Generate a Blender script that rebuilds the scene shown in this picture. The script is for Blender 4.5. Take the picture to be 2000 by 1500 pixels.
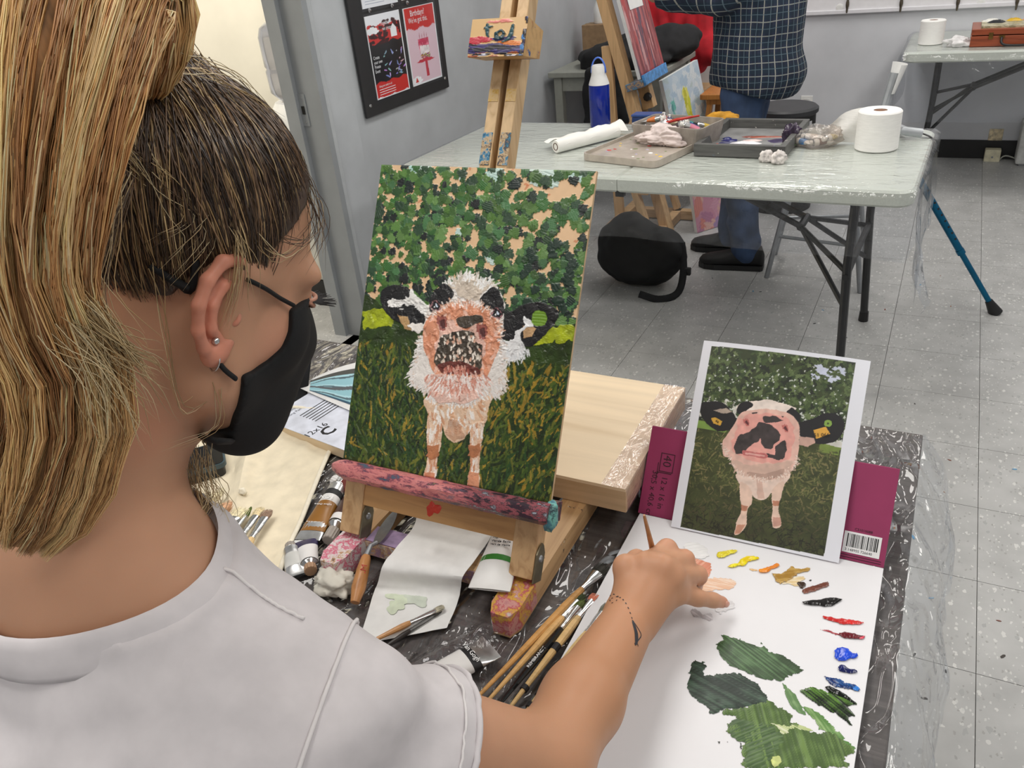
import bpy, bmesh, math, random
import numpy as np
from mathutils import Matrix, Vector
for _o in list(bpy.data.objects):
    bpy.data.objects.remove(_o, do_unlink=True)
SC = bpy.context.scene
COL = SC.collection
RNG = np.random.default_rng(7)
random.seed(7)
# -- camera
FPX, PITCH, ROLL, YAW, CAMH = 1575.73, math.radians(29.3225), math.radians(-6.0945), math.radians(-29.5645), 1.5
_F = Vector((math.sin(YAW) * math.cos(PITCH), math.cos(YAW) * math.cos(PITCH), -math.sin(PITCH)))
_R0 = Vector((math.cos(YAW), -math.sin(YAW), 0.0))
_U0 = _R0.cross(_F)
_R = _R0 * math.cos(ROLL) + _U0 * math.sin(ROLL)
_U = -_R0 * math.sin(ROLL) + _U0 * math.cos(ROLL)
CAM = Vector((0, 0, CAMH))
cam_d = bpy.data.cameras.new('camera')
cam_d.sensor_width = 36.0
cam_d.lens = FPX / 2000.0 * 36.0
cam_d.clip_start = 0.02
cam_o = bpy.data.objects.new('camera', cam_d)
COL.objects.link(cam_o)
cam_o.matrix_world = Matrix(((_R.x, _U.x, -_F.x, 0), (_R.y, _U.y, -_F.y, 0), (_R.z, _U.z, -_F.z, CAMH), (0, 0, 0, 1)))
SC.camera = cam_o
# -- light and exposure
SC.view_settings.view_transform = 'Standard'
SC.view_settings.look = 'None'
SC.view_settings.gamma = 1.0
SC.view_settings.use_curve_mapping = False
SC.view_settings.exposure = -0.3
wd = bpy.data.worlds.new('World')
SC.world = wd
wd.use_nodes = True
wd.node_tree.nodes['Background'].inputs[0].default_value = (0.9, 0.95, 1.0, 1)
wd.node_tree.nodes['Background'].inputs[1].default_value = 0.05
CEIL = 2.75
LIGHTS = [(-0.9, 0.5, 24), (1.0, 0.5, 20), (-0.9, 2.6, 26), (1.0, 2.6, 24), (-0.9, 4.6, 26), (1.0, 4.6, 26), (-0.9, -1.4, 14), (1.0, -1.4, 14)]
for _i, (lx, ly, lw) in enumerate(LIGHTS):
    ld = bpy.data.lights.new('ceiling_lamp', 'AREA')
    ld.shape = 'RECTANGLE'
    ld.size, ld.size_y = 0.6, 1.2
    ld.energy = lw
    ld.color = (1.0, 0.965, 0.92)
    lo = bpy.data.objects.new('ceiling_lamp', ld)
    lo.location = (lx, ly, CEIL - 0.03)
    COL.objects.link(lo)
for hx, hy, hw in ((-3.6, 1.6, 65), (-3.4, 4.8, 70)):  # unseen fill lights added to brighten the cream corridor
    ld = bpy.data.lights.new('hall_fill', 'AREA')
    ld.size = 0.8
    ld.energy = hw
    ld.color = (1.0, 0.94, 0.84)
    lo = bpy.data.objects.new('hall_fill', ld)
    lo.location = (hx, hy, 2.6)
    COL.objects.link(lo)
# -- measuring helpers (photo 2000x1500)
def ray(u, v):
    return _F + _R * ((u - 1000) / FPX) - _U * ((v - 750) / FPX)
def px(u, v, k):
    return CAM + ray(u, v) * k
def onz(u, v, z):
    d = ray(u, v)
    return CAM + d * ((z - CAMH) / d.z)
def onx(u, v, x):
    d = ray(u, v)
    return CAM + d * (x / d.x)
def ony(u, v, y):
    d = ray(u, v)
    return CAM + d * (y / d.y)
def onplane(u, v, p0, n):
    d = ray(u, v)
    return CAM + d * ((p0 - CAM).dot(n) / d.dot(n))
# -- materials
def lin(c):
    return tuple((x / 255 / 12.92) if x / 255 <= 0.04045 else ((x / 255 + 0.055) / 1.055) ** 2.4 for x in c)
def lin_np(a):
    a = np.clip(np.asarray(a, dtype=np.float64) / 255.0, 0, 1)
    return np.where(a <= 0.04045, a / 12.92, ((a + 0.055) / 1.055) ** 2.4)
_M = {}
class NT:
    def __init__(s, name):
        s.m = bpy.data.materials.new(name)
        s.m.use_nodes = True
        s.t = s.m.node_tree
        s.b = s.t.nodes['Principled BSDF']
        s.out = s.t.nodes['Material Output']
    def n(s, typ, **kw):
        nd = s.t.nodes.new(typ)
        for k, v in kw.items():
            if k[0] == '_':
                setattr(nd, k[1:], v)
            else:
                nd.inputs[k.replace('_', ' ')].default_value = v
        return nd
    def l(s, a, b):
        s.t.links.new(a, b)
    def coord(s, kind='Object', scale=(1, 1, 1), rot=(0, 0, 0)):
        if kind == 'World':
            g = s.n('ShaderNodeNewGeometry')
            o = g.outputs['Position']
        else:
            o = s.n('ShaderNodeTexCoord').outputs[kind]
        mp = s.n('ShaderNodeMapping')
        mp.inputs['Scale'].default_value = scale
        mp.inputs['Rotation'].default_value = rot
        s.l(o, mp.inputs['Vector'])
        return mp.outputs['Vector']
    def ramp(s, fac, stops, interp='LINEAR'):
        r = s.n('ShaderNodeValToRGB')
        r.color_ramp.interpolation = interp
        e = r.color_ramp.elements
        while len(e) < len(stops):
            e.new(0.5)
        for i, (p, c) in enumerate(stops):
            e[i].position = p
            e[i].color = (*lin(c), 1) if len(c) == 3 else c
        s.l(fac, r.inputs['Fac'])
        return r.outputs['Color']
    def bump(s, h, strength=0.2, dist=0.002):
        b = s.n('ShaderNodeBump', Strength=strength, Distance=dist)
        s.l(h, b.inputs['Height'])
        s.l(b.outputs['Normal'], s.b.inputs['Normal'])
def grey(x):
    return (x, x, x)
def plain(name, col, rough=0.5, metal=0.0, var=0.08, scale=30.0, bump=0.0, bdist=0.001, spec=0.5, stretch=(1, 1, 1), coat=0.0, sss=0.0, trans=0.0):
    if name in _M:
        return _M[name]
    t = NT(name)
    v = t.coord('Object', stretch)
    nz = t.n('ShaderNodeTexNoise', Scale=scale, Detail=4.0)
    t.l(v, nz.inputs['Vector'])
    a = tuple(max(0, c * (1 - var)) for c in col)
    b = tuple(min(255, c * (1 + var)) for c in col)
    c = t.ramp(nz.outputs['Fac'], [(0.3, a), (0.7, b)])
    t.l(c, t.b.inputs['Base Color'])
    t.b.inputs['Roughness'].default_value = rough
    t.b.inputs['Metallic'].default_value = metal
    t.b.inputs['Specular IOR Level'].default_value = spec
    t.b.inputs['Coat Weight'].default_value = coat
    if sss:
        t.b.inputs['Subsurface Weight'].default_value = sss
        t.b.inputs['Subsurface Radius'].default_value = (0.012, 0.005, 0.003)
        t.b.inputs['Subsurface Scale'].default_value = 0.4
    if trans:
        t.b.inputs['Transmission Weight'].default_value = trans
    if bump:
        t.bump(nz.outputs['Fac'], bump, bdist)
    _M[name] = t.m
    return t.m
def wood(name, c1, c2, scale=18.0, axis=0, rough=0.5, splat=0.0, cols=None, splat_scale=40.0, bump=0.15):
    """long-grained wood; splat > 0 adds dried flecks of paint"""
    if name in _M:
        return _M[name]
    t = NT(name)
    sc = [1.0, 1.0, 1.0]
    for i in range(3):
        sc[i] = 0.07 if i == axis else 1.0
    v = t.coord('Object', tuple(sc))
    nz = t.n('ShaderNodeTexNoise', Scale=scale * 6, Detail=6.0, Distortion=0.6)
    t.l(v, nz.inputs['Vector'])
    c = t.ramp(nz.outputs['Fac'], [(0.25, c2), (0.5, c1), (0.75, tuple(min(255, x * 1.06) for x in c1))])
    if splat > 0:
        v2 = t.coord('Object')
        n2 = t.n('ShaderNodeTexNoise', Scale=splat_scale, Detail=5.0, Roughness=0.65)
        t.l(v2, n2.inputs['Vector'])
        n3 = t.n('ShaderNodeTexNoise', Scale=splat_scale * 0.45, Detail=3.0)
        t.l(v2, n3.inputs['Vector'])
        cols = cols or [(40, 60, 110), (190, 60, 50), (230, 225, 215), (60, 110, 120), (40, 35, 35)]
        k = len(cols)
        pc = t.ramp(n3.outputs['Fac'], [(0.32 + 0.36 * i / k, cc) for i, cc in enumerate(cols)], 'CONSTANT')
        mk = t.ramp(n2.outputs['Fac'], [(1 - splat, (0, 0, 0)), (min(1, 1 - splat + 0.02), (255, 255, 255))])
        mx = t.n('ShaderNodeMix', _data_type='RGBA')
        t.l(mk, mx.inputs[0])
        t.l(c, mx.inputs[6])
        t.l(pc, mx.inputs[7])
        c = mx.outputs[2]
    t.l(c, t.b.inputs['Base Color'])
    t.b.inputs['Roughness'].default_value = rough
    if bump:
        t.bump(nz.outputs['Fac'], bump, 0.0008)
    _M[name] = t.m
    return t.m
def vcol(name, rough=0.5, bump=0.0, bscale=400.0, spec=0.5, coat=0.0, aniso=0.0, sss=0.0):
    if name in _M:
        return _M[name]
    t = NT(name)
    a = t.n('ShaderNodeVertexColor', _layer_name='Col')
    t.l(a.outputs['Color'], t.b.inputs['Base Color'])
    t.b.inputs['Roughness'].default_value = rough
    t.b.inputs['Specular IOR Level'].default_value = spec
    t.b.inputs['Coat Weight'].default_value = coat
    t.b.inputs['Anisotropic'].default_value = aniso
    if sss:
        t.b.inputs['Subsurface Weight'].default_value = sss
        t.b.inputs['Subsurface Radius'].default_value = (0.012, 0.005, 0.003)
        t.b.inputs['Subsurface Scale'].default_value = 0.35
    if bump:
        nz = t.n('ShaderNodeTexNoise', Scale=bscale, Detail=4.0)
        t.l(t.coord('Object'), nz.inputs['Vector'])
        t.bump(nz.outputs['Fac'], bump, 0.0006)
    _M[name] = t.m
    return t.m
def film(name, gloss=0.10, tint=(250, 252, 255), crinkle=60.0, strength=0.6, dist=0.004, haze=0.0, rough=0.08, stretch=(1, 1, 1), detail=3.0):
    """thin clear plastic sheet: mostly see-through, mirror-like glints on its folds"""
    if name in _M:
        return _M[name]
    t = NT(name)
    t.t.nodes.remove(t.b)
    tr = t.n('ShaderNodeBsdfTransparent')
    tr.inputs['Color'].default_value = (*lin(tint), 1)
    gl = t.n('ShaderNodeBsdfGlossy', Roughness=rough)
    fr = t.n('ShaderNodeLayerWeight', Blend=0.5)
    pw = t.n('ShaderNodeMath', _operation='POWER')
    pw.inputs[1].default_value = 4.0
    t.l(fr.outputs['Facing'], pw.inputs[0])
    nz = t.n('ShaderNodeTexNoise', Scale=crinkle, Detail=detail, Distortion=1.2)
    t.l(t.coord('Object', stretch), nz.inputs['Vector'])
    bp = t.n('ShaderNodeBump', Strength=strength, Distance=dist)
    t.l(nz.outputs['Fac'], bp.inputs['Height'])
    t.l(bp.outputs['Normal'], gl.inputs['Normal'])
    t.l(bp.outputs['Normal'], fr.inputs['Normal'])
    ma = t.n('ShaderNodeMath', _operation='MULTIPLY_ADD')
    ma.inputs[1].default_value = 0.8
    ma.inputs[2].default_value = gloss
    t.l(pw.outputs[0], ma.inputs[0])
    mx = t.n('ShaderNodeMixShader')
    t.l(ma.outputs[0], mx.inputs[0])
    t.l(tr.outputs[0], mx.inputs[1])
    t.l(gl.outputs[0], mx.inputs[2])
    o = mx.outputs[0]
    if haze:
        df = t.n('ShaderNodeBsdfDiffuse')
        df.inputs['Color'].default_value = (0.85, 0.86, 0.87, 1)
        m2 = t.n('ShaderNodeMixShader')
        m2.inputs[0].default_value = haze
        t.l(o, m2.inputs[1])
        t.l(df.outputs[0], m2.inputs[2])
        o = m2.outputs[0]
    t.l(o, t.out.inputs['Surface'])
    _M[name] = t.m
    return t.m
def messy(name, cols, scale=30.0, rough=0.4, stretch=(1, 1, 1), bump=0.4, dist=0.002, detail=5.0):
    """thick layers of dried paint in many colours"""
    if name in _M:
        return _M[name]
    t = NT(name)
    v = t.coord('Object', stretch)
    n1 = t.n('ShaderNodeTexNoise', Scale=scale, Detail=9.0, Roughness=0.72, Distortion=0.2)
    t.l(v, n1.inputs['Vector'])
    k = len(cols)
    c = t.ramp(n1.outputs['Fac'], [(0.28 + 0.44 * i / k, cc) for i, cc in enumerate(cols)], 'LINEAR')
    t.l(c, t.b.inputs['Base Color'])
    t.b.inputs['Roughness'].default_value = rough
    t.bump(n1.outputs['Fac'], bump, dist)
    _M[name] = t.m
    return t.m
# -- objects
def tag(o, label=None, cat=None, group=None, kind=None):
    if label:
        o['label'] = label
    if cat:
        o['category'] = cat
    if group:
        o['group'] = group
    if kind:
        o['kind'] = kind
    return o
def thing(name, loc, label, cat, group=None, rotz=0.0):
    o = bpy.data.objects.new(name, None)
    o.empty_display_size = 0.05
    o.location = loc
    o.rotation_euler = (0, 0, rotz)
    COL.objects.link(o)
    return tag(o, label, cat, group)
def root_inv(p):
    r = p
    while r.parent:
        r = r.parent
    return r.matrix_basis.inverted()
def V(*a):
    return Vector(a)
def frame(o, x=None, y=None, z=None):
    """matrix at o from two axes (third completed)"""
    if z is None:
        x = x.normalized(); y = (y - x * y.dot(x)).normalized(); z = x.cross(y)
    elif x is None:
        y = y.normalized(); z = (z - y * z.dot(y)).normalized(); x = y.cross(z)
    else:
        z = z.normalized(); x = (x - z * x.dot(z)).normalized(); y = z.cross(x)
    return Matrix(((x.x, y.x, z.x, o.x), (x.y, y.y, z.y, o.y), (x.z, y.z, z.z, o.z), (0, 0, 0, 1)))
class MB:
    def __init__(s):
        s.v = []; s.f = []; s.c = None
    def add(s, vs, fs, M=None):
        b = len(s.v)
        if M is not None:
            vs = [M @ Vector(p) for p in vs]
        s.v += [tuple(p) for p in vs]
        s.f += [tuple(i + b for i in f) for f in fs]
        return s
    def box(s, c, d, M=None, bev=0.0):
        """box of size d centred on c; bev chamfers all edges"""
        x, y, z = d[0] / 2, d[1] / 2, d[2] / 2
        if bev <= 0:
            vs = [(c[0] + i * x, c[1] + j * y, c[2] + k * z) for i in (-1, 1) for j in (-1, 1) for k in (-1, 1)]
            fs = [(0, 1, 3, 2), (4, 6, 7, 5), (0, 4, 5, 1), (2, 3, 7, 6), (0, 2, 6, 4), (1, 5, 7, 3)]
            return s.add(vs, fs, M)
        bm = bmesh.new()
        bmesh.ops.create_cube(bm, size=1.0)
        for w in bm.verts:
            w.co = Vector((w.co.x * d[0], w.co.y * d[1], w.co.z * d[2])) + Vector(c)
        bmesh.ops.bevel(bm, geom=list(bm.edges), offset=bev, segments=2, profile=0.5, affect='EDGES')
        s.add_bm(bm, M)
        return s
    def add_bm(s, bm, M=None):
        bm.verts.index_update()
        s.add([w.co.copy() for w in bm.verts], [[w.index for w in f.verts] for f in bm.faces], M)
        bm.free()
        return s
    def bar(s, a, b, w, h, up=None, bev=0.0):
        """rectangular bar from a to b, width w, height h along up"""
        a = Vector(a); b = Vector(b)
        y = (b - a)
        L = y.length
        up = Vector(up) if up is not None else Vector((0, 0, 1))
        M = frame((a + b) / 2, y=y, z=up)
        return s.box((0, 0, 0), (w, L, h), M, bev)
    def tube(s, pts, r, n=8, cap=True, flat=1.0, up=None):
        pts = [Vector(p) for p in pts]
        if not hasattr(r, '__len__'):
            r = [r] * len(pts)
        rings = []
        prev = None
        b = len(s.v)
        for i, p in enumerate(pts):
            d = (pts[min(i + 1, len(pts) - 1)] - pts[max(i - 1, 0)])
            if d.length < 1e-9:
                d = Vector((0, 0, 1))
            d.normalize()
            if prev is None:
                a = Vector(up) if up is not None else (Vector((0, 0, 1)) if abs(d.z) < 0.9 else Vector((1, 0, 0)))
            else:
                a = prev
            a = (a - d * a.dot(d))
            if a.length < 1e-6:
                a = d.orthogonal()
            a.normalize()
            prev = a
            c = d.cross(a)
            for k in range(n):
                th = 2 * math.pi * k / n
                q = p + a * (math.cos(th) * r[i] * flat) + c * (math.sin(th) * r[i])
                s.v.append(tuple(q))
        m = len(pts)
        for i in range(m - 1):
            for k in range(n):
                k2 = (k + 1) % n
                s.f.append((b + i * n + k, b + i * n + k2, b + (i + 1) * n + k2, b + (i + 1) * n + k))
        if cap:
            s.f.append(tuple(b + k for k in reversed(range(n))))
            s.f.append(tuple(b + (m - 1) * n + k for k in range(n)))
        return s
    def lathe(s, prof, M=None, n=32, sx=1.0, sy=1.0):
        """prof: list of (r, z)"""
        b = len(s.v)
        for r, z in prof:
            for k in range(n):
                th = 2 * math.pi * k / n
                q = Vector((r * math.cos(th) * sx, r * math.sin(th) * sy, z))
                s.v.append(tuple(M @ q if M is not None else q))
        for i in range(len(prof) - 1):
            for k in range(n):
                k2 = (k + 1) % n
                s.f.append((b + i * n + k, b + i * n + k2, b + (i + 1) * n + k2, b + (i + 1) * n + k))
        if prof[0][0] > 1e-6:
            s.f.append(tuple(b + k for k in reversed(range(n))))
        if prof[-1][0] > 1e-6:
            s.f.append(tuple(b + (len(prof) - 1) * n + k for k in range(n)))
        return s
    def prism(s, poly, z0, z1, M=None):
        n = len(poly)
        vs = [(x, y, z0) for x, y in poly] + [(x, y, z1) for x, y in poly]
        fs = [tuple(reversed(range(n))), tuple(range(n, 2 * n))]
        fs += [(i, (i + 1) % n, n + (i + 1) % n, n + i) for i in range(n)]
        return s.add(vs, fs, M)
    def grid(s, pts, closed=False):
        """pts: 2D list of vectors"""
        b = len(s.v)
        R, C = len(pts), len(pts[0])
        for row in pts:
            for p in row:
                s.v.append(tuple(p))
        for i in range(R - 1):
            for j in range(C - (0 if closed else 1)):
                j2 = (j + 1) % C
                s.f.append((b + i * C + j, b + i * C + j2, b + (i + 1) * C + j2, b + (i + 1) * C + j))
        return s
    def slab(s, pts, t, up=(0, 0, 1)):
        """closed thin sheet from grid points with thickness t along up"""
        up = Vector(up)
        b = len(s.v)
        R, C = len(pts), len(pts[0])
        s.grid(pts)
        b2 = len(s.v)
        s.v += [tuple(Vector(p) - up * t) for row in pts for p in row]
        for i in range(R - 1):
            for j in range(C - 1):
                s.f.append((b2 + i * C + j, b2 + (i + 1) * C + j, b2 + (i + 1) * C + j + 1, b2 + i * C + j + 1))
        edge = [(0, j) for j in range(C)] + [(i, C - 1) for i in range(1, R)] + [(R - 1, j) for j in range(C - 2, -1, -1)] + [(i, 0) for i in range(R - 2, 0, -1)]
        for q in range(len(edge)):
            a = edge[q]; c = edge[(q + 1) % len(edge)]
            s.f.append((b + a[0] * C + a[1], b2 + a[0] * C + a[1], b2 + c[0] * C + c[1], b + c[0] * C + c[1]))
        return s
    def build(s, name, mat, parent=None, smooth=False, label=None, cat=None, group=None, kind=None, normals=True):
        me = bpy.data.meshes.new(name)
        vs = s.v
        if parent is not None:
            Mi = root_inv(parent)
            vs = [Mi @ Vector(p) for p in vs]
            o = bpy.data.objects.new(name, me)
            o.parent = parent
        else:
            a = np.array([tuple(p) for p in vs])
            lo, hi = a.min(0), a.max(0)
            c = Vector(((lo[0] + hi[0]) / 2, (lo[1] + hi[1]) / 2, lo[2]))
            vs = [Vector(p) - c for p in vs]
            o = bpy.data.objects.new(name, me)
            o.location = c
        me.from_pydata([tuple(p) for p in vs], [], s.f)
        if normals:
            bm = bmesh.new()
            bm.from_mesh(me)
            bmesh.ops.recalc_face_normals(bm, faces=bm.faces)
            bm.to_mesh(me)
            bm.free()
        if mat is not None:
            me.materials.append(mat)
        if smooth:
            me.polygons.foreach_set('use_smooth', [True] * len(me.polygons))
            if smooth == 'auto':
                auto_smooth(me)
        COL.objects.link(o)
        return tag(o, label, cat, group, kind)
def auto_smooth(me, ang=0.6):
    bm = bmesh.new()
    bm.from_mesh(me)
    for e in bm.edges:
        if len(e.link_faces) == 2 and e.calc_face_angle(0) > ang:
            e.smooth = False
    bm.to_mesh(me)
    bm.free()
def np_obj(name, verts, faces, mat, parent=None, col=None, smooth=True, label=None, cat=None, group=None, kind=None):
    """fast mesh from numpy; faces (n,3|4) ; col (nv,3) linear"""
    verts = np.asarray(verts, dtype=np.float64)
    if parent is not None:
        Mi = np.array(root_inv(parent))
        verts = verts @ Mi[:3, :3].T + Mi[:3, 3]
        loc = None
    else:
        lo, hi = verts.min(0), verts.max(0)
        loc = np.array([(lo[0] + hi[0]) / 2, (lo[1] + hi[1]) / 2, lo[2]])
        verts = verts - loc
    me = bpy.data.meshes.new(name)
    nf, k = faces.shape
    me.vertices.add(len(verts))
    me.vertices.foreach_set('co', verts.astype(np.float32).ravel())
    me.loops.add(nf * k)
    me.loops.foreach_set('vertex_index', faces.astype(np.int32).ravel())
    me.polygons.add(nf)
    me.polygons.foreach_set('loop_start', (np.arange(nf) * k).astype(np.int32))
    me.polygons.foreach_set('use_smooth', np.full(nf, bool(smooth)))
    me.update(calc_edges=True)
    me.validate()
    if col is not None:
        ca = me.color_attributes.new('Col', 'FLOAT_COLOR', 'POINT')
        rgba = np.ones((len(verts), 4), dtype=np.float32)
        rgba[:, :3] = col
        ca.data.foreach_set('color', rgba.ravel())
    me.materials.append(mat)
    o = bpy.data.objects.new(name, me)
    if parent is not None:
        o.parent = parent
    else:
        o.location = loc
    COL.objects.link(o)
    return tag(o, label, cat, group, kind)
def copy_tree(o, loc, rotz=None, label=None):
    c = o.copy()
    COL.objects.link(c)
    c.location = loc
    if rotz is not None:
        c.rotation_euler = (0, 0, rotz)
    if label:
        c['label'] = label
    for ch in list(o.children):
        d = ch.copy()
        COL.objects.link(d)
        d.parent = c
        for g in list(ch.children):
            e = g.copy()
            COL.objects.link(e)
            e.parent = d
    return c
def text_mesh(txt, size, M, mat, name, parent, depth=0.0002, align='LEFT', bold=0.0, sx=1.0):
    cu = bpy.data.curves.new('t', 'FONT')
    cu.body = txt
    cu.size = size
    cu.align_x = align
    cu.extrude = depth
    cu.offset = bold
    cu.resolution_u = 2
    to = bpy.data.objects.new('t', cu)
    COL.objects.link(to)
    dg = bpy.context.evaluated_depsgraph_get()
    me = bpy.data.meshes.new_from_object(to.evaluated_get(dg))
    bpy.data.objects.remove(to)
    mb = MB()
    S = Matrix.Diagonal((sx, 1, 1, 1))
    mb.add([(M @ S @ w.co) for w in me.vertices], [tuple(p.vertices) for p in me.polygons])
    bpy.data.meshes.remove(me)
    return mb.build(name, mat, parent)
def noise2(h, w, cells, seed=0, octaves=1):
    """smooth value noise, 0..1"""
    r = np.random.default_rng(seed)
    out = np.zeros((h, w)); amp = 1.0; tot = 0
    for o in range(octaves):
        n = max(2, int(cells * 2 ** o)); m = max(2, int(cells * 2 ** o * w / h))
        g = r.random((n + 2, m + 2))
        y = np.linspace(0, n, h, endpoint=False); x = np.linspace(0, m, w, endpoint=False)
        yi = y.astype(int); xi = x.astype(int)
        fy = (y - yi); fx = (x - xi)
        fy = (fy * fy * (3 - 2 * fy))[:, None]; fx = (fx * fx * (3 - 2 * fx))[None, :]
        a = g[np.ix_(yi, xi)]; b = g[np.ix_(yi, xi + 1)]; c = g[np.ix_(yi + 1, xi)]; d = g[np.ix_(yi + 1, xi + 1)]
        out += amp * (a * (1 - fy) * (1 - fx) + b * (1 - fy) * fx + c * fy * (1 - fx) + d * fy * fx)
        tot += amp; amp *= 0.5
    return out / tot
def smooth_path(pts, n=40):
    """Catmull-Rom through points"""
    P = [np.array(p, dtype=float) for p in pts]
    P = [2 * P[0] - P[1]] + P + [2 * P[-1] - P[-2]]
    m = len(P) - 3
    out = []
    for i in range(n):
        t = i / (n - 1) * m
        k = min(int(t), m - 1)
        f = t - k
        a, b, c, d = P[k:k + 4]
        out.append(0.5 * ((2 * b) + (c - a) * f + (2 * a - 5 * b + 4 * c - d) * f * f + (3 * b - a - 3 * c + d) * f ** 3))
    return [Vector(q) for q in out]
def rounded_rect(w, d, r, n=6):
    """outline centred on the origin"""
    o = []
    for cx, cy, a0 in ((w / 2 - r, d / 2 - r, 0), (-w / 2 + r, d / 2 - r, 90), (-w / 2 + r, -d / 2 + r, 180), (w / 2 - r, -d / 2 + r, 270)):
        for k in range(n + 1):
            a = math.radians(a0 + 90 * k / n)
            o.append((cx + r * math.cos(a), cy + r * math.sin(a)))
    return o
# == the room
XL, YB = -2.15, 5.74
XR, YF = 3.2, -2.6
m_wall = plain('painted_wall_grey', (176, 180, 184), 0.55, var=0.03, scale=6, bump=0.05)
m_wallb = plain('painted_wall_pale', (205, 207, 212), 0.6, var=0.025, scale=5, bump=0.04)
m_cream = plain('cream_wall', (232, 226, 210), 0.7, var=0.02, scale=4)
m_frame = plain('door_frame_paint', (140, 144, 147), 0.45, var=0.03, scale=8)
m_ceil = plain('ceiling_paint', (225, 225, 222), 0.8, var=0.02, scale=3)
m_black = plain('black_plastic', (22, 22, 23), 0.45, var=0.1)
m_blackmetal = plain('black_metal', (30, 31, 33), 0.35, var=0.1, spec=0.6)
m_chrome = plain('bright_metal', (205, 205, 205), 0.22, 1.0, var=0.03)
m_steel = plain('grey_metal', (150, 153, 156), 0.35, 0.6, var=0.05)
m_white = plain('white_plastic', (228, 228, 226), 0.4, var=0.02)
m_ink = plain('black_ink', (25, 24, 26), 0.6, var=0.05)
m_whiteink = plain('white_ink', (240, 240, 240), 0.6, var=0.02)
def tile_mat():
    t = NT('speckled_floor_tile')
    v = t.coord('World')
    n1 = t.n('ShaderNodeTexNoise', Scale=9.0, Detail=5.0)
    t.l(v, n1.inputs['Vector'])
    base = t.ramp(n1.outputs['Fac'], [(0.3, (158, 158, 157)), (0.7, (176, 176, 175))])
    prev = base
    for sc, thr, c, seedoff in ((62.0, 0.13, (198, 198, 195), 0.0), (105.0, 0.10, (150, 150, 147), 3.3), (120.0, 0.16, (190, 191, 188), 7.1), (50.0, 0.08, (156, 157, 156), 1.7)):
        mp = t.n('ShaderNodeMapping')
        mp.inputs['Location'].default_value = (seedoff, seedoff * 2, 0)
        mp.inputs['Scale'].default_value = (1, 0.62, 1)
        mp.inputs['Rotation'].default_value = (0, 0, seedoff)
        t.l(v, mp.inputs['Vector'])
        vo = t.n('ShaderNodeTexVoronoi', Scale=sc)
        t.l(mp.outputs['Vector'], vo.inputs['Vector'])
        w = t.n('ShaderNodeSeparateColor')
        t.l(vo.outputs['Color'], w.inputs['Color'])
        lt = t.n('ShaderNodeMath', _operation='LESS_THAN')
        lt.inputs[1].default_value = 0.34
        dn = t.n('ShaderNodeTexNoise', Scale=sc * 2.2, Detail=1.0)
        t.l(v, dn.inputs['Vector'])
        da = t.n('ShaderNodeMath', _operation='MULTIPLY_ADD')
        da.inputs[1].default_value = 0.5
        t.l(dn.outputs['Fac'], da.inputs[0]); t.l(vo.outputs['Distance'], da.inputs[2])
        lt.inputs[1].default_value = 0.53
        t.l(da.outputs[0], lt.inputs[0])
        l2 = t.n('ShaderNodeMath', _operation='LESS_THAN')
        l2.inputs[1].default_value = thr * 2.0
        t.l(w.outputs[0], l2.inputs[0])
        mu = t.n('ShaderNodeMath', _operation='MULTIPLY')
        t.l(lt.outputs[0], mu.inputs[0]); t.l(l2.outputs[0], mu.inputs[1])
        mx = t.n('ShaderNodeMix', _data_type='RGBA')
        t.l(mu.outputs[0], mx.inputs[0]); t.l(prev, mx.inputs[6])
        mx.inputs[7].default_value = (*lin(c), 1)
        prev = mx.outputs[2]
    t.l(prev, t.b.inputs['Base Color'])
    t.b.inputs['Roughness'].default_value = 0.38
    return t.m
m_tile = tile_mat()
m_joint = plain('floor_joint', (112, 112, 110), 0.7)
def struct(mb, name, mat, parent=None, **kw):
    return mb.build(name, mat, parent, kind='structure', **kw)
floor = struct(MB().box(((XL + XR) / 2, (YF + YB) / 2, -0.054), (XR - XL + 0.2, YB - YF + 0.2, 0.1)), 'floor', m_joint)
tile_x0 = onz(1912, 847, 0).x
tile_y0 = onz(1733, 847, 0).y
TS = 0.3048
tb = MB().box((0, 0, -0.002), (TS - 0.0016, TS - 0.0016, 0.004))
_tile_me = None
for i in range(-8, 4):
    for j in range(-4, 17):
        cx, cy = tile_x0 + (i + 0.5) * TS, tile_y0 + (j + 0.5) * TS
        if cx < XL + 0.0 or cy > YB + 0.1:
            continue
        if _tile_me is None:
            o = tb.build('tile', m_tile, floor)
            _tile_me = o.data
            o.data.transform(floor.matrix_basis)
        else:
            o = bpy.data.objects.new('tile', _tile_me)
            o.parent = floor
            COL.objects.link(o)
        o.location = Vector((cx, cy, 0.0)) - floor.location
struct(MB().box(((tile_x0 + 4 * TS + XR) / 2, (YF + YB) / 2, -0.002), (XR - tile_x0 - 4 * TS, YB - YF, 0.0035)), 'floor_field', m_tile, floor)
struct(MB().box(((XL + tile_x0 + 4 * TS) / 2, (YF + tile_y0 - 4 * TS) / 2, -0.0022), (tile_x0 + 4 * TS - XL, tile_y0 - 4 * TS - YF, 0.0035)), 'floor_field', m_tile, floor)
ceiling = struct(MB().box(((XL + XR) / 2, (YF + YB) / 2, CEIL + 0.05), (XR - XL, YB - YF, 0.1)), 'ceiling', m_ceil)
for lx, ly, lw in LIGHTS:
    t = thing('ceiling_light', (lx, ly, CEIL - 0.02), 'recessed fluorescent ceiling light panel above the studio', 'light', 'ceiling lights')
    MB().box((lx, ly, CEIL - 0.01), (0.66, 1.26, 0.02)).build('frame', m_white, t)
_fr = np.random.default_rng(8)
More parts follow.
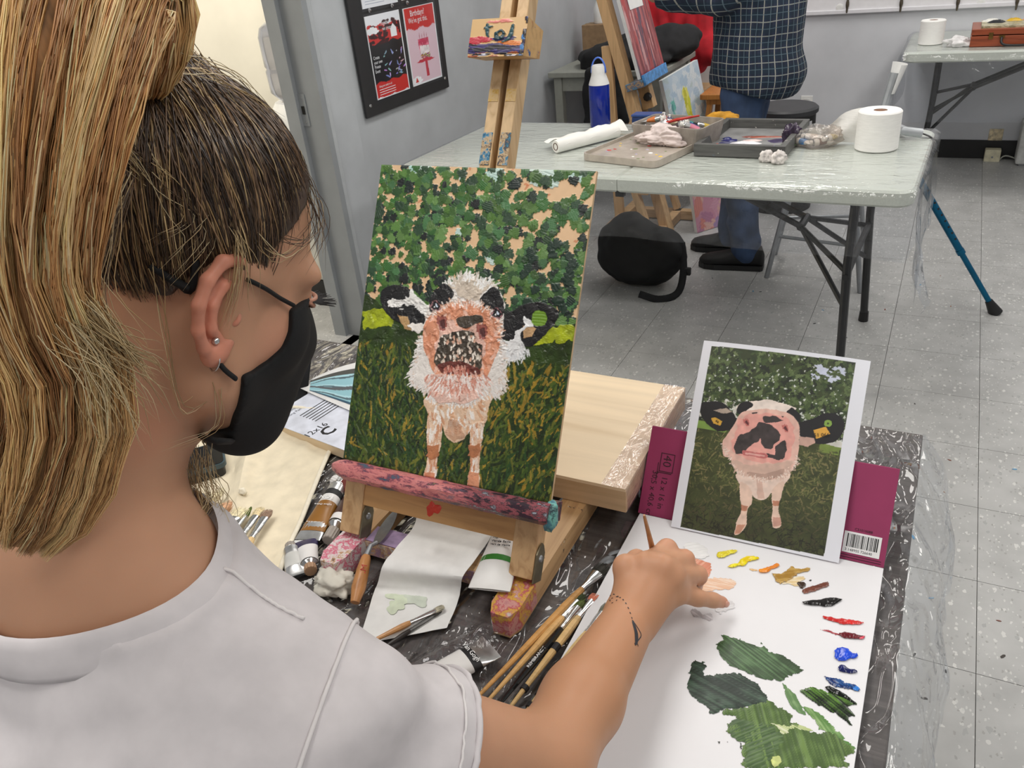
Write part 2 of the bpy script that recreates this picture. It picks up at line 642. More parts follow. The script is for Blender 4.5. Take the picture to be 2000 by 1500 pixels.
for _k in range(44):
    _p = onz(1250 + 750 * _fr.random(), 470 + 1000 * _fr.random(), 0)
    if _p.x < -.9 or (_p.x < .06 and _p.y < 1.3):
        continue
    _s = .002 + .0035 * _fr.random()
    MB().prism([(_s * (1.2 + .8 * _fr.random()) * math.cos(a), _s * .6 * math.sin(a + .3 * _fr.random())) for a in (0, 1.1, 2.2, 3.3, 4.4, 5.4)], 0, .0012, Matrix.Translation(_p) @ Matrix.Rotation(6 * _fr.random(), 4, 'Z')).build('paint_fleck', plain('floor_fleck%d' % (_k % 5), [(60, 54, 50), (150, 96, 60), (90, 150, 190), (40, 40, 44), (120, 70, 56)][_k % 5], .6), floor)
wall_back = struct(MB().box(((XL + XR) / 2, YB + 0.06, CEIL / 2), (XR - XL + 0.24, 0.12, CEIL)), 'wall_back', m_wallb)
struct(MB().box(((XL + XR) / 2, YB - 0.006, 0.055), (XR - XL, 0.012, 0.11)), 'baseboard_back', m_black)
wall_right = struct(MB().box((XR + 0.06, (YF + YB) / 2, CEIL / 2), (0.12, YB - YF, CEIL)), 'wall_right', m_wallb)
wall_front = struct(MB().box(((XL + XR) / 2, YF - 0.06, CEIL / 2), (XR - XL + 0.24, 0.12, CEIL)), 'wall_front', m_wallb)
DY1 = onx(575, 0, XL).y          # far jamb of the doorway
DY0 = DY1 - 0.95
WT = 0.13
wl = MB().box((XL - WT / 2, (DY1 + 0.03 + YB) / 2, CEIL / 2), (WT, YB - DY1 - 0.03, CEIL))
wl.box((XL - WT / 2, (YF + DY0) / 2, CEIL / 2), (WT, DY0 - YF, CEIL))
wl.box((XL - WT / 2, (DY0 + DY1) / 2, (2.1 + CEIL) / 2), (WT, DY1 - DY0, CEIL - 2.1))
wall_left = struct(wl, 'wall_left', m_wall)
dr = thing('door_1', (XL, DY1, 0), None, None)
tag(dr, kind='structure')
jm = MB().box((XL - WT / 2 + 0.005, DY1 + 0.012, 1.06), (WT + 0.05, 0.03, 2.12))
jm.box((XL - 0.105, DY1 - 0.012, 1.06), (0.06, 0.024, 2.12))
jm.build('jamb', m_frame, dr)
MB().box((XL + 0.012, DY1 + 0.028, 1.06), (0.03, 0.055, 2.12), bev=0.004).build('casing', plain('casing_paint', (172, 176, 179), 0.4, var=0.02), dr)
MB().box((XL + 0.004, DY1 + 0.14, 1.06), (0.008, 0.17, 2.12)).build('casing', m_wall, dr)
sp = ony(566, 215, DY1 - 0.003)
st = MB().box((XL - 0.06, DY1 - 0.005, sp.z), (0.032, 0.003, 0.12)).build('strike_plate', m_frame, dr)
MB().box((XL - 0.06, DY1 - 0.0075, sp.z), (0.014, 0.003, 0.030)).build('latch_hole', m_black, st)
for s in (-1, 1):
    MB().lathe([(0.004, 0), (0.003, 0.0015)], frame(V(XL - 0.06, DY1 - 0.0066, sp.z + s * 0.045), x=V(1, 0, 0), z=V(0, -1, 0)), 10).build('screw', m_steel, st)
jm = MB().box((XL - WT / 2, DY0 - 0.015, 1.06), (WT + 0.05, 0.03, 2.12)).build('jamb', m_frame, dr)
MB().box((XL - WT / 2, (DY0 + DY1) / 2, 2.11), (WT + 0.05, DY1 - DY0, 0.03)).build('head_jamb', m_frame, dr)
struct(MB().box((-4.55, 3.1, 1.4), (0.1, 8.6, 2.8)), 'wall_corridor', m_cream)
struct(MB().box((-3.4, 7.4, 1.4), (2.2, 0.1, 2.8)), 'wall_corridor_end', m_cream)
struct(MB().box((-3.4, -1.1, 1.4), (2.2, 0.1, 2.8)), 'wall_corridor_near', m_cream)
struct(MB().box((-3.325, 3.1, -0.05), (2.35, 8.6, 0.1)), 'floor_corridor', m_tile)
struct(MB().box((-3.4, 3.1, 2.85), (2.2, 8.6, 0.1)), 'ceiling_corridor', m_ceil)
# == soft shapes: distance fields turned into one skin
def _lat(shape_pts, cell, seed):
    """3D value noise at points (…,3) , about -1..1"""
    r = np.random.default_rng(seed)
    G = r.random((32, 32, 32)).astype(np.float32) * 2 - 1
    q = shape_pts / cell
    i = np.floor(q).astype(np.int64)
    f = (q - i).astype(np.float32)
    f = f * f * (3 - 2 * f)
    i &= 31
    j = (i + 1) & 31
    x0, y0, z0 = i[..., 0], i[..., 1], i[..., 2]
    x1, y1, z1 = j[..., 0], j[..., 1], j[..., 2]
    fx, fy, fz = f[..., 0], f[..., 1], f[..., 2]
    a = G[x0, y0, z0] * (1 - fx) + G[x1, y0, z0] * fx
    b = G[x0, y1, z0] * (1 - fx) + G[x1, y1, z0] * fx
    c = G[x0, y0, z1] * (1 - fx) + G[x1, y0, z1] * fx
    d = G[x0, y1, z1] * (1 - fx) + G[x1, y1, z1] * fx
    return (a * (1 - fy) + b * fy) * (1 - fz) + (c * (1 - fy) + d * fy) * fz
class SDF:
    def __init__(s, lo, hi, h):
        s.lo = np.array(lo, dtype=np.float64); s.h = h
        s.n = np.ceil((np.array(hi) - s.lo) / h).astype(int) + 1
        s.f = np.full(tuple(s.n), 0.08, dtype=np.float32)
    def sub(s, lo, hi):
        a = np.clip(np.floor((np.array(lo) - s.lo) / s.h).astype(int), 0, s.n)
        b = np.clip(np.ceil((np.array(hi) - s.lo) / s.h).astype(int) + 1, 0, s.n)
        if np.any(b <= a):
            return None
        sl = tuple(slice(a[i], b[i]) for i in range(3))
        ax = [(s.lo[i] + s.h * np.arange(a[i], b[i])).astype(np.float32) for i in range(3)]
        return sl, ax[0][:, None, None], ax[1][None, :, None], ax[2][None, None, :]
    def _put(s, sl, d, k, mode):
        g = s.f[sl]
        if mode == 'u':
            if k > 0:
                hh = np.clip(0.5 + 0.5 * (g - d) / k, 0, 1)
                s.f[sl] = g + (d - g) * hh - k * hh * (1 - hh)
            else:
                s.f[sl] = np.minimum(g, d)
        else:
            if k > 0:
                hh = np.clip(0.5 - 0.5 * (g + d) / k, 0, 1)
                s.f[sl] = g + (-d - g) * hh + k * hh * (1 - hh)
            else:
                s.f[sl] = np.maximum(g, -d)
    def cap(s, a, b, ra, rb=None, k=0.01, mode='u', flat=None):
        rb = ra if rb is None else rb
        a = np.array(a, dtype=np.float32); b = np.array(b, dtype=np.float32)
        m = max(ra, rb) + k + 0.03
        q = s.sub(np.minimum(a, b) - m, np.maximum(a, b) + m)
        if q is None:
            return s
        sl, X, Y, Z = q
        d = b - a
        L2 = float(d @ d) + 1e-12
        px_, py_, pz_ = X - a[0], Y - a[1], Z - a[2]
        t = np.clip((px_ * d[0] + py_ * d[1] + pz_ * d[2]) / L2, 0, 1)
        ex, ey, ez = px_ - t * d[0], py_ - t * d[1], pz_ - t * d[2]
        if flat is not None:      # flat=(axis, factor): thinner along axis
            n = np.array(flat[0], dtype=np.float32); n /= np.linalg.norm(n)
            w = ex * n[0] + ey * n[1] + ez * n[2]
            g = (1.0 / flat[1] - 1.0)
            ex, ey, ez = ex + w * n[0] * g, ey + w * n[1] * g, ez + w * n[2] * g
        dist = np.sqrt(ex * ex + ey * ey + ez * ez) - (ra + (rb - ra) * t)
        if flat is not None:
            dist = dist * flat[1] if False else dist * 0.8
        s._put(sl, dist, k, mode)
        return s
    def chain(s, pts, rs, k=0.01, mode='u', flat=None):
        for i in range(len(pts) - 1):
            s.cap(pts[i], pts[i + 1], rs[i], rs[i + 1], k, mode, flat)
        return s
    def ell(s, c, r, M=None, k=0.01, mode='u'):
        """ellipsoid; M 3x3 columns = local axes"""
        c = np.array(c, dtype=np.float32); r = np.array(r, dtype=np.float32)
        m = float(max(r)) + k + 0.03
        q = s.sub(c - m, c + m)
        if q is None:
            return s
        sl, X, Y, Z = q
        dx, dy, dz = X - c[0], Y - c[1], Z - c[2]
        if M is None:
            M = np.eye(3)
        M = np.array(M, dtype=np.float32)
        u = (dx * M[0, 0] + dy * M[1, 0] + dz * M[2, 0])
        v = (dx * M[0, 1] + dy * M[1, 1] + dz * M[2, 1])
        w = (dx * M[0, 2] + dy * M[1, 2] + dz * M[2, 2])
        k0 = np.sqrt((u / r[0]) ** 2 + (v / r[1]) ** 2 + (w / r[2]) ** 2)
        k1 = np.sqrt((u / r[0] ** 2) ** 2 + (v / r[1] ** 2) ** 2 + (w / r[2] ** 2) ** 2) + 1e-9
        s._put(sl, k0 * (k0 - 1) / k1, k, mode)
        return s
    def coords(s):
        return [(s.lo[i] + s.h * np.arange(s.n[i])).astype(np.float32).reshape([-1 if j == i else 1 for j in range(3)]) for i in range(3)]
    def mesh(s):
        f = s.f
        f[0] = f[-1] = 0.05; f[:, 0] = f[:, -1] = 0.05; f[:, :, 0] = f[:, :, -1] = 0.05
        ins = f < 0
        nx, ny, nz = f.shape
        c = np.zeros((nx - 1, ny - 1, nz - 1), dtype=np.uint8)
        for dx in (0, 1):
            for dy in (0, 1):
                for dz in (0, 1):
                    c += ins[dx:nx - 1 + dx, dy:ny - 1 + dy, dz:nz - 1 + dz]
        act = np.argwhere((c > 0) & (c < 8))
        idx = np.full(c.shape, -1, dtype=np.int32)
        idx[act[:, 0], act[:, 1], act[:, 2]] = np.arange(len(act))
        acc = np.zeros((len(act), 3)); cnt = np.zeros(len(act))
        cor = [(0, 0, 0), (1, 0, 0), (0, 1, 0), (1, 1, 0), (0, 0, 1), (1, 0, 1), (0, 1, 1), (1, 1, 1)]
        val = [f[act[:, 0] + a, act[:, 1] + b, act[:, 2] + d] for a, b, d in cor]
        for i in range(8):
            for j in range(i + 1, 8):
                df = np.array(cor[j]) - np.array(cor[i])
                if np.abs(df).sum() != 1:
                    continue
                m = (val[i] < 0) != (val[j] < 0)
                t = val[i] / np.where(np.abs(val[i] - val[j]) < 1e-9, 1e-9, val[i] - val[j])
                p = np.array(cor[i])[None] + t[:, None] * df[None]
                acc[m] += p[m]; cnt[m] += 1
        V_ = (act + acc / np.maximum(cnt, 1)[:, None]) * s.h + s.lo
        quads = []
        for ax in range(3):
            a0 = [slice(None)] * 3; a1 = [slice(None)] * 3
            a0[ax] = slice(0, -1); a1[ax] = slice(1, None)
            A, B = ins[tuple(a0)], ins[tuple(a1)]
            e = np.argwhere(A != B)
            o1, o2 = [(1, 2), (2, 0), (0, 1)][ax]
            e = e[(e[:, o1] > 0) & (e[:, o2] > 0)]
            flip = A[e[:, 0], e[:, 1], e[:, 2]]
            def cell(d1, d2):
                q = e.copy(); q[:, o1] -= d1; q[:, o2] -= d2
                return idx[q[:, 0], q[:, 1], q[:, 2]]
            q = np.stack([cell(1, 1), cell(0, 1), cell(0, 0), cell(1, 0)], 1)
            q[~flip] = q[~flip][:, ::-1]
            quads.append(q)
        Q = np.concatenate(quads)
        Q = Q[(Q >= 0).all(1)]
        return V_, Q
def relax(Vv, Q, it=2, lam=0.5):
    """a few rounds of averaging over the quad edges"""
    E = np.concatenate([Q[:, [0, 1]], Q[:, [1, 2]], Q[:, [2, 3]], Q[:, [3, 0]]])
    for _ in range(it):
        acc = np.zeros_like(Vv); cnt = np.zeros(len(Vv))
        for k in range(3):
            acc[:, k] = np.bincount(E[:, 0], Vv[E[:, 1], k], len(Vv)) + np.bincount(E[:, 1], Vv[E[:, 0], k], len(Vv))
        cnt = np.bincount(E[:, 0], minlength=len(Vv)) + np.bincount(E[:, 1], minlength=len(Vv))
        Vv = Vv * (1 - lam) + lam * acc / np.maximum(cnt, 1)[:, None]
    return Vv
def crumple_v(c, size, seed, amp=0.25, freq=2.2, sub=4, flatz=True, M=None):
    """crumpled lump: returns MB"""
    from mathutils import noise as mn
    bm = bmesh.new()
    bmesh.ops.create_icosphere(bm, subdivisions=sub, radius=1.0)
    off = Vector((seed * 3.7, seed * 1.3, seed * 5.1))
    for w in bm.verts:
        n = w.co.normalized()
        d = 0
        f = freq; a = amp
        d += a * 0.9 * mn.noise(n * f * 0.8 + off)
        wv = n + 0.25 * Vector((mn.noise(n * f + off * 2), mn.noise(n * f + off * 3), mn.noise(n * f - off)))
        for o in range(3):
            d += a * 0.5 * (0.6 - 1.6 * abs(mn.noise(wv * f * 1.3 + off)))
            f *= 2; a *= 0.55
        q = n * (1 + d - amp * 0.6)
        q = Vector((q.x * size[0], q.y * size[1], q.z * size[2]))
        if flatz and q.z < -0.55 * size[2]:
            q.z = -0.55 * size[2]
        w.co = q
    zmin = min(w.co.z for w in bm.verts)
    mb = MB()
    T = Matrix.Translation(Vector(c) - Vector((0, 0, zmin if flatz else 0)))
    mb.add_bm(bm, T @ M if M is not None else T)
    return mb
def xf(mb, M):
    mb.v = [tuple(M @ Vector(p)) for p in mb.v]
    return mb
def round_off(poly, k=4):
    """closed smooth curve through the corners"""
    P_ = np.array(poly, dtype=float); n = len(P_)
    out = []
    for i in range(n):
        a, b, c, d = P_[i - 1], P_[i], P_[(i + 1) % n], P_[(i + 2) % n]
        for q in range(k):
            f = q / k
            out.append(.5 * (2 * b + (c - a) * f + (2 * a - 5 * b + 4 * c - d) * f * f + (3 * b - a - 3 * c + d) * f ** 3))
    return np.array(out)
class Pic:
    """a flat picture laid down stroke by stroke: colour grid (sRGB 0-255) and relief (metres); photo pixels map onto it by the sheet's four corners"""
    def __init__(s, w, h, corners, base):
        s.w, s.h = w, h
        s.c = np.zeros((h, w, 3)); s.c[:] = base
        s.z = np.zeros((h, w))
        s.Y, s.X = np.mgrid[0:h, 0:w].astype(float)
        if corners is not None:
            src = corners; dst = [(0, 0), (w - 1, 0), (w - 1, h - 1), (0, h - 1)]
            A = []; b = []
            for (x, y), (u, v) in zip(src, dst):
                A.append([x, y, 1, 0, 0, 0, -u * x, -u * y]); b.append(u)
                A.append([0, 0, 0, x, y, 1, -v * x, -v * y]); b.append(v)
            s.H = np.append(np.linalg.solve(np.array(A), np.array(b)), 1).reshape(3, 3)
        else:
            s.H = np.eye(3)
    def m(s, pts):
        p = np.array(pts, dtype=float)
        q = np.c_[p, np.ones(len(p))] @ s.H.T
        return q[:, :2] / q[:, 2:]
    def mask(s, poly, warp=0.0, seed=1, cells=30, raw=False):
        p = np.array(poly, dtype=float) if raw else s.m(round_off(poly) if len(poly) > 5 else poly)
        x0, y0 = np.maximum(np.floor(p.min(0) - warp - 2).astype(int), 0)
        x1 = min(int(p[:, 0].max() + warp + 3), s.w); y1 = min(int(p[:, 1].max() + warp + 3), s.h)
        M = np.zeros((s.h, s.w), dtype=bool)
        if x1 <= x0 or y1 <= y0:
            return M
        X = s.X[y0:y1, x0:x1].copy(); Y = s.Y[y0:y1, x0:x1].copy()
        if warp:
            hh, ww = X.shape
            X += (noise2(hh, ww, max(2, int(cells * hh / s.h) + 1), seed) - .5) * 2 * warp
            Y += (noise2(hh, ww, max(2, int(cells * hh / s.h) + 1), seed + 77) - .5) * 2 * warp
        ins = np.zeros(X.shape, dtype=bool)
        n = len(p)
        for i in range(n):
            xa, ya = p[i]; xb, yb = p[(i + 1) % n]
            if abs(yb - ya) < 1e-9:
                continue
            ins ^= ((Y < ya) != (Y < yb)) & (X < xa + (Y - ya) * (xb - xa) / (yb - ya))
        M[y0:y1, x0:x1] = ins
        return M
    def fill(s, poly, col, warp=0.0, var=0.0, seed=1, cells=30, dz=0.0, raw=False, alpha=1.0):
        M = s.mask(poly, warp, seed, cells, raw)
        c = np.array(col, dtype=float)
        if var:
            n = noise2(s.h, s.w, cells, seed + 5, 2)[M] - .5
            cc = np.clip(c[None] * (1 + var * 2 * n[:, None]), 0, 255)
        else:
            cc = c[None]
        s.c[M] = s.c[M] * (1 - alpha) + cc * alpha
        s.z[M] += dz
        return M
    def dab(s, x, y, ang, L, W, col, dz=0.0004, ridges=3.0, seed=0, alpha=1.0, rough=0.25, M=None):
        """one brush dab in grid coordinates with bristle ridges"""
        R = int(max(L, W) * 1.3) + 2
        x0, x1 = max(int(x - R), 0), min(int(x + R) + 1, s.w)
        y0, y1 = max(int(y - R), 0), min(int(y + R) + 1, s.h)
        if x1 <= x0 or y1 <= y0:
            return
        X = s.X[y0:y1, x0:x1] - x; Y = s.Y[y0:y1, x0:x1] - y
        ca, sa = math.cos(ang), math.sin(ang)
        a = (X * ca + Y * sa) / L; b = (-X * sa + Y * ca) / W
        th = np.arctan2(b, a)
        rr = 1 + rough * (np.sin(th * 3 + seed) * .5 + np.sin(th * 7 + seed * 2.3) * .35 + np.sin(th * 13 + seed * 5.1) * .25)
        k = (np.abs(a) ** 2.6 + np.abs(b) ** 2.6) < rr ** 2.6
        if M is not None:
            k &= M[y0:y1, x0:x1]
        rid = np.sin(b * ridges * 1.7 * math.pi + seed + 0.6 * np.sin(a * 2 + seed)) * .6 + np.sin(b * ridges * 3.1 * math.pi + seed * 2) * .4
        sub = s.c[y0:y1, x0:x1]
        cc = np.array(col)[None, None] * (1 + 0.05 * rid[..., None])
        sub[k] = sub[k] * (1 - alpha) + np.clip(cc, 0, 255)[k] * alpha
        z = s.z[y0:y1, x0:x1]
        z[k] = z[k] * 0.4 + dz * (1 + 0.35 * rid[k])
    def stroke(s, pts, width, col, dz=0.0003, raw=False, alpha=1.0, var=0.1, seed=0):
        p = np.array(pts, dtype=float) if raw else s.m(pts)
        d = np.hypot(*(p[1:] - p[:-1]).T)
        n = max(2, int(d.sum() / max(0.6, width * 0.4)))
        t = np.r_[0, np.cumsum(d)]
        u = np.linspace(0, t[-1], n)
        xs = np.interp(u, t, p[:, 0]); ys = np.interp(u, t, p[:, 1])
        r = np.random.default_rng(seed)
        for i in range(n):
            f = 1 - abs(i / (n - 1) - .45) * 0.9
            s.dab(xs[i], ys[i], 0, max(.7, width * f), max(.7, width * f), np.array(col) * (1 + var * (r.random() - .5)), dz, 0, seed + i, alpha, 0.15)
    def obj(s, name, M, width, height, mat, parent, relief=1.0):
        """M: frame whose x runs right, y up, origin at the lower-left corner"""
        u = s.X / (s.w - 1) * width; v = (1 - s.Y / (s.h - 1)) * height
        P_ = np.stack([u.ravel(), v.ravel(), (s.z * relief).ravel()], 1)
        A = np.array(M)
        P_ = P_ @ A[:3, :3].T + A[:3, 3]
        i = np.arange(s.h * s.w).reshape(s.h, s.w)
        Q = np.stack([i[1:, :-1], i[1:, 1:], i[:-1, 1:], i[:-1, :-1]], -1).reshape(-1, 4)
        return np_obj(name, P_, Q, mat, parent, col=lin_np(s.c.reshape(-1, 3)))
# == things on and by the walls
# ---- notice board with leaflets
NX = XL + 0.018
b0 = onx(718, 232, NX); b1 = onx(878, 170, NX)
ny0, ny1, nz0 = b0.y, b1.y, (b0.z + b1.z) / 2
nb = thing('notice_board', (NX, (ny0 + ny1) / 2, nz0), 'black wall-mounted leaflet holder board on the grey wall', 'notice board')
NH = 0.86
MB().box((XL + 0.012, (ny0 + ny1) / 2, nz0 + NH / 2), (0.012, ny1 - ny0, NH), bev=0.003).build('backing_board', plain('black_board', (38, 38, 40), 0.5, var=0.05), nb)
for yy, zz in ((ny0 + 0.035, nz0 + 0.045), (ny1 - 0.03, nz0 + 0.045), (ny0 + 0.035, nz0 + NH - 0.04), (ny1 - 0.03, nz0 + NH - 0.04)):
    MB().lathe([(0.0075, 0), (0.006, 0.003), (0.0, 0.004)], frame(V(NX, yy, zz), x=V(0, 1, 0), z=V(1, 0, 0)), 12).build('screw', m_chrome, nb)
def leaflet(corners, name, label, paint, size=(90, 200)):
    q = [onx(u, v, NX + 0.003) for u, v in corners]
    y0 = (q[0].y + q[3].y) / 2; y1 = (q[1].y + q[2].y) / 2
    z0 = (q[2].z + q[3].z) / 2; z1 = (q[0].z + q[1].z) / 2
    return leaf_at(y0, y1, z0, z1, name, label, paint, corners, size)
def leaf_at(y0, y1, z0, z1, name, label, paint, corners, size):
    t = thing(name, (NX, (y0 + y1) / 2, z0), label, 'poster', 'leaflets on the notice board')
    w, h = y1 - y0, z1 - z0
    M = frame(V(NX + 0.003, y0, z0), x=V(0, 1, 0), y=V(0, 0, 1))
    MB().box((NX + 0.0013, (y0 + y1) / 2, (z0 + z1) / 2), (0.0022, w, h)).build('paper', m_white, t)
    p = Pic(size[0], size[1], None, (235, 235, 238))
    paint(p)
    p.obj('print', M, w, h, vcol('leaflet_print', 0.35), t)
    MB().grid([[V(NX + .0065, y0 - .01, z0 - .01), V(NX + .0065, y1 + .01, z0 - .01)], [V(NX + .0065, y0 - .01, z1 + .01), V(NX + .0065, y1 + .01, z1 + .01)]]).build('clear_pocket', film('clear_acrylic', 0.02, strength=0.02), t)
    for yy in (y0 + w * 0.15, y1 - w * 0.2):
        MB().lathe([(0.008, 0), (0.007, 0.004), (0.0, 0.006)], frame(V(NX + 0.007, yy, z1 + 0.02), x=V(0, 1, 0), z=V(1, 0, 0)), 12).build('stud', m_chrome, t)
    return t, M, w, h
RED = (205, 48, 44)
def torn(p, v0, v1, col, seed, amp=5):
    n = noise2(1, p.w, 1, seed, 1)[0]
    r = np.random.default_rng(seed)
    a = v0 * p.h + (r.random(p.w) - .5) * amp * .5 + np.sin(np.arange(p.w) * .2 + seed) * amp * .5
    b = v1 * p.h + (r.random(p.w) - .5) * amp * .5 + np.sin(np.arange(p.w) * .17 + seed * 2) * amp * .5
    M = (p.Y >= a[None]) & (p.Y <= b[None])
    p.c[M] = col
def paint_event(p):
    p.c[:] = (240, 240, 242)
    torn(p, 0.12, 0.42, RED, 3)
    torn(p, 0.33, 0.86, (26, 24, 28), 5)
    torn(p, 0.80, 0.985, RED, 8)
    r = np.random.default_rng(4)
    for i in range(46):
        p.dab(r.random() * p.w, (0.08 + r.random() * 0.26) * p.h, 0, 3 + r.random() * 3, 4, (60, 20, 22), 0, 0, i)
    for i in range(26):
        p.dab((0.35 + r.random() * .6) * p.w, (0.45 + r.random() * 0.32) * p.h, r.random() * 3, 1.5 + r.random() * 5, 1.5, (120 + r.random() * 90, 110 + r.random() * 80, 150 + r.random() * 90), 0, 0, i)
    p.fill([(0, 0), (p.w * .3, 0), (p.w * .3, 1), (0, 1)], (240, 240, 242), raw=True)
    p.dab(14, 36, 0, 15, 8, (245, 245, 245), 0, 0)
    p.fill([(60, 40), (68, 28), (76, 40), (76, 60), (60, 60)], (245, 245, 245), raw=True)
    p.c[:, :2] = 240; p.c[:, -3:] = 240; p.c[-3:] = 240
def paint_cake(p):
    p.c[:] = (226, 196, 204)
    torn(p, -0.1, 0.28, RED, 11, 7)
    p.fill([(30, 84), (62, 84), (60, 136), (34, 136)], (214, 120, 140), raw=True, var=.25)
    p.fill([(33, 100), (61, 104), (60, 128), (34, 124)], (238, 226, 224), raw=True, var=.1)
    r = np.random.default_rng(2)
    for i in range(50):
        p.dab(34 + r.random() * 26, 124 + r.random() * 12, r.random() * 3, 2, 1.6, [(190, 150, 60), (150, 60, 110), (120, 130, 60), (230, 210, 190)][i % 4], 0, 0, i)
    for i in range(14):
        p.stroke([(32 + i * 2.1, 84), (32 + i * 2.1, 92 + r.random() * 16)], 1.2, (200, 60, 90), 0, True)
    for i in range(4):
        p.stroke([(36 + i * 7, 84), (37 + i * 7, 68 + (i % 2) * 4)], 0.9, (190, 120, 130), 0, True)
    p.dab(46, 140, 0, 23, 4.5, (200, 50, 66), 0, 0)
    p.fill([(43, 142), (50, 142), (52, 184), (44, 184)], (196, 50, 66), raw=True)
    p.dab(14, 186, 0, 14, 9, (245, 245, 245), 0, 0)
    p.fill([(8, 192), (13, 178), (18, 192)], RED, raw=True)
    p.c[:, :3] = 238; p.c[:, -3:] = 238; p.c[-5:] = 238; p.c[:2] = 238
def paint_misc(seed):
    def f(p):
        p.c[:] = (236, 236, 238)
        torn(p, 0.2, 0.75, (190, 60, 60), seed)
        for i in range(4):
            p.stroke([(8, p.h * (.86 + .03 * i)), (p.w * .6, p.h * (.86 + .03 * i))], 0.9, (120, 130, 160), 0, True)
        p.fill([(p.w * .75, p.h * .9), (p.w * .82, p.h * .8), (p.w * .85, p.h * .9)], (190, 60, 50), raw=True)
    return f
L1 = [(711.5, 33), (778.4, 18.6), (801, 172.5), (738, 196.5)]
L2 = [(786.5, 17), (845.6, 4.5), (863.6, 148.5), (807.5, 171)]
t1, M1, w1, h1 = leaflet(L1, 'event_leaflet', 'leaflet with red and black bands about private events', paint_event)
t2, M2, w2, h2 = leaflet(L2, 'birthday_leaflet', 'pink birthday leaflet with a cake on a stand', paint_cake)
for tt, MM, ww, hh, rows in ((t1, M1, w1, h1, [('Create', .06, .485, .075), ('your own', .06, .43, .075), ('Private', .06, .375, .075), ('Event', .06, .32, .075), ('Together', .40, .865, .09), ('we create', .44, .80, .085), ('Bring your party to us!', .1, .14, .05)]),
                          (t2, M2, w2, h2, [('Birthdays?', .2, .885, .14), ("We've got this.", .12, .80, .125)])):
    for s, a, b, z in rows:
        text_mesh(s, z * hh * .78, MM @ Matrix.Translation((a * ww, b * hh, 0.0006)), m_whiteink, 'lettering', tt, 0.0001, sx=0.82)
for tt, MM, ww, hh, yb in ((t1, M1, w1, h1, .11), (t1, M1, w1, h1, .08), (t1, M1, w1, h1, .05)):
    MB().box((ww * .33, yb * hh, 0.0006), (ww * .48, hh * .008, 0.0002), MM).build('print_line', m_whiteink, tt)
q1 = onx(710, 18, NX + .003); q2 = onx(777.5, 6, NX + .003)
leaf_at(q1.y - .005, q2.y, q1.z, q1.z + h1, 'art_leaflet', 'white-footed leaflet above the private event one', paint_misc(21), None, (90, 200))
leaf_at(q2.y + .03, q2.y + .03 + w2, q1.z + .002, q1.z + h2, 'art_leaflet', 'pale leaflet above the birthday one', paint_misc(31), None, (90, 200))
# ---- water cooler in the corridor
WX = -2.62
wc_y = onx(514, 70, WX).y + 0.155
wc = thing('water_cooler', (WX, wc_y, 0), 'white water cooler with upturned clear bottle beyond the doorway', 'water cooler')
m_cool = plain('cooler_plastic', (196, 194, 186), 0.45, var=0.02)
MB().box((WX, wc_y, 0.45), (0.31, 0.31, 0.72), bev=0.02).build('body', m_cool, wc)
MB().box((WX, wc_y, 0.045), (0.29, 0.29, 0.09), bev=0.005).build('base', m_black, wc)
for k in range(7):
    MB().box((WX + 0.156, wc_y - 0.12 + k * 0.012, 0.2), (0.004, 0.005, 0.06)).build('vent_slot', m_black, wc)
    MB().box((WX - 0.1 + k * 0.012, wc_y - 0.156, 0.2), (0.005, 0.004, 0.06)).build('vent_slot', m_black, wc)
MB().lathe([(0.16, 0.81), (0.155, 0.86), (0.13, 0.9), (0.12, 0.915)], Matrix.Translation((WX, wc_y, 0)), 28).build('collar', m_white, wc, smooth='auto')
for zz in (0.55, 0.55):
    pass
MB().box((WX + 0.17, wc_y, 0.62), (0.05, 0.03, 0.04), bev=0.006).build('tap', plain('tap_blue', (60, 80, 150), 0.4), wc)
m_bottle = plain('bottle_clear', (216, 218, 230), 0.12, var=0.02, trans=0.85)
MB().lathe([(0.03, 0.88), (0.1, 0.93), (0.128, 0.96), (0.130, 1.05), (0.124, 1.06), (0.130, 1.07), (0.130, 1.19), (0.118, 1.225), (0.09, 1.245), (0.0, 1.245)], Matrix.Translation((WX, wc_y, 0)), 32).build('bottle', m_bottle, wc, smooth=True)
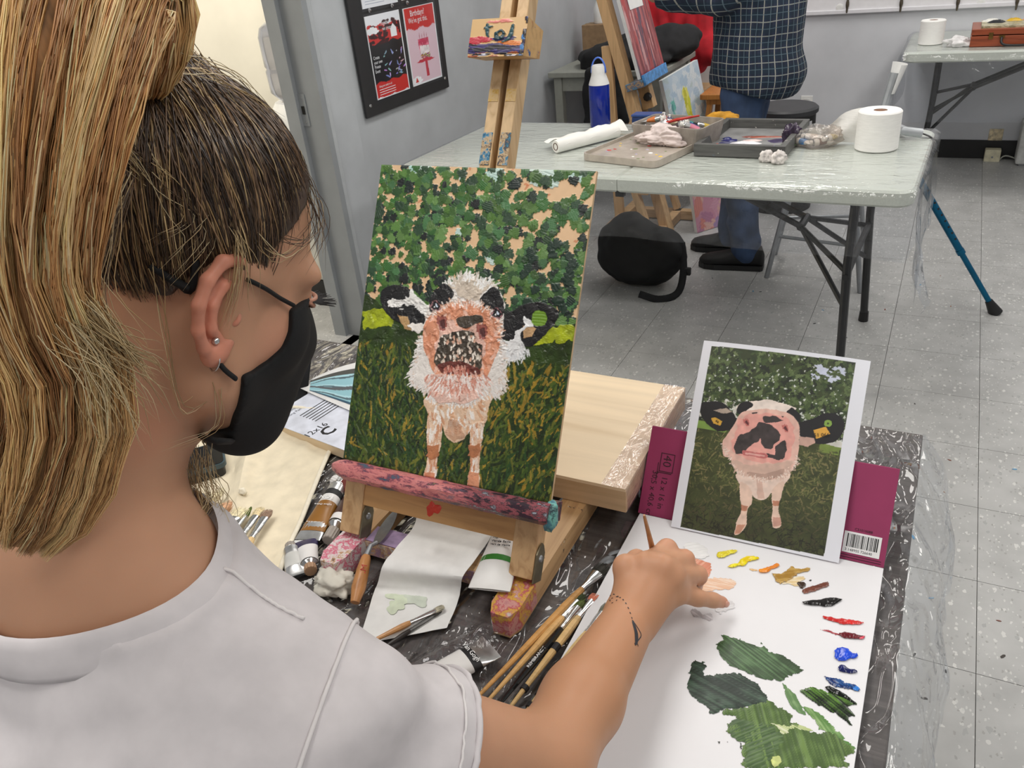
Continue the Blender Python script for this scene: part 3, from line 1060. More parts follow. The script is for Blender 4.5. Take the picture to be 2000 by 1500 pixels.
# ---- rail with hooks on the back wall
rz0 = (ony(1568, 28, YB).z + ony(2000, 12.6, YB).z) / 2
rail = struct(MB().box((0.35, YB - 0.009, rz0 + 0.16), (4.3, 0.018, 0.32), bev=0.004), 'trim_1', plain('rail_white', (232, 231, 234), 0.35, var=0.015))
struct(MB().box((0.35, YB - 0.014, rz0 + 0.012), (4.3, 0.028, 0.024), bev=0.004), 'moulding', plain('rail_white2', (222, 221, 226), 0.35, var=0.015), rail)
m_hook = plain('hook_metal', (120, 112, 98), 0.3, 0.9, var=0.1)
for u, v in ((1365, 22), (1655, 10), (1760, 8), (1871, 5), (1987, 3)):
    h = ony(u, v, YB - 0.03)
    hk = thing('coat_hook', (h.x, YB - 0.018, h.z - 0.05), 'small twisted metal hook screwed to the white wall rail', 'hook', 'hooks on the wall rail')
    tw = MB()
    for k in range(10):
        a0 = k * 0.35
        zz = h.z + 0.055 - k * 0.011
        rr = 0.004 + 0.006 * math.sin(math.pi * k / 9)
        for q in range(4):
            th = a0 + q * math.pi / 2
            tw.v.append((h.x + rr * math.cos(th), YB - 0.03 + rr * 0.5 * math.sin(th), zz))
    for k in range(9):
        for q in range(4):
            tw.f.append((k * 4 + q, k * 4 + (q + 1) % 4, k * 4 + 4 + (q + 1) % 4, k * 4 + 4 + q))
    tw.build('blade', m_hook, hk, smooth=True)
    MB().lathe([(0.008, 0), (0.006, 0.012), (0.0, 0.013)], frame(V(h.x, YB - 0.018, h.z + 0.05), x=V(1, 0, 0), z=V(0, -1, 0)), 10).build('screw', m_hook, hk)
for u, v in ((1640, 15), (1916, 6)):
    h = ony(u, v, YB - 0.018)
    MB().lathe([(0.022, 0), (0.02, 0.004), (0.012, 0.006), (0.0, 0.006)], frame(V(h.x, YB - 0.018, h.z), x=V(1, 0, 0), z=V(0, -1, 0)), 20).build('screw_cap', m_white, rail)
# ---- sockets
def outlet(u, v, name, label, w=0.075, h=0.118):
    c = ony(u, v, YB)
    t = thing(name, (c.x, YB, c.z - h / 2), label, 'socket')
    MB().box((c.x, YB - 0.004, c.z), (w, 0.008, h), bev=0.003).build('plate', m_white, t)
    for s in (-1, 1):
        MB().box((c.x, YB - 0.009, c.z + s * 0.025), (0.035, 0.004, 0.034), bev=0.0015).build('socket_face', plain('socket_white', (214, 214, 212), 0.4), t)
    return t, c
outlet(1575, 205, 'wall_socket', 'white wall socket behind the black drum stool')
t, c = outlet(1944, 268, 'wall_socket', 'stained cream wall socket with a power adapter plugged in low down', 0.075, 0.1)
for ch in t.children:
    ch.data.materials[0] = plain('socket_cream', (205, 190, 160), 0.6, var=0.25, scale=40)
ad = MB().box((c.x + 0.0, YB - 0.05, c.z - 0.10), (0.085, 0.06, 0.085), Matrix.Identity(4), 0.004)
t = thing('power_adapter', (c.x, YB - 0.05, c.z - 0.14), 'square cream power adapter hanging under the stained socket', 'adapter')
ad.build('body', plain('adapter_cream', (214, 208, 180), 0.5), t)
MB().lathe([(0.006, 0), (0.006, 0.004), (0, 0.004)], frame(V(c.x, YB - 0.08, c.z - 0.10), x=V(1, 0, 0), z=V(0, -1, 0)), 12).build('screw', m_steel, t)
MB().tube(smooth_path([(c.x + .03, YB - .05, c.z - .14), (c.x + .07, YB - .05, 0.03), (c.x + .16, YB - .06, 0.008), (c.x + .25, YB - .06, 0.02)], 16), 0.004, 6).build('cable', plain('cable_grey', (190, 190, 180), 0.5), t)
c = onz(1990, 303, 0.0)
t = thing('heater', (c.x + 0.2, YB - 0.1, 0), 'low grey-white box heater on the floor by the back wall', 'heater')
MB().box((c.x + 0.22, YB - 0.09, 0.13), (0.5, 0.16, 0.24), bev=0.01).build('body', plain('heater_paint', (196, 197, 194), 0.5), t)
MB().box((c.x + 0.22, YB - 0.09, 0.005), (0.46, 0.12, 0.02)).build('foot', m_steel, t)
MB().box((c.x + 0.22, YB - 0.172, 0.215), (0.46, 0.006, 0.012)).build('slot', m_steel, t)
# == folding tables under clear sheets
m_ttop = plain('table_plastic', (206, 209, 196), 0.42, var=0.02, scale=200, bump=0.05)
def folding_table(cx, cy, w, d, rot, label, legs=(1, 1), seam=True):
    t = thing('folding_table', (cx, cy, 0), label, 'table', None, rot)
    T = Matrix.Translation((cx, cy, 0)) @ Matrix.Rotation(rot, 4, 'Z')
    halves = ((-1, -w / 4), (1, w / 4)) if seam else ((0, 0),)
    for s, ox in halves:
        ww = w / 2 - 0.002 if seam else w
        o = rounded_rect(ww, d, 0.05, 6)
        if s:
            o = [(x if x * s > 0 else math.copysign(ww / 2, x), y if x * s > 0 else (math.copysign(d / 2, y))) for x, y in o]
            oo = []
            for p in o:
                if not oo or (abs(oo[-1][0] - p[0]) + abs(oo[-1][1] - p[1])) > 1e-5:
                    oo.append(p)
            o = oo
        o = [(x + ox, y) for x, y in o]
        ins = [(ox + (x - ox) * 0.985, y * 0.985) for x, y in o]
        mb = MB()
        n = len(o)
        for z, pl in ((0.69, ins), (0.697, o), (0.733, o), (0.74, ins)):
            mb.v += [tuple(T @ V(x, y, z)) for x, y in pl]
        for k in range(3):
            mb.f += [(k * n + i, k * n + (i + 1) % n, (k + 1) * n + (i + 1) % n, (k + 1) * n + i) for i in range(n)]
        mb.f += [tuple(range(n - 1, -1, -1)), tuple(range(3 * n, 4 * n))]
        mb.build('table_top', m_ttop, t)
    if seam:
        for yy in (-d * .3, d * .3):
            MB().box((0, yy, 0.682), (0.10, 0.03, 0.016), T, 0.003).build('hinge', m_black, t)
        MB().box((0, -d / 2 + 0.03, 0.679), (0.03, 0.02, 0.02), T).build('latch', m_black, t)
    for s in (-1, 1):
        if not legs[0 if s < 0 else 1]:
            continue
        xt = s * (w / 2 - 0.17); xb = s * (w / 2 - 0.15)
        for yy in (-1, 1):
            y0 = yy * (d / 2 - 0.12); y1 = yy * (d / 2 - 0.07)
            mb = MB().tube([T @ V(xt, y0 * .9, 0.69), T @ V(xt, y0, 0.45), T @ V(xb, y1, 0.02)], 0.0145, 10)
            lg = mb.build('leg', m_blackmetal, t, smooth='auto')
            MB().tube([T @ V(xb, y1, 0.0), T @ V(xb, y1, 0.04)], [0.019, 0.017], 10).build('foot', m_black, lg)
        MB().tube([T @ V(xt, -d / 2 + .1, 0.42), T @ V(xt, d / 2 - .1, 0.42)], 0.011, 8).build('crossbar', m_blackmetal, t, smooth='auto')
        MB().tube([T @ V(xt - s * .0, -d / 2 + .1, 0.66), T @ V(xt, d / 2 - .1, 0.66)], 0.011, 8).build('crossbar', m_blackmetal, t, smooth='auto')
        for yy in (-0.05, 0.05):
            MB().tube([T @ V(s * 0.16, yy, 0.685), T @ V(s * (w / 2 - 0.36), yy, 0.5)], 0.011, 8).build('brace', m_blackmetal, t, smooth='auto')
        MB().tube([T @ V(s * (w / 2 - 0.36), -.06, 0.5), T @ V(s * (w / 2 - 0.36), .06, 0.5)], 0.014, 8).build('brace_joint', m_blackmetal, t, smooth='auto')
        for yy in (-0.24, 0.24):
            MB().tube([T @ V(s * (w / 2 - 0.36), math.copysign(.05, yy), 0.5), T @ V(xt, yy, 0.42)], 0.009, 8).build('brace', m_blackmetal, t, smooth='auto')
            MB().tube([T @ V(s * (w / 2 - 0.36), math.copysign(.05, yy), 0.5), T @ V(xt, yy, 0.3)], 0.009, 8).build('brace', m_blackmetal, t, smooth='auto')
    return t, T
TC = (-0.945, 2.925)
ft, TT = folding_table(TC[0], TC[1], 1.82, 0.765, math.radians(-1.6), 'pale folding table with a centre seam holding the blue bottle and paint boxes')
ft2, TT2 = folding_table(-0.25 + 0.915, 5.34, 1.83, 0.765, 0.0, 'pale folding table against the back wall holding the wooden paint box', seam=False)
m_film = film('clear_sheet', 0.06, crinkle=12.0, strength=0.3, dist=0.02, haze=0.02, rough=0.06, stretch=(1.0, 2.2, 1.0))
def table_film(T, w, d, drop_f, drop_e, name, label, zt=0.7425, seed=1, sides=('f', 'r')):
    """one clear sheet: lies on the top, hangs over front and one end, with folds at the corner"""
    from mathutils import noise as mn
    mb = MB()
    nx, ny = 60, 26
    xs = [-w / 2 + 0.0 + i * w / nx for i in range(nx + 1)]
    pts = []
    ex = 14
    rows = []
    L = drop_f
    for j in range(-12, ny + 1):
        row = []
        for i in range(-0, nx + 1 + ex):
            if i <= nx:
                x = xs[i]; dx = 0
            else:
                x = w / 2; dx = drop_e * (i - nx) / ex
            if j >= 0:
                y = -d / 2 + j * d / ny; dy = 0
            else:
                y = -d / 2; dy = L * (-j) / 12
            z = zt + 0.002 * mn.noise(V(x * 5, y * 9, seed))
            X, Y, Z = x, y, z
            if dy > 0 or dx > 0:
                r = 0.012
                down = max(dy, dx) if (dy == 0 or dx == 0) else (dy + dx) * 0.62
                wav = 0.018 * mn.noise(V(x * 7, y * 7 + seed, down * 3)) + 0.02 * mn.noise(V(x * 3 + 5, y * 3, down * 6))
                amt = min(1, down / 0.08)
                if dy > 0:
                    Y -= r * min(1, dy / 0.02) + wav * amt + 0.02 * down + 0.006
                if dx > 0:
                    X += r * min(1, dx / 0.02) + wav * amt + 0.02 * down + 0.006
                if dx > 0 and dy > 0:
                    f = min(dx, dy) * 0.35
                    X += f * (0.4 + 0.6 * mn.noise(V(dx * 12, dy * 12, 2)))
                    Y -= f * (0.4 + 0.6 * mn.noise(V(dx * 12, dy * 12, 9)))
                Z = z - max(0, down - 0.01)
            row.append(T @ V(X, Y, Z))
        rows.append(row)
    mb.grid(rows)
    return mb.build(name, m_film, None, smooth=True, label=label, cat='plastic sheet')
table_film(TT, 1.82, 0.765, 0.215, 0.36, 'plastic_sheet', 'clear plastic sheet draped over the folding table with the blue bottle')
table_film(TT2 @ Matrix.Rotation(math.pi, 4, 'Z') @ Matrix.Scale(-1, 4, (0, 1, 0)), 1.83, 0.765, 0.36, 0.36, 'plastic_sheet', 'clear plastic sheet draped over the table by the back wall', seed=5)
TZ = 0.743
# ---- big paper roll standing
def towel_roll(base, r, h, label, flap=None, core=0.021):
    t = thing('tissue_roll', base, label, 'paper roll')
    m = plain('tissue_paper', (240, 239, 236), 0.85, var=0.015, scale=90, bump=0.35, bdist=0.002, stretch=(0.4, 0.4, 2.5))
    T = Matrix.Translation(base)
    MB().lathe([(core, 0.001), (r - .003, 0.0), (r, 0.003), (r, h - 0.004), (r - 0.004, h), (core + 0.001, h), (core, h - 0.002), (core, 0.001)], T, 48).build('paper', m, t, smooth='auto')
    MB().lathe([(core, 0.002), (core - .0015, 0.002), (core - .0015, h - 0.001), (core, h - 0.001)], T, 24).build('core', plain('cardboard_core', (120, 84, 62), 0.8), t)
    if flap:
        mb = MB()
        rows = []
        for i in range(9):
            f = i / 8
            a = Vector(flap[0]).lerp(Vector(flap[1]), f)
            hh = h * (0.97 - 0.7 * f ** 1.5)
            zz = 0.02 * f
            rows.append([V(a.x, a.y, base[2] + 0.002 + zz * .2 + hh * j / 6) + V(0.006 * math.sin(j * 1.3 + i), 0.008 * math.sin(j + i * .7), 0) for j in range(7)])
        mb.grid(rows).build('loose_end', m, t, smooth=True)
    return t
b = onz(1707, 298, TZ); b.y += 0.06
_rr = 0.068
towel_roll(b, _rr, 0.125, 'white tissue roll with a loose end on the corner of the folding table', (b + V(-_rr + .01, 0.045, 0), b + V(-0.19, 0.06, 0)))
b = onz(1816, 88, TZ); b.y += 0.05
towel_roll(b, 0.062, 0.12, 'white tissue roll beside the wooden paint box')
# ---- lying roll of kitchen paper
a = onz(1086, 299, TZ) + V(0, 0.0, 0.024); bb = onz(1205, 268, TZ) + V(0, 0, 0.024)
t = thing('canvas_roll', (a + bb) / 2 - V(0, 0, .024), 'lying roll of white paper with a brown tube end and creased loose sheet', 'paper roll')
ax = (bb - a).normalized()
m_paper = plain('white_paper', (236, 235, 230), 0.8, var=0.02, scale=15, bump=0.15, bdist=0.003)
L = (bb - a).length
MB().lathe([(0.014, 0), (0.0225, 0), (0.024, 0.003), (0.024, L), (0.014, L)], frame(a, x=V(0, 0, 1), z=ax), 28).build('paper', m_paper, t, smooth='auto')
MB().lathe([(0.0, 0.03), (0.012, 0.03), (0.012, -0.002), (0.014, -0.002), (0.014, 0.02)], frame(a, x=V(0, 0, 1), z=ax), 20).build('tube', plain('brown_tube', (92, 66, 56), 0.8), t)
side = V(0, 0, 1).cross(ax)
rows = []
for i in range(13):
    f = i / 12
    rows.append([a + ax * (0.02 + f * (L + 0.02)) + side * (-0.024 + 0.13 * g - 0.02 * f * g) + V(0, 0, 0.002 + 0.03 * math.sin(math.pi * min(1, g * 1.25)) * (0.5 + .5 * f) + 0.006 * math.sin(f * 17 + g * 6)) for g in [j / 8 for j in range(9)]])
MB().grid(rows).build('loose_sheet', m_paper, t, smooth=True)
# ---- clear lid used as a palette, rag on it
m_lid = plain('lid_plastic', (206, 196, 184), 0.25, var=0.06, scale=25, trans=0.35)
q = [onz(1170, 313, TZ), onz(1318, 333, TZ), onz(1362, 272, TZ), onz(1222, 262, TZ)]
cc = sum(q, Vector()) / 4
e = ((q[1] - q[0]) + (q[2] - q[3])).normalized()
wl_, dl_ = ((q[1] - q[0]).length + (q[2] - q[3]).length) / 2, ((q[3] - q[0]).length + (q[2] - q[1]).length) / 2
ML = frame(cc, x=e, z=V(0, 0, 1))
t = thing('mixing_tray', cc, 'translucent plastic tray spattered with paint lying by the tub', 'tray')
o = rounded_rect(wl_, dl_, 0.03, 5); oi = rounded_rect(wl_ - .012, dl_ - .012, 0.026, 5)
mb = MB(); n = len(o)
for z, pl in ((0.0, o), (0.024, o), (0.024, oi), (0.012, oi)):
    mb.v += [tuple(ML @ V(x, y, z)) for x, y in pl]
for k in range(3):
    mb.f += [(k * n + i, k * n + (i + 1) % n, (k + 1) * n + (i + 1) % n, (k + 1) * n + i) for i in range(n)]
mb.f += [tuple(range(n - 1, -1, -1)), tuple(range(3 * n, 4 * n))]
mb.build('tray', m_lid, t)
rr = np.random.default_rng(3)
for k in range(34):
    x, y = (rr.random() - .5) * wl_ * .85, (rr.random() - .5) * dl_ * .85
    s = 0.003 + 0.006 * rr.random() ** 2
    MB().lathe([(s, 0), (s * .7, .0012), (0, .0015)], ML @ Matrix.Translation((x, y, 0.012)), 8, 1 + rr.random(), 1).build('paint_fleck', plain('fleck%d' % (k % 5), [(190, 50, 46), (225, 190, 70), (120, 130, 90), (232, 230, 224), (170, 160, 190)][k % 5], 0.4), t)
c = ML @ V(0.045, 0.05, 0.013)
crumple_v(c, (0.115, 0.055, 0.045), 4, 0.4, 1.9, 5).build('rag', plain('rag_white', (222, 208, 204), 0.9, var=0.06, scale=20), None, True, 'crumpled pinkish white rag lying on the spattered tray', 'rag')
# ---- tub of tubes
q = [onz(1238, 300, TZ), onz(1352, 305, TZ), onz(1392, 262, TZ), onz(1272, 258, TZ)]
cc = onz(1318, 283, TZ) + V(0.0, 0.03, 0)
MT = frame(cc, x=e, z=V(0, 0, 1))
t = thing('paint_tub', cc, 'grey plastic tub overflowing with paint tubes on the folding table', 'tub')
mb = MB()
W_, D_ = 0.30, 0.19
o1 = rounded_rect(W_ * .9, D_ * .9, .02, 4); o2 = rounded_rect(W_, D_, .025, 4); o3 = rounded_rect(W_ - .012, D_ - .012, .02, 4); o4 = rounded_rect(W_ * .86, D_ * .86, .02, 4)
n = len(o1)
for z, pl in ((0, o1), (0.075, o2), (0.08, o2), (0.08, o3), (0.02, o4)):
    mb.v += [tuple(MT @ V(x, y, z)) for x, y in pl]
for k in range(4):
    mb.f += [(k * n + i, k * n + (i + 1) % n, (k + 1) * n + (i + 1) % n, (k + 1) * n + i) for i in range(n)]
mb.f += [tuple(range(n - 1, -1, -1)), tuple(range(4 * n, 5 * n))]
mb.build('tub', plain('tub_grey', (150, 142, 134), 0.5, var=0.1), t)
def tube_shape(M, L=0.1, r=0.014, body=None, band=None, cap=None, name='paint_tube', label='', group=None, capn=14):
    """squeezed metal paint tube along +x: flat crimp at x=0, round shoulder and screw cap at x=L"""
    t = thing(name, M @ V(L * .5, 0, -r * .5), label, 'paint tube', group)
    mb = MB()
    rows = []
    secs = [(0.0, 1.35, 0.08), (0.08, 1.34, 0.1), (0.2, 1.28, 0.45), (0.45, 1.1, 0.8), (0.7, 1.0, 0.98), (0.8, 1.0, 1.0)]
    for f, wy, wz in secs:
        rows.append([M @ V(f * L, r * wy * math.cos(a), r * wz * math.sin(a)) for a in [2 * math.pi * k / 20 for k in range(20)]])
    mb.grid(rows, closed=True)
    mb.build('tube_body', body, t, smooth=True)
    MB().lathe([(r, L * .8), (r * .95, L * .83), (r * .4, L * .87), (r * .38, L * .9)], M @ frame(V(0, 0, 0), x=V(0, 0, 1), z=V(1, 0, 0)), 20).build('shoulder', m_chrome, t, smooth=True)
    cb = MB()
    n_ = capn * 2
    prof = [(0.62, L * .865), (0.70, L * .87), (0.70, L * 1.0), (0.6, L * 1.005)]
    A = M @ frame(V(0, 0, 0), x=V(0, 0, 1), z=V(1, 0, 0))
    for rr_, z in prof:
        for k in range(n_):
            th = 2 * math.pi * k / n_
            q_ = r * rr_ * (1.0 if k % 2 else 0.92)
            cb.v.append(tuple(A @ V(q_ * math.cos(th), q_ * math.sin(th), z)))
    for i in range(3):
        cb.f += [(i * n_ + k, i * n_ + (k + 1) % n_, (i + 1) * n_ + (k + 1) % n_, (i + 1) * n_ + k) for k in range(n_)]
    cb.f += [tuple(range(n_ - 1, -1, -1)), tuple(range(3 * n_, 4 * n_))]
    cb.build('cap', cap, t)
    if band is not None:
        for f0, f1, bm_ in band:
            rows = []
            for q in range(4):
                f = f0 + (f1 - f0) * q / 3
                wy = np.interp(f, [s[0] for s in secs], [s[1] for s in secs]); wz = np.interp(f, [s[0] for s in secs], [s[2] for s in secs])
                rows.append([M @ V(f * L, (r * wy + .0004) * math.cos(a), (r * wz + .0004) * math.sin(a)) for a in [2 * math.pi * k / 20 for k in range(20)]])
            MB().grid(rows, closed=True).build('label_band', bm_, t, smooth=True)
    return t
m_foil = plain('tube_foil', (196, 196, 196), 0.28, 0.85, var=0.08, scale=60, bump=0.3, bdist=0.001)
m_tubewhite = plain('tube_white', (226, 226, 224), 0.35, var=0.03)
tcols = [(40, 80, 60), (60, 50, 110), (180, 60, 50), (200, 170, 60), (70, 60, 60), (210, 120, 60), (120, 110, 100), (50, 80, 150), (200, 120, 140), (60, 130, 130), (220, 205, 170)]
for k in range(11):
    a = rr.random() * 6.28
    x, y = (rr.random() - .5) * .22, (rr.random() - .5) * .12
    M = MT @ Matrix.Translation((x, y, 0.052 + 0.012 * rr.random() + 0.01 * (k % 3))) @ Matrix.Rotation(a, 4, 'Z') @ Matrix.Rotation(-0.15 - .2 * rr.random(), 4, 'Y') @ Matrix.Translation((-.045, 0, 0))
    cn = ['dark green', 'violet', 'red', 'yellow ochre', 'charcoal', 'orange', 'grey', 'blue', 'pink', 'teal', 'cream'][k]
    tube_shape(M, 0.085 + .015 * rr.random(), 0.0125, m_foil, [(0.25, 0.6, plain('tubcol%d' % k, tcols[k], 0.4))], plain('cap_white', (220, 218, 212), 0.5) if k % 3 else m_black, label='small %s banded paint tube heaped in the grey tub' % cn, group='paint tubes in the grey tub')
MB().tube([MT @ V(.08, .02, .10), MT @ V(.0, -.0, .085), MT @ V(-.06, -.03, .07)], [.003, .006, .004], 8).build('paint_brush', plain('red_handle', (190, 50, 40), 0.35), None, True, 'red-handled brush lying over the tubes in the grey tub', 'brush')
c = onz(1408, 250, TZ) + V(0, .05, 0)
crumple_v(c, (0.075, 0.04, 0.035), 9, 0.35, 2.0, 4).build('rag', plain('rag_orange', (206, 150, 50), 0.9, var=0.1), None, True, 'crumpled mustard orange rag behind the dark palette box', 'rag')
c = onz(1268, 244, TZ) + V(0, -.03, 0)
t = thing('small_box', c, 'small dark blue lidded box behind the grey tub', 'box')
MB().box(c + V(0, 0, .022), (0.11, 0.06, 0.044), bev=0.004).build('body', plain('box_blue', (34, 58, 110), 0.4), t)
MB().box(c + V(0, 0, .049), (0.114, 0.064, 0.009), bev=0.003).build('lid', plain('box_blue_lid', (50, 78, 140), 0.35), t)
# ---- dark palette box
q = [onz(1370, 309, TZ), onz(1541, 313, TZ), onz(1572, 253, TZ), onz(1403, 248, TZ)]
cc = sum(q, Vector()) / 4
e2 = ((q[1] - q[0]) + (q[2] - q[3])).normalized()
W_ = ((q[1] - q[0]).length + (q[2] - q[3]).length) / 2 - .02
D_ = ((q[3] - q[0]).length + (q[2] - q[1]).length) / 2 - .06
MP = frame(cc, x=e2, z=V(0, 0, 1))
t = thing('palette_box', cc, 'dark grey wooden palette tray with wells of paint on the folding table', 'palette')
m_pb = wood('palette_wood', (92, 92, 90), (66, 66, 66), 14, 0, 0.5, 0.36, [(170, 70, 60), (90, 120, 150), (200, 195, 190), (96, 130, 90), (60, 56, 80)], 38)
MB().box((0, 0, 0.004), (W_ - .02, D_ - .02, 0.008), MP).build('bottom', plain('palette_grey', (140, 140, 140), 0.35, var=0.12, scale=14), t)
for x, y, w, d in ((0, -D_ / 2, W_ + .02, .02), (0, D_ / 2, W_ + .02, .02), (-W_ / 2, 0, .02, D_ - .02), (W_ / 2, 0, .02, D_ - .02)):
    MB().box((x, y, 0.021), (w, d, 0.042), MP, 0.002).build('rim', m_pb, t)
def blob_mb(M, poly, h, seed=0, rows=5):
    """paint pat with a raised, ridged middle; poly local outline"""
    mb = MB()
    n = len(poly)
    cx = sum(p[0] for p in poly) / n; cy = sum(p[1] for p in poly) / n
    r = np.random.default_rng(seed)
    for k in range(rows):
        f = 1 - k / rows
        z = h * (1 - f ** 2.5)
        for i, (x, y) in enumerate(poly):
            mb.v.append(tuple(M @ V(cx + (x - cx) * f, cy + (y - cy) * f, 0.00002 + z * (0.75 + .5 * r.random()))))
    mb.v.append(tuple(M @ V(cx, cy, h)))
    for k in range(rows - 1):
        mb.f += [(k * n + i, k * n + (i + 1) % n, (k + 1) * n + (i + 1) % n, (k + 1) * n + i) for i in range(n)]
    mb.f += [((rows - 1) * n + i, (rows - 1) * n + (i + 1) % n, rows * n) for i in range(n)]
    return mb
def wob(rx, ry, seed, n=22, amp=.25, ang=0, c=(0, 0)):
    r = np.random.default_rng(seed)
    ph = r.random(4) * 6
    out = []
    for i in range(n):
        th = 2 * math.pi * i / n
        k = 1 + amp * (math.sin(2 * th + ph[0]) * .4 + math.sin(3 * th + ph[1]) * .5 + math.sin(5 * th + ph[2]) * .4)
        x, y = rx * k * math.cos(th), ry * k * math.sin(th)
        out.append((c[0] + x * math.cos(ang) - y * math.sin(ang), c[1] + x * math.sin(ang) + y * math.cos(ang)))
    return out
for k, (x, y, rx, ry, col, h) in enumerate([(-.02, -.05, .07, .018, (236, 234, 240), .008), (.0, .0, .04, .012, (226, 200, 196), .004), (.03, .055, .09, .014, (150, 76, 56), .003), (.11, .01, .06, .03, (74, 64, 96), .003), (-.11, .02, .022, .012, (40, 46, 110), .005), (-.09, -.01, .04, .016, (38, 40, 100), .005), (-.10, -.045, .03, .01, (60, 60, 110), .003), (-.03, .05, .03, .012, (140, 80, 70), .003), (.15, -.05, .03, .02, (110, 140, 96), .002)]):
    blob_mb(MP @ Matrix.Translation((0, 0, .008)), wob(rx * .8, ry, k, ang=.15, c=(x * .9, y)), h, k).build('paint_pat', plain('pat%d' % k, col, 0.3), t, smooth=True)
crumple_v(MP @ V(.135, -.005, .008), (.035, .03, .045), 8, .3, 2.5, 4).build('foil_knob', plain('dark_foil', (52, 40, 60), 0.25, var=.3, scale=40), None, True, 'dark violet crumpled wrapper standing inside the palette tray', 'wrapper')
# ---- foil balls and tubes in a bag
m_ball = plain('soiled_paper', (206, 200, 196), 0.6, var=0.2, scale=50)
for k, (u, v, s) in enumerate([(1495, 318, .026), (1518, 321, .028)]):
    c = onz(u, v, TZ) + V(0, .02, 0)
    crumple_v(c, (s, s * .9, s), 20 + k, .35, 2.4, 4).build('paper_ball', m_ball, None, True, ['smudged crumpled paper ball touching the palette box front', 'hollow-ended crumpled paper ball in front of the palette box'][k], 'paper ball')
cb = onz(1590, 292, TZ) + V(0, .05, 0)
for k in range(4):
    a = 0.6 + k * .5
    M = Matrix.Translation(cb + V(-.045 + .03 * k, .02 * (k % 2) - .01, .016 + .012 * (k % 2))) @ Matrix.Rotation(a + 2, 4, 'Z') @ Matrix.Translation((-.04, 0, 0))
    tube_shape(M, .08, .012, m_tubewhite, [(0.3, 0.6, plain('bagcol%d' % k, [(90, 140, 200), (200, 190, 180), (120, 90, 80), (210, 200, 160)][k], .4))], m_white, label='small %s paint tube inside the clear bag' % ['blue', 'pale grey', 'brown', 'cream'][k], group='tubes in the clear bag')
crumple_v(cb, (.085, .05, .05), 33, .35, 2.0, 4).build('plastic_bag', film('bag_film', 0.06, (235, 228, 222), 40, .7, .006, .12), None, True, 'small clear plastic bag of paint tubes beside the palette box', 'bag')
# ---- blue bottle
c = onz(1173, 246, TZ) + V(0, .0, 0)
bt = thing('water_bottle', c, 'blue water bottle with white cap and loop handle', 'bottle')
T = Matrix.Translation(c)
BS = 1.12
def sp_(p): return [(r * BS, z * BS) for r, z in p]
MB().lathe(sp_([(.036, 0), (.038, .004), (.038, .14), (.037, .15)]), T, 32).build('body', plain('bottle_blue', (30, 60, 190), 0.1, var=.03, trans=.55), bt, smooth='auto')
MB().lathe(sp_([(.0, .006), (.034, .006), (.034, .1), (.0, .1)]), T, 24).build('water', plain('water_blue', (18, 34, 120), 0.1, var=.02, trans=.3), bt, smooth='auto')
MB().lathe(sp_([(.008, .01), (.008, .08), (.012, .085), (.012, .146)]), T, 16).build('filter', plain('filter_blue', (50, 90, 215), .4), bt, smooth='auto')
MB().lathe(sp_([(.038, .15), (.036, .157), (.028, .18), (.026, .19), (.025, .212), (.022, .217), (0, .217)]), T, 32).build('cap', m_white, bt, smooth='auto')
MB().tube([T @ (V(.0275 * math.cos(a), 0, .19 + .052 * math.sin(a)) * BS) for a in [math.pi * k / 16 for k in range(17)]], .0048 * BS, 8, flat=.6).build('loop', plain('loop_blue', (80, 120, 215), .35), bt, smooth=True)
# ---- wooden paint box on the far table
q0 = onz(1893, 92, TZ)
W_, D_, H_ = 0.42, 0.28, 0.085
cc = V(q0.x + W_ / 2, q0.y + D_ / 2, TZ)
pb = thing('paint_box', cc, 'reddish-brown wooden paint box with palette on top on the far table', 'paint box')
m_red = wood('mahogany', (146, 70, 40), (104, 44, 24), 12, 0, 0.35)
MB().box(cc + V(0, 0, H_ * .3), (W_, D_, H_ * .6), bev=.003).build('body', m_red, pb)
MB().box(cc + V(0, 0, H_ * .82), (W_, D_, H_ * .34), bev=.003).build('lid_tray', m_red, pb)
MB().box(cc + V(0.02, 0.0, H_ + .004), (W_ * .9, D_ * .8, .01)).build('palette_board', messy('palette_top', [(150, 140, 110), (190, 170, 120), (120, 120, 90), (200, 190, 160), (160, 150, 120)], 14), pb)
for k, (x, y, rx, ry, col) in enumerate([(-.12, .07, .05, .02, (230, 228, 220)), (-.1, .02, .045, .03, (36, 36, 40)), (-.02, .07, .04, .015, (210, 170, 40)), (.06, .08, .04, .014, (226, 130, 60)), (.12, .09, .03, .012, (226, 80, 70))]):
    blob_mb(Matrix.Translation(cc + V(x, y, H_ + .009)), wob(rx, ry, 40 + k), .012, k).build('paint_pat', plain('pbpat%d' % k, col, .35), pb, smooth=True)
m_brass = plain('old_brass', (120, 92, 50), .35, .9, var=.15)
for x in (-.12, .16):
    MB().box(cc + V(x, -D_ / 2 - .002, H_ * .6), (.02, .004, .032), bev=.001).build('clasp', m_brass, pb)
MB().tube(smooth_path([cc + V(-.07, -D_ / 2, .045), cc + V(-.068, -D_ / 2 - .02, .02), cc + V(-.04, -D_ / 2 - .025, .008), cc + V(.04, -D_ / 2 - .025, .008), cc + V(.068, -D_ / 2 - .02, .02), cc + V(.07, -D_ / 2, .045)], 20), .006, 8).build('handle', m_black, pb, smooth=True)
for x in (-.07, .07):
    MB().box(cc + V(x, -D_ / 2 - .002, .046), (.025, .004, .014)).build('handle_mount', m_brass, pb)
c = onz(1870, 92, TZ) + V(-.0, .03, 0)
crumple_v(c, (.075, .04, .035), 51, .45, 2.2, 4).build('tissue', plain('tissue_white', (228, 226, 226), .9, var=.08, scale=30), None, True, 'crumpled white tissue with black smears beside the paint box', 'tissue')
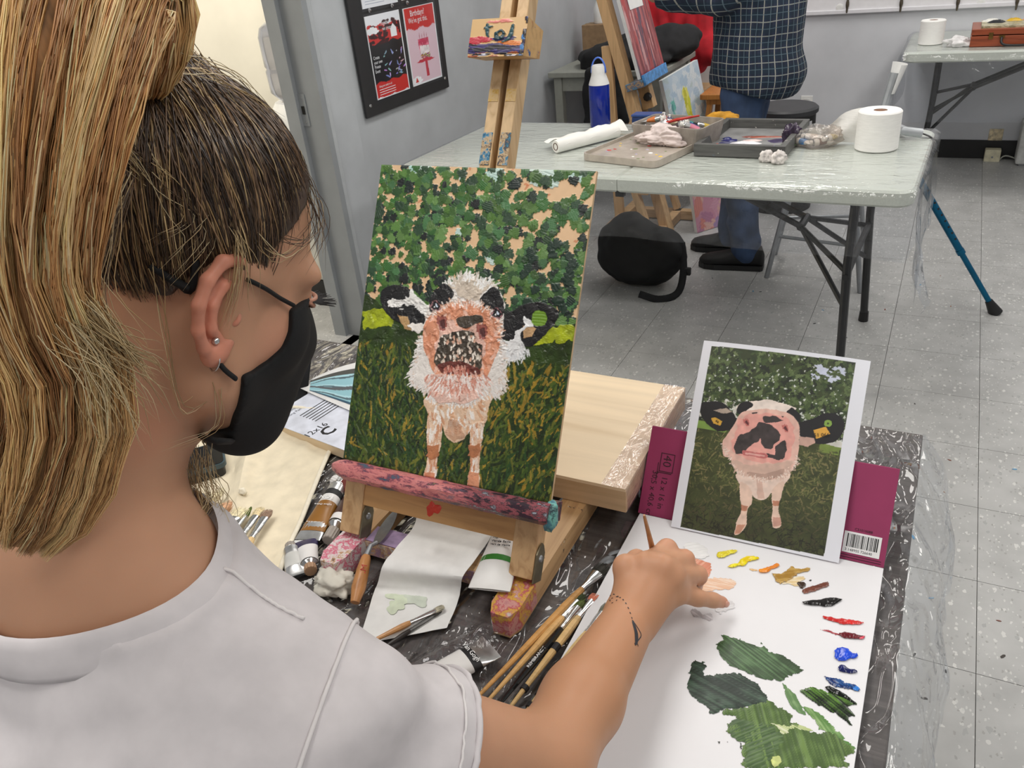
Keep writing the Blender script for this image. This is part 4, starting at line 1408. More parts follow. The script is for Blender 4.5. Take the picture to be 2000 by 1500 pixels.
# ---- forearm crutch leaning on the table corner
tip = onz(1945, 612, 0)
grip = onz(1722, 232, TZ + .06);
ed = TT @ V(0.91 + .03, 0.10, 0.76)
sh0 = tip + V(0, 0, .0)
top = ony(1732, 240, 3.36)
cr = thing('forearm_crutch', tip, 'blue forearm crutch with pale cuff leaning on the end of the folding table', 'crutch')
m_crb = plain('crutch_blue', (10, 96, 132), .3, .6, var=.05)
m_crg = plain('crutch_grey', (168, 172, 176), .35, .3, var=.04)
d = (top - tip).normalized()
MB().tube([tip + d * .04, tip + d * .30], .0105, 12).build('lower_shaft', m_crb, cr, smooth='auto')
MB().tube([tip + d * .29, tip + d * .31], .0155, 12).build('collar', m_crb, cr, smooth='auto')
us = MB().tube([tip + d * .30, top], .0135, 12).build('upper_shaft', m_crb, cr, smooth='auto')
nrm = (_F * -1 - d * (_F * -1).dot(d)).normalized()
for k in range(9):
    MB().lathe([(.0042, 0), (.0042, .0012), (0, .0012)], frame(tip + d * (.36 + .028 * k) + nrm * .0131, x=d, z=nrm), 10).build('adjustment_hole', m_black, us)
MB().tube([tip, tip + d * .012, tip + d * .05, tip + d * .062], [.026, .024, .016, .014], 14).build('rubber_foot', m_black, cr, smooth='auto')
g1 = px(1805, 262, (top - CAM).dot(_F) - .02);
MB().tube([top, onz(1768, 256, TZ + .03), onz(1800, 260, TZ + .02)], .015, 10).build('hand_grip', m_crg, cr, smooth='auto')
gtop = top + V(-.02, .0, .0)
el = ony(1724, 222, top.y + .02)
cu = ony(1752, 128, top.y + .05)
MB().tube([top, el, el.lerp(cu, .85)], .016, 10).build('forearm_shaft', m_crg, cr, smooth='auto')
fd = (cu - el).normalized()
fs = V(0, 1, 0).cross(fd).normalized()
rows = []
for j in range(9):
    z = j / 8
    rows.append([el.lerp(cu, .45 + .6 * z) + fs * (.028 * (0.6 + .5 * z) * math.cos(a) + .004) + V(0, -1, 0) * (.028 * math.sin(a)) for a in [-2.4 + 3.6 * k / 12 for k in range(13)]])
MB().slab(rows, .003, V(0, 1, 0)).build('arm_cuff', m_white, cr, smooth='auto')
s0 = onz(1752, 258, TZ + .01)
MB().tube(smooth_path([top + V(.02, -.01, .02), onz(1765, 259, TZ + .012), onz(1790, 258, TZ + .014), onz(1803, 270, TZ - .005) + V(.03, 0, 0), onz(1818, 292, TZ - .06) + V(.02, 0, 0)], 22), .011, 8, flat=.18).build('wrist_strap', m_black, cr, smooth=True)
# ---- metal stool behind the table, black drum stool
ms = thing('metal_stool', (-.44, 3.72, 0), 'grey metal-legged stool standing behind the folding table beside the man', 'stool')
feet = [V(-.626, 3.566, 0), V(-.645, 3.86, 0), V(-.25, 3.97, 0), V(-.218, 3.49, 0)]
tops = [V(-.55, 3.62, .46), V(-.56, 3.81, .46), V(-.32, 3.88, .46), V(-.30, 3.58, .46)]
def mid(a, b, f): return a.lerp(b, f)
for a, b in zip(feet, tops):
    MB().tube([a, b], .0115, 10).build('leg', m_steel, ms, smooth='auto')
for i, f in ((0, .28), (1, .42), (2, .28), (3, .42)):
    MB().tube([mid(feet[i], tops[i], f), mid(feet[(i + 1) % 4], tops[(i + 1) % 4], f)], .008, 8).build('rung', m_steel, ms, smooth='auto')
MB().lathe([(.0, .455), (.15, .455), (.16, .465), (.16, .48), (.15, .487), (0, .487)], Matrix.Translation((-.44, 3.72, 0)), 28).build('seat', m_black, ms, smooth='auto')
c = onz(1535, 208, .54)
ds = thing('drum_stool', (c.x, c.y, 0), 'black round drum stool with cut-out hand holes by the back wall', 'stool')
mb = MB(); n = 40
R_ = .155
rowsz = [0.0, .10, .30, .36, .42, .48, .52]
for z in rowsz:
    rr_ = R_ * (1.0 + .08 * (1 - z / .52))
    mb.v += [(c.x + rr_ * math.cos(2 * math.pi * k / n), c.y + rr_ * math.sin(2 * math.pi * k / n), z) for k in range(n)]
for i in range(6):
    for k in range(n):
        th = (k + .5) / n * 360
        if i in (3, 4) and any(abs((th - a + 180) % 360 - 180) < 17 for a in (235, 325, 55, 145)):
            continue
        mb.f.append((i * n + k, i * n + (k + 1) % n, (i + 1) * n + (k + 1) % n, (i + 1) * n + k))
mb.build('drum', m_black, ds, smooth='auto', normals=False)
MB().lathe([(0, .505), (R_, .505), (R_ + .012, .515), (R_ + .012, .535), (R_, .545), (0, .547)], Matrix.Translation((c.x, c.y, 0)), 40).build('seat', plain('stool_seat', (52, 53, 56), .5, var=.04), ds, smooth='auto')
# ---- studio easel, side-on, with a red painting
EY = 4.05
f0 = ony(1305, 450, EY); f0.z = 0.0
tp = ony(1180, 0, EY)
up_ = (tp - f0).normalized()
se = thing('studio_easel', f0, 'tall pale wooden studio easel standing side-on behind the folding table', 'easel')
m_es = wood('easel_wood', (206, 168, 122), (176, 136, 92), 12, 2, .5, .30)
m_es0 = wood('easel_wood_x', (206, 168, 122), (176, 136, 92), 12, 0, .5)
outw = V(up_.z, 0, -up_.x)            # towards the painter (+x)
MB().bar(f0 - outw * .0, tp + up_ * .75, .075, .05, outw, .003).build('mast', m_es, se)
for s in (-1, 1):
    MB().bar(f0 + V(-.28, s * .24, .03), f0 + V(.13, s * .24, .03), .05, .05, (0, 0, 1), .003).build('foot_rail', m_es0, se)
    MB().bar(f0 + V(-.02, s * .24, .06), f0 + V(-.02, s * .24, .0) + up_ * .42, .05, .03, outw, .003).build('upright', m_es, se)
MB().bar(f0 + V(-.02, -.26, .03), f0 + V(-.02, .26, .03), .05, .05, (0, 0, 1), .003).build('cross_rail', m_es0, se)
MB().bar(f0 + V(-.25, -.26, .08), f0 + V(-.25, .26, .08), .05, .04, (0, 0, 1), .003).build('cross_rail', m_es0, se)
MB().bar(f0 + V(-.05, -.26, .3), f0 + V(-.05, .26, .3), .05, .03, (0, 0, 1), .003).build('cross_rail', m_es0, se)
MB().bar(f0 + V(-.27, 0, .06), f0 + up_ * 1.0 + outw * -.05, .05, .03, (0, 1, 0), .003).build('back_strut', m_es, se)
lz = ony(1243, 165, EY)
th_ = (lz - f0).dot(up_)
lb = f0 + up_ * th_ + outw * .06 + V(0, .12, 0)
MB().box((0, 0, 0), (.10, .36, .035), frame(lb, x=outw, z=up_), .003).build('tray', messy('tray_paint', [(60, 120, 170), (150, 140, 130), (70, 150, 190), (110, 100, 110), (190, 160, 120), (50, 90, 130)], 30), se)
MB().box((0, 0, 0), (.014, .36, .05), frame(lb + outw * .05 + up_ * .012, x=outw, z=up_), .002).build('tray_lip', plain('lip_blue', (72, 136, 196), .4, var=.2, scale=40), se)
MB().box((0, 0, 0), (.06, .06, .12), frame(lb - up_ * .08 - outw * .02, x=outw, z=up_), .003).build('tray_bracket', m_es, se)
MB().lathe([(.02, 0), (.022, .01), (.018, .03), (.0, .032)], frame(lb - up_ * .08 + outw * .0 + V(0, -.04, 0), x=V(1, 0, 0), z=V(0, -1, 0)), 8).build('knob', m_black, se)
MB().lathe([(.03, 0), (.03, .012), (.012, .02), (.0, .022)], frame(f0 + up_ * .55 + V(0, -.045, 0), x=V(1, 0, 0), z=V(0, -1, 0)), 6).build('knob', m_black, se)
MB().bar(f0 + up_ * .42 + V(-.13, -.05, .0), f0 + up_ * .62 + V(.02, -.05, 0), .02, .07, V(1, 0, -.5), .003).build('side_plate', m_es, se)
cw, chh = .38, .62
MR = frame(lb + up_ * (.02) + outw * .022 + V(0, -.02, 0), x=V(0, 1, 0), y=up_)
MR = MR @ Matrix.Translation((-.14, 0, 0))
rp = thing('red_painting', lb, 'dusky red striped canvas standing on the tall studio easel', 'painting')
MB().box((cw / 2, chh / 2, -.0), (cw, chh, .018), MR, .002).build('stretched_canvas', m_white, rp)
p = Pic(100, 124, None, (150, 70, 74))
r = np.random.default_rng(5)
for i in range(120):
    x = r.random() * 100; y = r.random() * 124
    p.dab(x, y, math.pi / 2 + .1 * (r.random() - .5), 10 + 14 * r.random(), 1.2 + 2 * r.random(), [(176, 96, 96), (120, 40, 46), (200, 150, 150), (90, 60, 80), (170, 60, 60)][i % 5], .0004, 2, i)
p.obj('paint', MR @ Matrix.Translation((0, 0, .0095)), cw, chh, vcol('red_paint', .4), rp)
MB().box((cw * .5, chh * .72, .012), (.2, .26, .001), MR).build('reference_paper', m_white, None, label='white reference sheet taped over the red painting', cat='paper')
# ---- side table with coats
gz = .745
g0 = onz(1088, 133, gz); g1 = onz(1295, 138, gz); g2 = onz(1352, 100, gz)
gx0, gx1, gy0, gy1 = XL + .03, g1.x, min(g0.y, g1.y), g2.y
m_gt = plain('table_grey', (148, 150, 142), .5, var=.03)
gt = thing('side_table', ((gx0 + gx1) / 2, (gy0 + gy1) / 2, 0), 'grey painted square side table in the corner piled with coats', 'table')
MB().box(((gx0 + gx1) / 2, (gy0 + gy1) / 2, gz - .015), (gx1 - gx0, gy1 - gy0, .03), bev=.004).build('table_top', m_gt, gt)
for x in (gx0 + .05, gx1 - .05):
    for y in (gy0 + .05, gy1 - .05):
        MB().box((x, y, (gz - .03) / 2), (.05, .05, gz - .03), bev=.003).build('leg', m_gt, gt)
for y in (gy0 + .05, gy1 - .05):
    MB().box(((gx0 + gx1) / 2, y, gz - .07), (gx1 - gx0 - .15, .025, .08)).build('apron', m_gt, gt)
for x in (gx0 + .05, gx1 - .05):
    MB().box((x, (gy0 + gy1) / 2, gz - .07), (.025, gy1 - gy0 - .15, .08)).build('apron', m_gt, gt)
m_blk = plain('black_cloth', (20, 20, 23), .85, var=.25, scale=30, bump=.2)
S = SDF((gx0 - .1, gy0 - .15, .2), (gx1 + .25, gy1 + .1, 1.15), .011)
cx, cy = (gx0 + gx1) / 2 + .08, (gy0 + gy1) / 2
S.ell((cx + .10, cy - .02, gz + .08), (.28, .16, .085), k=.05)
S.ell((cx - .12, cy - .10, gz + .05), (.20, .16, .07), k=.05)
S.ell((cx + .05, cy - .18, gz + .035), (.22, .12, .05), k=.05)
S.ell((cx + .22, cy + .05, gz + .13), (.16, .11, .06), k=.05)
S.cap((cx - .22, cy - .2, gz + .03), (cx + .2, cy - .26, gz + .02), .05, .04, .04)
S.cap((cx - .13, gy0 - .045, gz - .01), (cx - .12, gy0 - .05, gz - .36), .05, .075, .05)
S.cap((cx - .02, gy0 - .045, gz - .02), (cx + .02, gy0 - .05, gz - .30), .045, .06, .05)
X, Y, Z = S.coords()
G = np.stack(np.broadcast_arrays(X, Y * .6, Z), -1)
S.f += (_lat(G, .06, 3) * .012 + _lat(G, .03, 4) * .005).astype(np.float32)
vv, qq = S.mesh()
np_obj('black_jacket', vv, qq, m_blk, label='black jacket heaped on the grey side table with a sleeve hanging down', cat='jacket')
c = V(gx0 + .13, gy1 - .16, gz)
t = thing('cardboard_box', c, 'small brown cardboard box on the corner of the side table', 'box')
MB().box(c + V(.0, 0, .10), (.16, .14, .2), bev=.002).build('carton', plain('kraft', (150, 122, 92), .8), t)
MB().box(c + V(0, 0, .201), (.16, .03, .001)).build('tape', plain('tape', (176, 150, 112), .4), t)
c = onz(1162, 60, gz + .2); c = V(gx0 + .14, gy1 - .16, gz + .201)
t = thing('spray_bottle', c, 'white trigger spray bottle standing on the brown box', 'bottle')
T = Matrix.Translation(c)
MB().lathe([(.03, 0), (.034, .01), (.034, .09), (.014, .13), (.012, .145)], T, 20).build('body', m_white, t, smooth='auto')
MB().box((0, 0, .165), (.075, .022, .035), T, .006).build('spray_head', m_white, t)
MB().bar(T @ V(.02, 0, .155), T @ V(.035, 0, .115), .012, .008).build('trigger', m_white, t)
rx0 = ony(1235, 60, gy1 + .12); rx1 = ony(1392, 90, gy1 + .12)
m_redc = plain('red_cloth', (176, 22, 36), .8, var=.12, scale=14, bump=.15)
ry = gy1 + .16
ch = thing('wooden_chair', ((rx0.x + rx1.x) / 2, ry + .02, 0), 'wooden chair behind the side table hidden under a red coat', 'chair')
xc0, xc1 = rx0.x + .05, rx1.x - .12
for x in (xc0, xc1):
    MB().bar((x, ry + .03, 0), (x, ry + .06, 1.02), .035, .035, (0, 1, 0)).build('leg', m_es, ch)
    MB().bar((x, ry + .36, 0), (x, ry + .36, .44), .035, .035, (0, 1, 0)).build('leg', m_es, ch)
MB().box(((xc0 + xc1) / 2, ry + .2, .45), (xc1 - xc0 + .06, .38, .03), bev=.004).build('seat', m_es0, ch)
MB().box(((xc0 + xc1) / 2, ry + .06, .95), (xc1 - xc0, .025, .12), bev=.004).build('back_rail', m_es0, ch)
S = SDF((rx0.x - .15, ry - .16, .5), (rx1.x + .2, ry + .25, 1.2), .011)
S.cap((xc0 - .02, ry + .05, 1.03), (xc1 + .05, ry + .05, 1.03), .055, .055, .04)
for k in range(6):
    f = k / 5
    x = xc0 - .03 + (xc1 + .1 - xc0) * f
    S.cap((x, ry - .02, 1.0), (x + .03 * math.sin(k * 2.1), ry - .05 + .03 * math.sin(k * 4), .66 + .05 * math.sin(k * 3)), .045, .06, .04)
S.cap((xc1 + .05, ry, .95), (rx1.x + .02, ry - .07, .72), .06, .05, .05)
S.cap((rx1.x - .1, ry - .05, .78), (rx1.x + .03, ry - .08, .70), .06, .045, .05)
X, Y, Z = S.coords()
G = np.stack(np.broadcast_arrays(X, Y, Z * .35), -1)
S.f += (_lat(G, .05, 8) * .014 + _lat(G, .025, 9) * .006).astype(np.float32)
vv, qq = S.mesh()
np_obj('red_coat', vv, qq, m_redc, label='bright red coat hung over a chair back beside the plaid shirted man', cat='coat')
cy_ = gy0 - .06
tl = ony(1292, 155, cy_); tr = ony(1362, 115, cy_ + .0); bl = ony(1308, 300, cy_ - .1); br = ony(1382, 290, cy_ - .1)
w_ = .36
ori = V(bl.x - .02, cy_ - .30, .0 + .03)
xax = V(.72, .62, 0).normalized()
tl = ony(1293, 157, 4.40)
tr = ony(1362, 116, 4.74)
xax = (tr - tl); w_ = xax.length; xax.normalize()
yax = V(0, 0, 1) + V(-.12, .2, 0); yax = (yax - xax * yax.dot(xax)).normalized()
hh_ = .62
ori = tl - yax * hh_
MC = frame(ori, x=xax, y=yax)
yp = thing('canvas_painting', ori, 'pale blue canvas with a yellow tree shape leaning by the side table', 'painting')
MB().box((w_ / 2, hh_ / 2, -.012), (w_, hh_, .022), MC, .001).build('stretched_canvas', m_white, yp)
p = Pic(80, 120, None, (184, 200, 214))
r = np.random.default_rng(9)
for i in range(160):
    p.dab(r.random() * 80, r.random() * 120, r.random() * 3, 6, 4, [(196, 208, 218), (170, 190, 208), (206, 214, 220), (180, 196, 200)][i % 4], .0003, 2, i)
for i in range(60):
    y = 22 + r.random() * 80
    p.dab(40 + (r.random() - .5) * (8 + (y - 22) * .22), y, 1.5, 5, 2.5, [(206, 206, 70), (220, 216, 110), (190, 186, 60)][i % 3], .0006, 2, i)
for i in range(30):
    y = 26 + r.random() * 80
    p.dab(8 + r.random() * 6, y, 1.5, 5, 2, [(110, 180, 170), (90, 150, 150)][i % 2], .0005, 2, i)
for i in range(30):
    p.dab(55 + r.random() * 20, 45 + r.random() * 60, 1.2, 5, 3, (220, 220, 214), .0005, 2, i)
p.obj('paint', MC @ Matrix.Translation((0, 0, .0002)), w_, hh_, vcol('canvas_paint', .5), yp)
o_ = onz(1360, 452, 0.0)
MC = frame(V(o_.x - .03, 3.62 + .0, .002), x=V(.75, .66, 0), y=V(-.18, .1, 1))
MC = frame(onz(1362, 455, 0.003), x=V(.55, .83, 0), y=V(-.2, .13, 1))
pp = thing('pink_painting', MC @ V(.15, 0, 0), 'pinkish abstract canvas standing on the floor behind the folding table', 'painting')
MB().box((.16, .25, -.012), (.32, .5, .022), MC, .001).build('stretched_canvas', m_white, pp)
p = Pic(64, 100, None, (190, 130, 150))
for i in range(90):
    p.dab(r.random() * 64, r.random() * 100, r.random() * 3, 8, 5, [(196, 140, 160), (170, 110, 140), (206, 160, 150), (150, 120, 160), (200, 120, 110)][i % 5], .0003, 2, i)
p.obj('paint', MC @ Matrix.Translation((0, 0, .0002)), .32, .5, vcol('canvas_paint', .5), pp)
c = V(-1.09, 4.79, 0)
ws = thing('wooden_stool', c, 'small orange wooden stool behind the plaid shirted man', 'stool')
m_ow = wood('orange_wood', (176, 116, 56), (140, 84, 36), 10, 2, .4)
MB().box(c + V(0, 0, .585), (.30, .30, .03), bev=.005).build('seat', m_ow, ws)
MB().box(c + V(0, 0, .555), (.24, .24, .03), bev=.003).build('apron', m_ow, ws)
for sx in (-1, 1):
    for sy in (-1, 1):
        MB().bar(c + V(sx * .15, sy * .15, 0), c + V(sx * .10, sy * .10, .57), .03, .03, (1, 0, 0)).build('leg', m_ow, ws)
# ---- black backpack on the floor
bc = onz(1240, 575, 0)
S = SDF((bc.x - .35, bc.y - .2, -.01), (bc.x + .4, bc.y + .5, .48), .009)
S.ell((bc.x - .02, bc.y + .13, .13), (.20, .13, .13), k=.05)
S.ell((bc.x - .06, bc.y + .15, .21), (.15, .10, .10), k=.06)
S.cap((bc.x - .10, bc.y + .19, .24), (bc.x - .10, bc.y + .2, .28), .06, .03, .06)
S.ell((bc.x + .11, bc.y + .12, .17), (.09, .09, .10), k=.05)
X, Y, Z = S.coords()
G = np.stack(np.broadcast_arrays(X, Y, Z), -1)
S.f += (_lat(G, .07, 12) * .012 + _lat(G, .03, 14) * .004).astype(np.float32)
S.f = np.maximum(S.f, (.003 - Z).astype(np.float32))
vv, qq = S.mesh()
bp = thing('backpack', (bc.x, bc.y + .13, 0), 'black slouched backpack on the floor under the folding table', 'bag')
np_obj('pack', vv, qq, plain('black_nylon', (14, 14, 16), .7, var=.2), bp)
MB().tube(smooth_path([(bc.x + .18, bc.y + .12, .22), (bc.x + .21, bc.y + .05, .12), (bc.x + .20, bc.y + .0, .03), (bc.x + .13, bc.y - .05, .012), (bc.x + .04, bc.y - .055, .03)], 22), .016, 8, flat=.3).build('strap', m_blk, bp, smooth=True)
MB().box((bc.x + .225, bc.y + .06, .11), (.03, .02, .035), bev=.004).build('buckle', m_black, bp)
# == the near desk
DZ = 0.75
DX0, DX1, DY_0, DY_1 = -1.55, 0.042, 0.43, 1.214
def desk_mat():
    t = NT('dark_laminate')
    v = t.coord('Object', (0.05, 1.0, 1.0))
    nz = t.n('ShaderNodeTexNoise', Scale=90.0, Detail=7.0, Roughness=0.7, Distortion=0.4)
    t.l(v, nz.inputs['Vector'])
    n2 = t.n('ShaderNodeTexNoise', Scale=14.0, Detail=3.0)
    t.l(t.coord('Object', (0.15, 1, 1)), n2.inputs['Vector'])
    a = t.ramp(nz.outputs['Fac'], [(0.3, (58, 53, 50)), (0.5, (88, 81, 77)), (0.68, (122, 114, 109))])
    b = t.ramp(n2.outputs['Fac'], [(0.3, (70, 64, 61)), (0.7, (96, 90, 86))])
    mx = t.n('ShaderNodeMix', _data_type='RGBA')
    mx.inputs[0].default_value = 0.35
    t.l(a, mx.inputs[6]); t.l(b, mx.inputs[7])
    t.l(mx.outputs[2], t.b.inputs['Base Color'])
    t.b.inputs['Roughness'].default_value = 0.5
    return t.m
dk = thing('desk', ((DX0 + DX1) / 2, (DY_0 + DY_1) / 2, 0), 'dark wood-grain desk holding the easel, brushes and pad', 'desk')
MB().box(((DX0 + DX1) / 2, (DY_0 + DY_1) / 2, DZ - .016), (DX1 - DX0, DY_1 - DY_0, .03), bev=.0025).build('desk_top', desk_mat(), dk)
for x in (DX0 + .08, DX1 - .08):
    for y in (DY_0 + .07, DY_1 - .07):
        MB().box((x, y, (DZ - .03) / 2), (.04, .04, DZ - .031)).build('leg', m_blackmetal, dk)
for y in (DY_0 + .07, DY_1 - .07):
    MB().box(((DX0 + DX1) / 2, y, DZ - .06), (DX1 - DX0 - .2, .03, .05)).build('apron', m_blackmetal, dk)
from mathutils import noise as mn
rows = []
NXF, NYF = 170, 90
for j in range(NYF + 1):
    row = []
    y = DY_0 + .02 + (DY_1 - DY_0 - .03) * j / NYF
    for i in range(NXF + 15):
        if i <= NXF:
            x = DX0 + .02 + (DX1 - DX0 - .018) * i / NXF
            edge = max(0, (x - (DX1 - .13)) / .13)
            am = .0006 + .0020 * edge
            if x < -.66 and y > 1.0:
                am = .0016
            z = DZ + .0012 + am + am * (mn.noise(V(x * 45, y * 16, 1)) * .6 + abs(mn.noise(V(x * 28 + y * 14, y * 40 - x * 10, 3))) * .7)
            row.append(V(x, y, min(z, DZ + .0042)))
        else:
            k = (i - NXF) / 14
            fl = .16 * k
            wv = .018 * mn.noise(V(y * 9, k * 2, 7)) + .01 * mn.noise(V(y * 25, k * 3, 4))
            row.append(V(DX1 + .004 + .045 * math.sin(k * 1.6) + wv * k + .012 * min(1, k * 3), y, DZ + .002 - fl * (1 - .2 * (1 - k))))
    rows.append(row)
MB().grid(rows).build('plastic_sheet', film('desk_sheet', 0.065, crinkle=17.0, strength=1.0, dist=0.035, haze=.0, rough=.015, stretch=(1.7, .7, 1), detail=.6), None, True, 'clear crinkled plastic sheet spread over the dark desk', 'plastic sheet')
SZ = DZ + .0045
# ---- table easel
m_te = wood('beech_x', (196, 160, 116), (164, 126, 84), 16, 0, .5, .32, [(60, 70, 90), (170, 60, 60), (210, 205, 195), (60, 50, 50), (90, 120, 140)], 60)
m_tey = wood('beech_y', (196, 160, 116), (164, 126, 84), 16, 1, .5, .34, [(60, 70, 90), (210, 205, 195), (60, 50, 50), (120, 100, 90), (90, 120, 140)], 55)
m_tez = wood('beech_z', (198, 163, 120), (166, 128, 86), 16, 2, .5, .31, [(60, 80, 90), (190, 90, 70), (60, 50, 50), (110, 150, 150)], 50)
PTH = math.radians(1.24); PLEAN = math.radians(30.4)
PX = V(math.cos(PTH), math.sin(PTH), 0)
PN0 = V(-math.sin(PTH), math.cos(PTH), 0)
PY = V(0, 0, 1) * math.cos(PLEAN) + PN0 * math.sin(PLEAN)
PO = V(-.658, .678, .899)
PW, PH = .305, .398
MPA = frame(PO, x=PX, y=PY)                # lower-left corner of the painted face
PNm = PX.cross(PY)                          # towards the viewer
ea = thing('table_easel', (-.52, .75, SZ), 'paint-stained beech table easel standing on the dark desk', 'easel')
RZ = .034
xl, xr = -.648, -.388
paintA = messy('rail_paint_pink', [(70, 100, 150), (150, 110, 120), (190, 130, 130), (200, 150, 140), (176, 70, 96), (206, 170, 60), (186, 120, 110), (200, 190, 185), (60, 60, 80)], 28, .35)
paintB = messy('rail_paint_white', [(120, 140, 160), (200, 165, 125), (226, 222, 222), (222, 216, 216), (214, 206, 206), (206, 70, 110), (226, 222, 222), (196, 150, 110), (70, 70, 80)], 28, .35)
for x, pm in ((xl, paintB), (xr, paintA)):
    w = .036
    o = [(-.018, .0), (-.018, .285), (.018, .285), (.018, .0), (.012, -.014), (.0, -.02), (-.012, -.014)]
    o = [(-.018, .012), (-.011, -.004), (.011, -.004), (.018, .012), (.018, .385), (-.018, .385)]
    r_ = MB().prism(o, SZ, SZ + RZ, Matrix.Translation((x, .598, 0))).build('foot_rail', m_tey, ea)
    o2 = [(-.0188, .012), (-.0115, -.0048), (.0115, -.0048), (.0188, .012), (.0188, .058), (.004, .075), (-.0188, .066)]
    MB().prism(o2, SZ + .004, SZ + RZ + .0012, Matrix.Translation((x, .598, 0))).build('paint_crust', pm, r_)
MB().box(((xl + xr) / 2, .668, SZ + .018), (xr - xl - .036, .030, .026), bev=.002).build('crossbar', m_te, ea)
cb_ = MB().box(((xl + xr) / 2, .6525, SZ + .018), (xr - xl - .037, .0012, .024)).build('paint_crust', messy('bar_paint', [(200, 168, 124), (180, 170, 190), (206, 166, 118), (150, 120, 160), (206, 166, 118), (220, 215, 215), (196, 156, 110)], 35), ea)
MB().box((xl + .055, .668, SZ + .0315), (.07, .03, .0015)).build('paint_crust', plain('mauve_paint', (140, 120, 150), .4, var=.15, scale=60), ea)
MB().box(((xl + xr) / 2, .95, SZ + .015), (xr - xl - .036, .03, .026), bev=.002).build('crossbar', m_te, ea)
back = -PNm
def at(x, s, d):
    """point x along the ledge, s up the lean, d behind the painted face"""
    return MPA @ V(x, s, -d)
zl = SZ + RZ
s0 = (zl - PO.z) / PY.z + .004
post_off = .035
for x in (xl, xr):
    lx = (x - PO.x)
    p0_ = at(lx, s0 - .0, post_off); p1_ = at(lx, .05, post_off)
    k = (zl + .004 - p0_.z) / PY.z
    p0_ = p0_ + PY * k
    MB().bar(p0_, p1_, .032, .028, PNm, .0015).build('post', m_tez, ea)
    hp = MB()
    side = V(1, 0, 0) if x == xr else V(-1, 0, 0)
    hc = p0_ + PY * .012 + V(.0168, 0, 0)
    Mh = frame(hc, x=PY, z=V(1, 0, 0))
    o = [(-.016, -.012), (.02, -.012), (.03, -.006), (.034, 0), (.03, .006), (.02, .012), (-.016, .012)]
    hp.prism(o, 0, .002, Mh)
    hh_ = hp.build('hinge_plate', plain('hinge_brass', (120, 112, 92), .4, .7, var=.15), ea)
    MB().lathe([(.005, .002), (.004, .004), (0, .0045)], Mh @ Matrix.Translation((.014, 0, 0)), 12).build('rivet', m_steel, hh_)
MB().box((0, 0, 0), (xr - xl - .03, .036, .014), frame(at((xl + xr) / 2 - PO.x, -.043, .03), x=PX, y=PY), .001).build('crossboard', wood('crossboard', (190, 146, 94), (160, 116, 70), 14, 0, .45), ea)
mark = blob_mb(frame(at((xl + xr) / 2 - PO.x - .005, -.044, .0228), x=PX, y=PY), wob(.010, .009, 3, 20, .4), .001, 2).build('paint_dab', plain('red_dab', (206, 60, 40), .4), ea)
ledge = MB()
lx0, lx1 = -.012, PW + .004
sec = []
for k in range(13):
    a = math.pi / 2 + math.pi * k / 12
    sec.append((.020 * math.cos(a) * -1, -.012 + .0125 * math.sin(a)))
n = 28
rows = []
rr = np.random.default_rng(11)
prof = [(-.030, .0), (-.030, -.024), (.008, -.026), (.017, -.02), (.020, -.010), (.018, -.003), (.010, .001), (-.0, .0)]
for i in range(n + 1):
    x = lx0 + (lx1 - lx0) * i / n
    sq = min(1, (i + .35) / 2.2) ** .5
    rows.append([MPA @ V(x, -.012 + (b + .012) * sq + .0012 * (rr.random() - .5), a * sq + .0012 * (rr.random() - .5)) for a, b in prof])
ledge.grid([list(r_) + [r_[0]] for r_ in rows])
ledge.f.append(tuple(range(0, 8)))
b_ = n * 9
ledge.f.append(tuple(b_ + k for k in range(7, -1, -1)))
def ledge_mat():
    t = NT('ledge_paint')
    v = t.coord('Object', (1.0, 2.4, 2.4))
    n1 = t.n('ShaderNodeTexNoise', Scale=24.0, Detail=9.0, Roughness=0.75, Distortion=0.2)
    t.l(v, n1.inputs['Vector'])
    c1 = t.ramp(n1.outputs['Fac'], [(.30, (40, 60, 100)), (.38, (60, 100, 120)), (.44, (120, 60, 80)), (.49, (206, 120, 122)), (.56, (220, 140, 136)), (.61, (150, 80, 96)), (.66, (50, 40, 56)), (.71, (190, 170, 110))])
    c2 = t.ramp(n1.outputs['Fac'], [(.30, (30, 24, 30)), (.40, (60, 30, 50)), (.46, (40, 34, 44)), (.52, (170, 90, 100)), (.57, (36, 30, 38)), (.62, (190, 196, 210)), (.68, (70, 110, 120))])
    tc = t.n('ShaderNodeTexCoord')
    sx = t.n('ShaderNodeSeparateXYZ')
    t.l(tc.outputs['Object'], sx.inputs[0])
    n2 = t.n('ShaderNodeTexNoise', Scale=30.0, Detail=3.0)
    ad = t.n('ShaderNodeMath', _operation='MULTIPLY_ADD')
    ad.inputs[1].default_value = .12
    t.l(n2.outputs['Fac'], ad.inputs[0]); t.l(sx.outputs[0], ad.inputs[2])
    mr = t.n('ShaderNodeMapRange')
    mr.inputs['From Min'].default_value = .09; mr.inputs['From Max'].default_value = .13
    t.l(ad.outputs[0], mr.inputs['Value'])
    mx = t.n('ShaderNodeMix', _data_type='RGBA')
    t.l(mr.outputs[0], mx.inputs[0]); t.l(c1, mx.inputs[6]); t.l(c2, mx.inputs[7])
    t.l(mx.outputs[2], t.b.inputs['Base Color'])
    t.b.inputs['Roughness'].default_value = .35
    t.bump(n1.outputs['Fac'], .7, .003)
    return t.m
ledge.build('ledge', ledge_mat(), ea, smooth='auto')
crumple_v((0, 0, 0), (.011, .02, .011), 5, .3, 2, 3, False, frame(V(0, 0, 0), x=PX, y=PY)).v
tc_ = crumple_v((0, 0, 0), (.010, .022, .010), 5, .3, 2, 3, False)
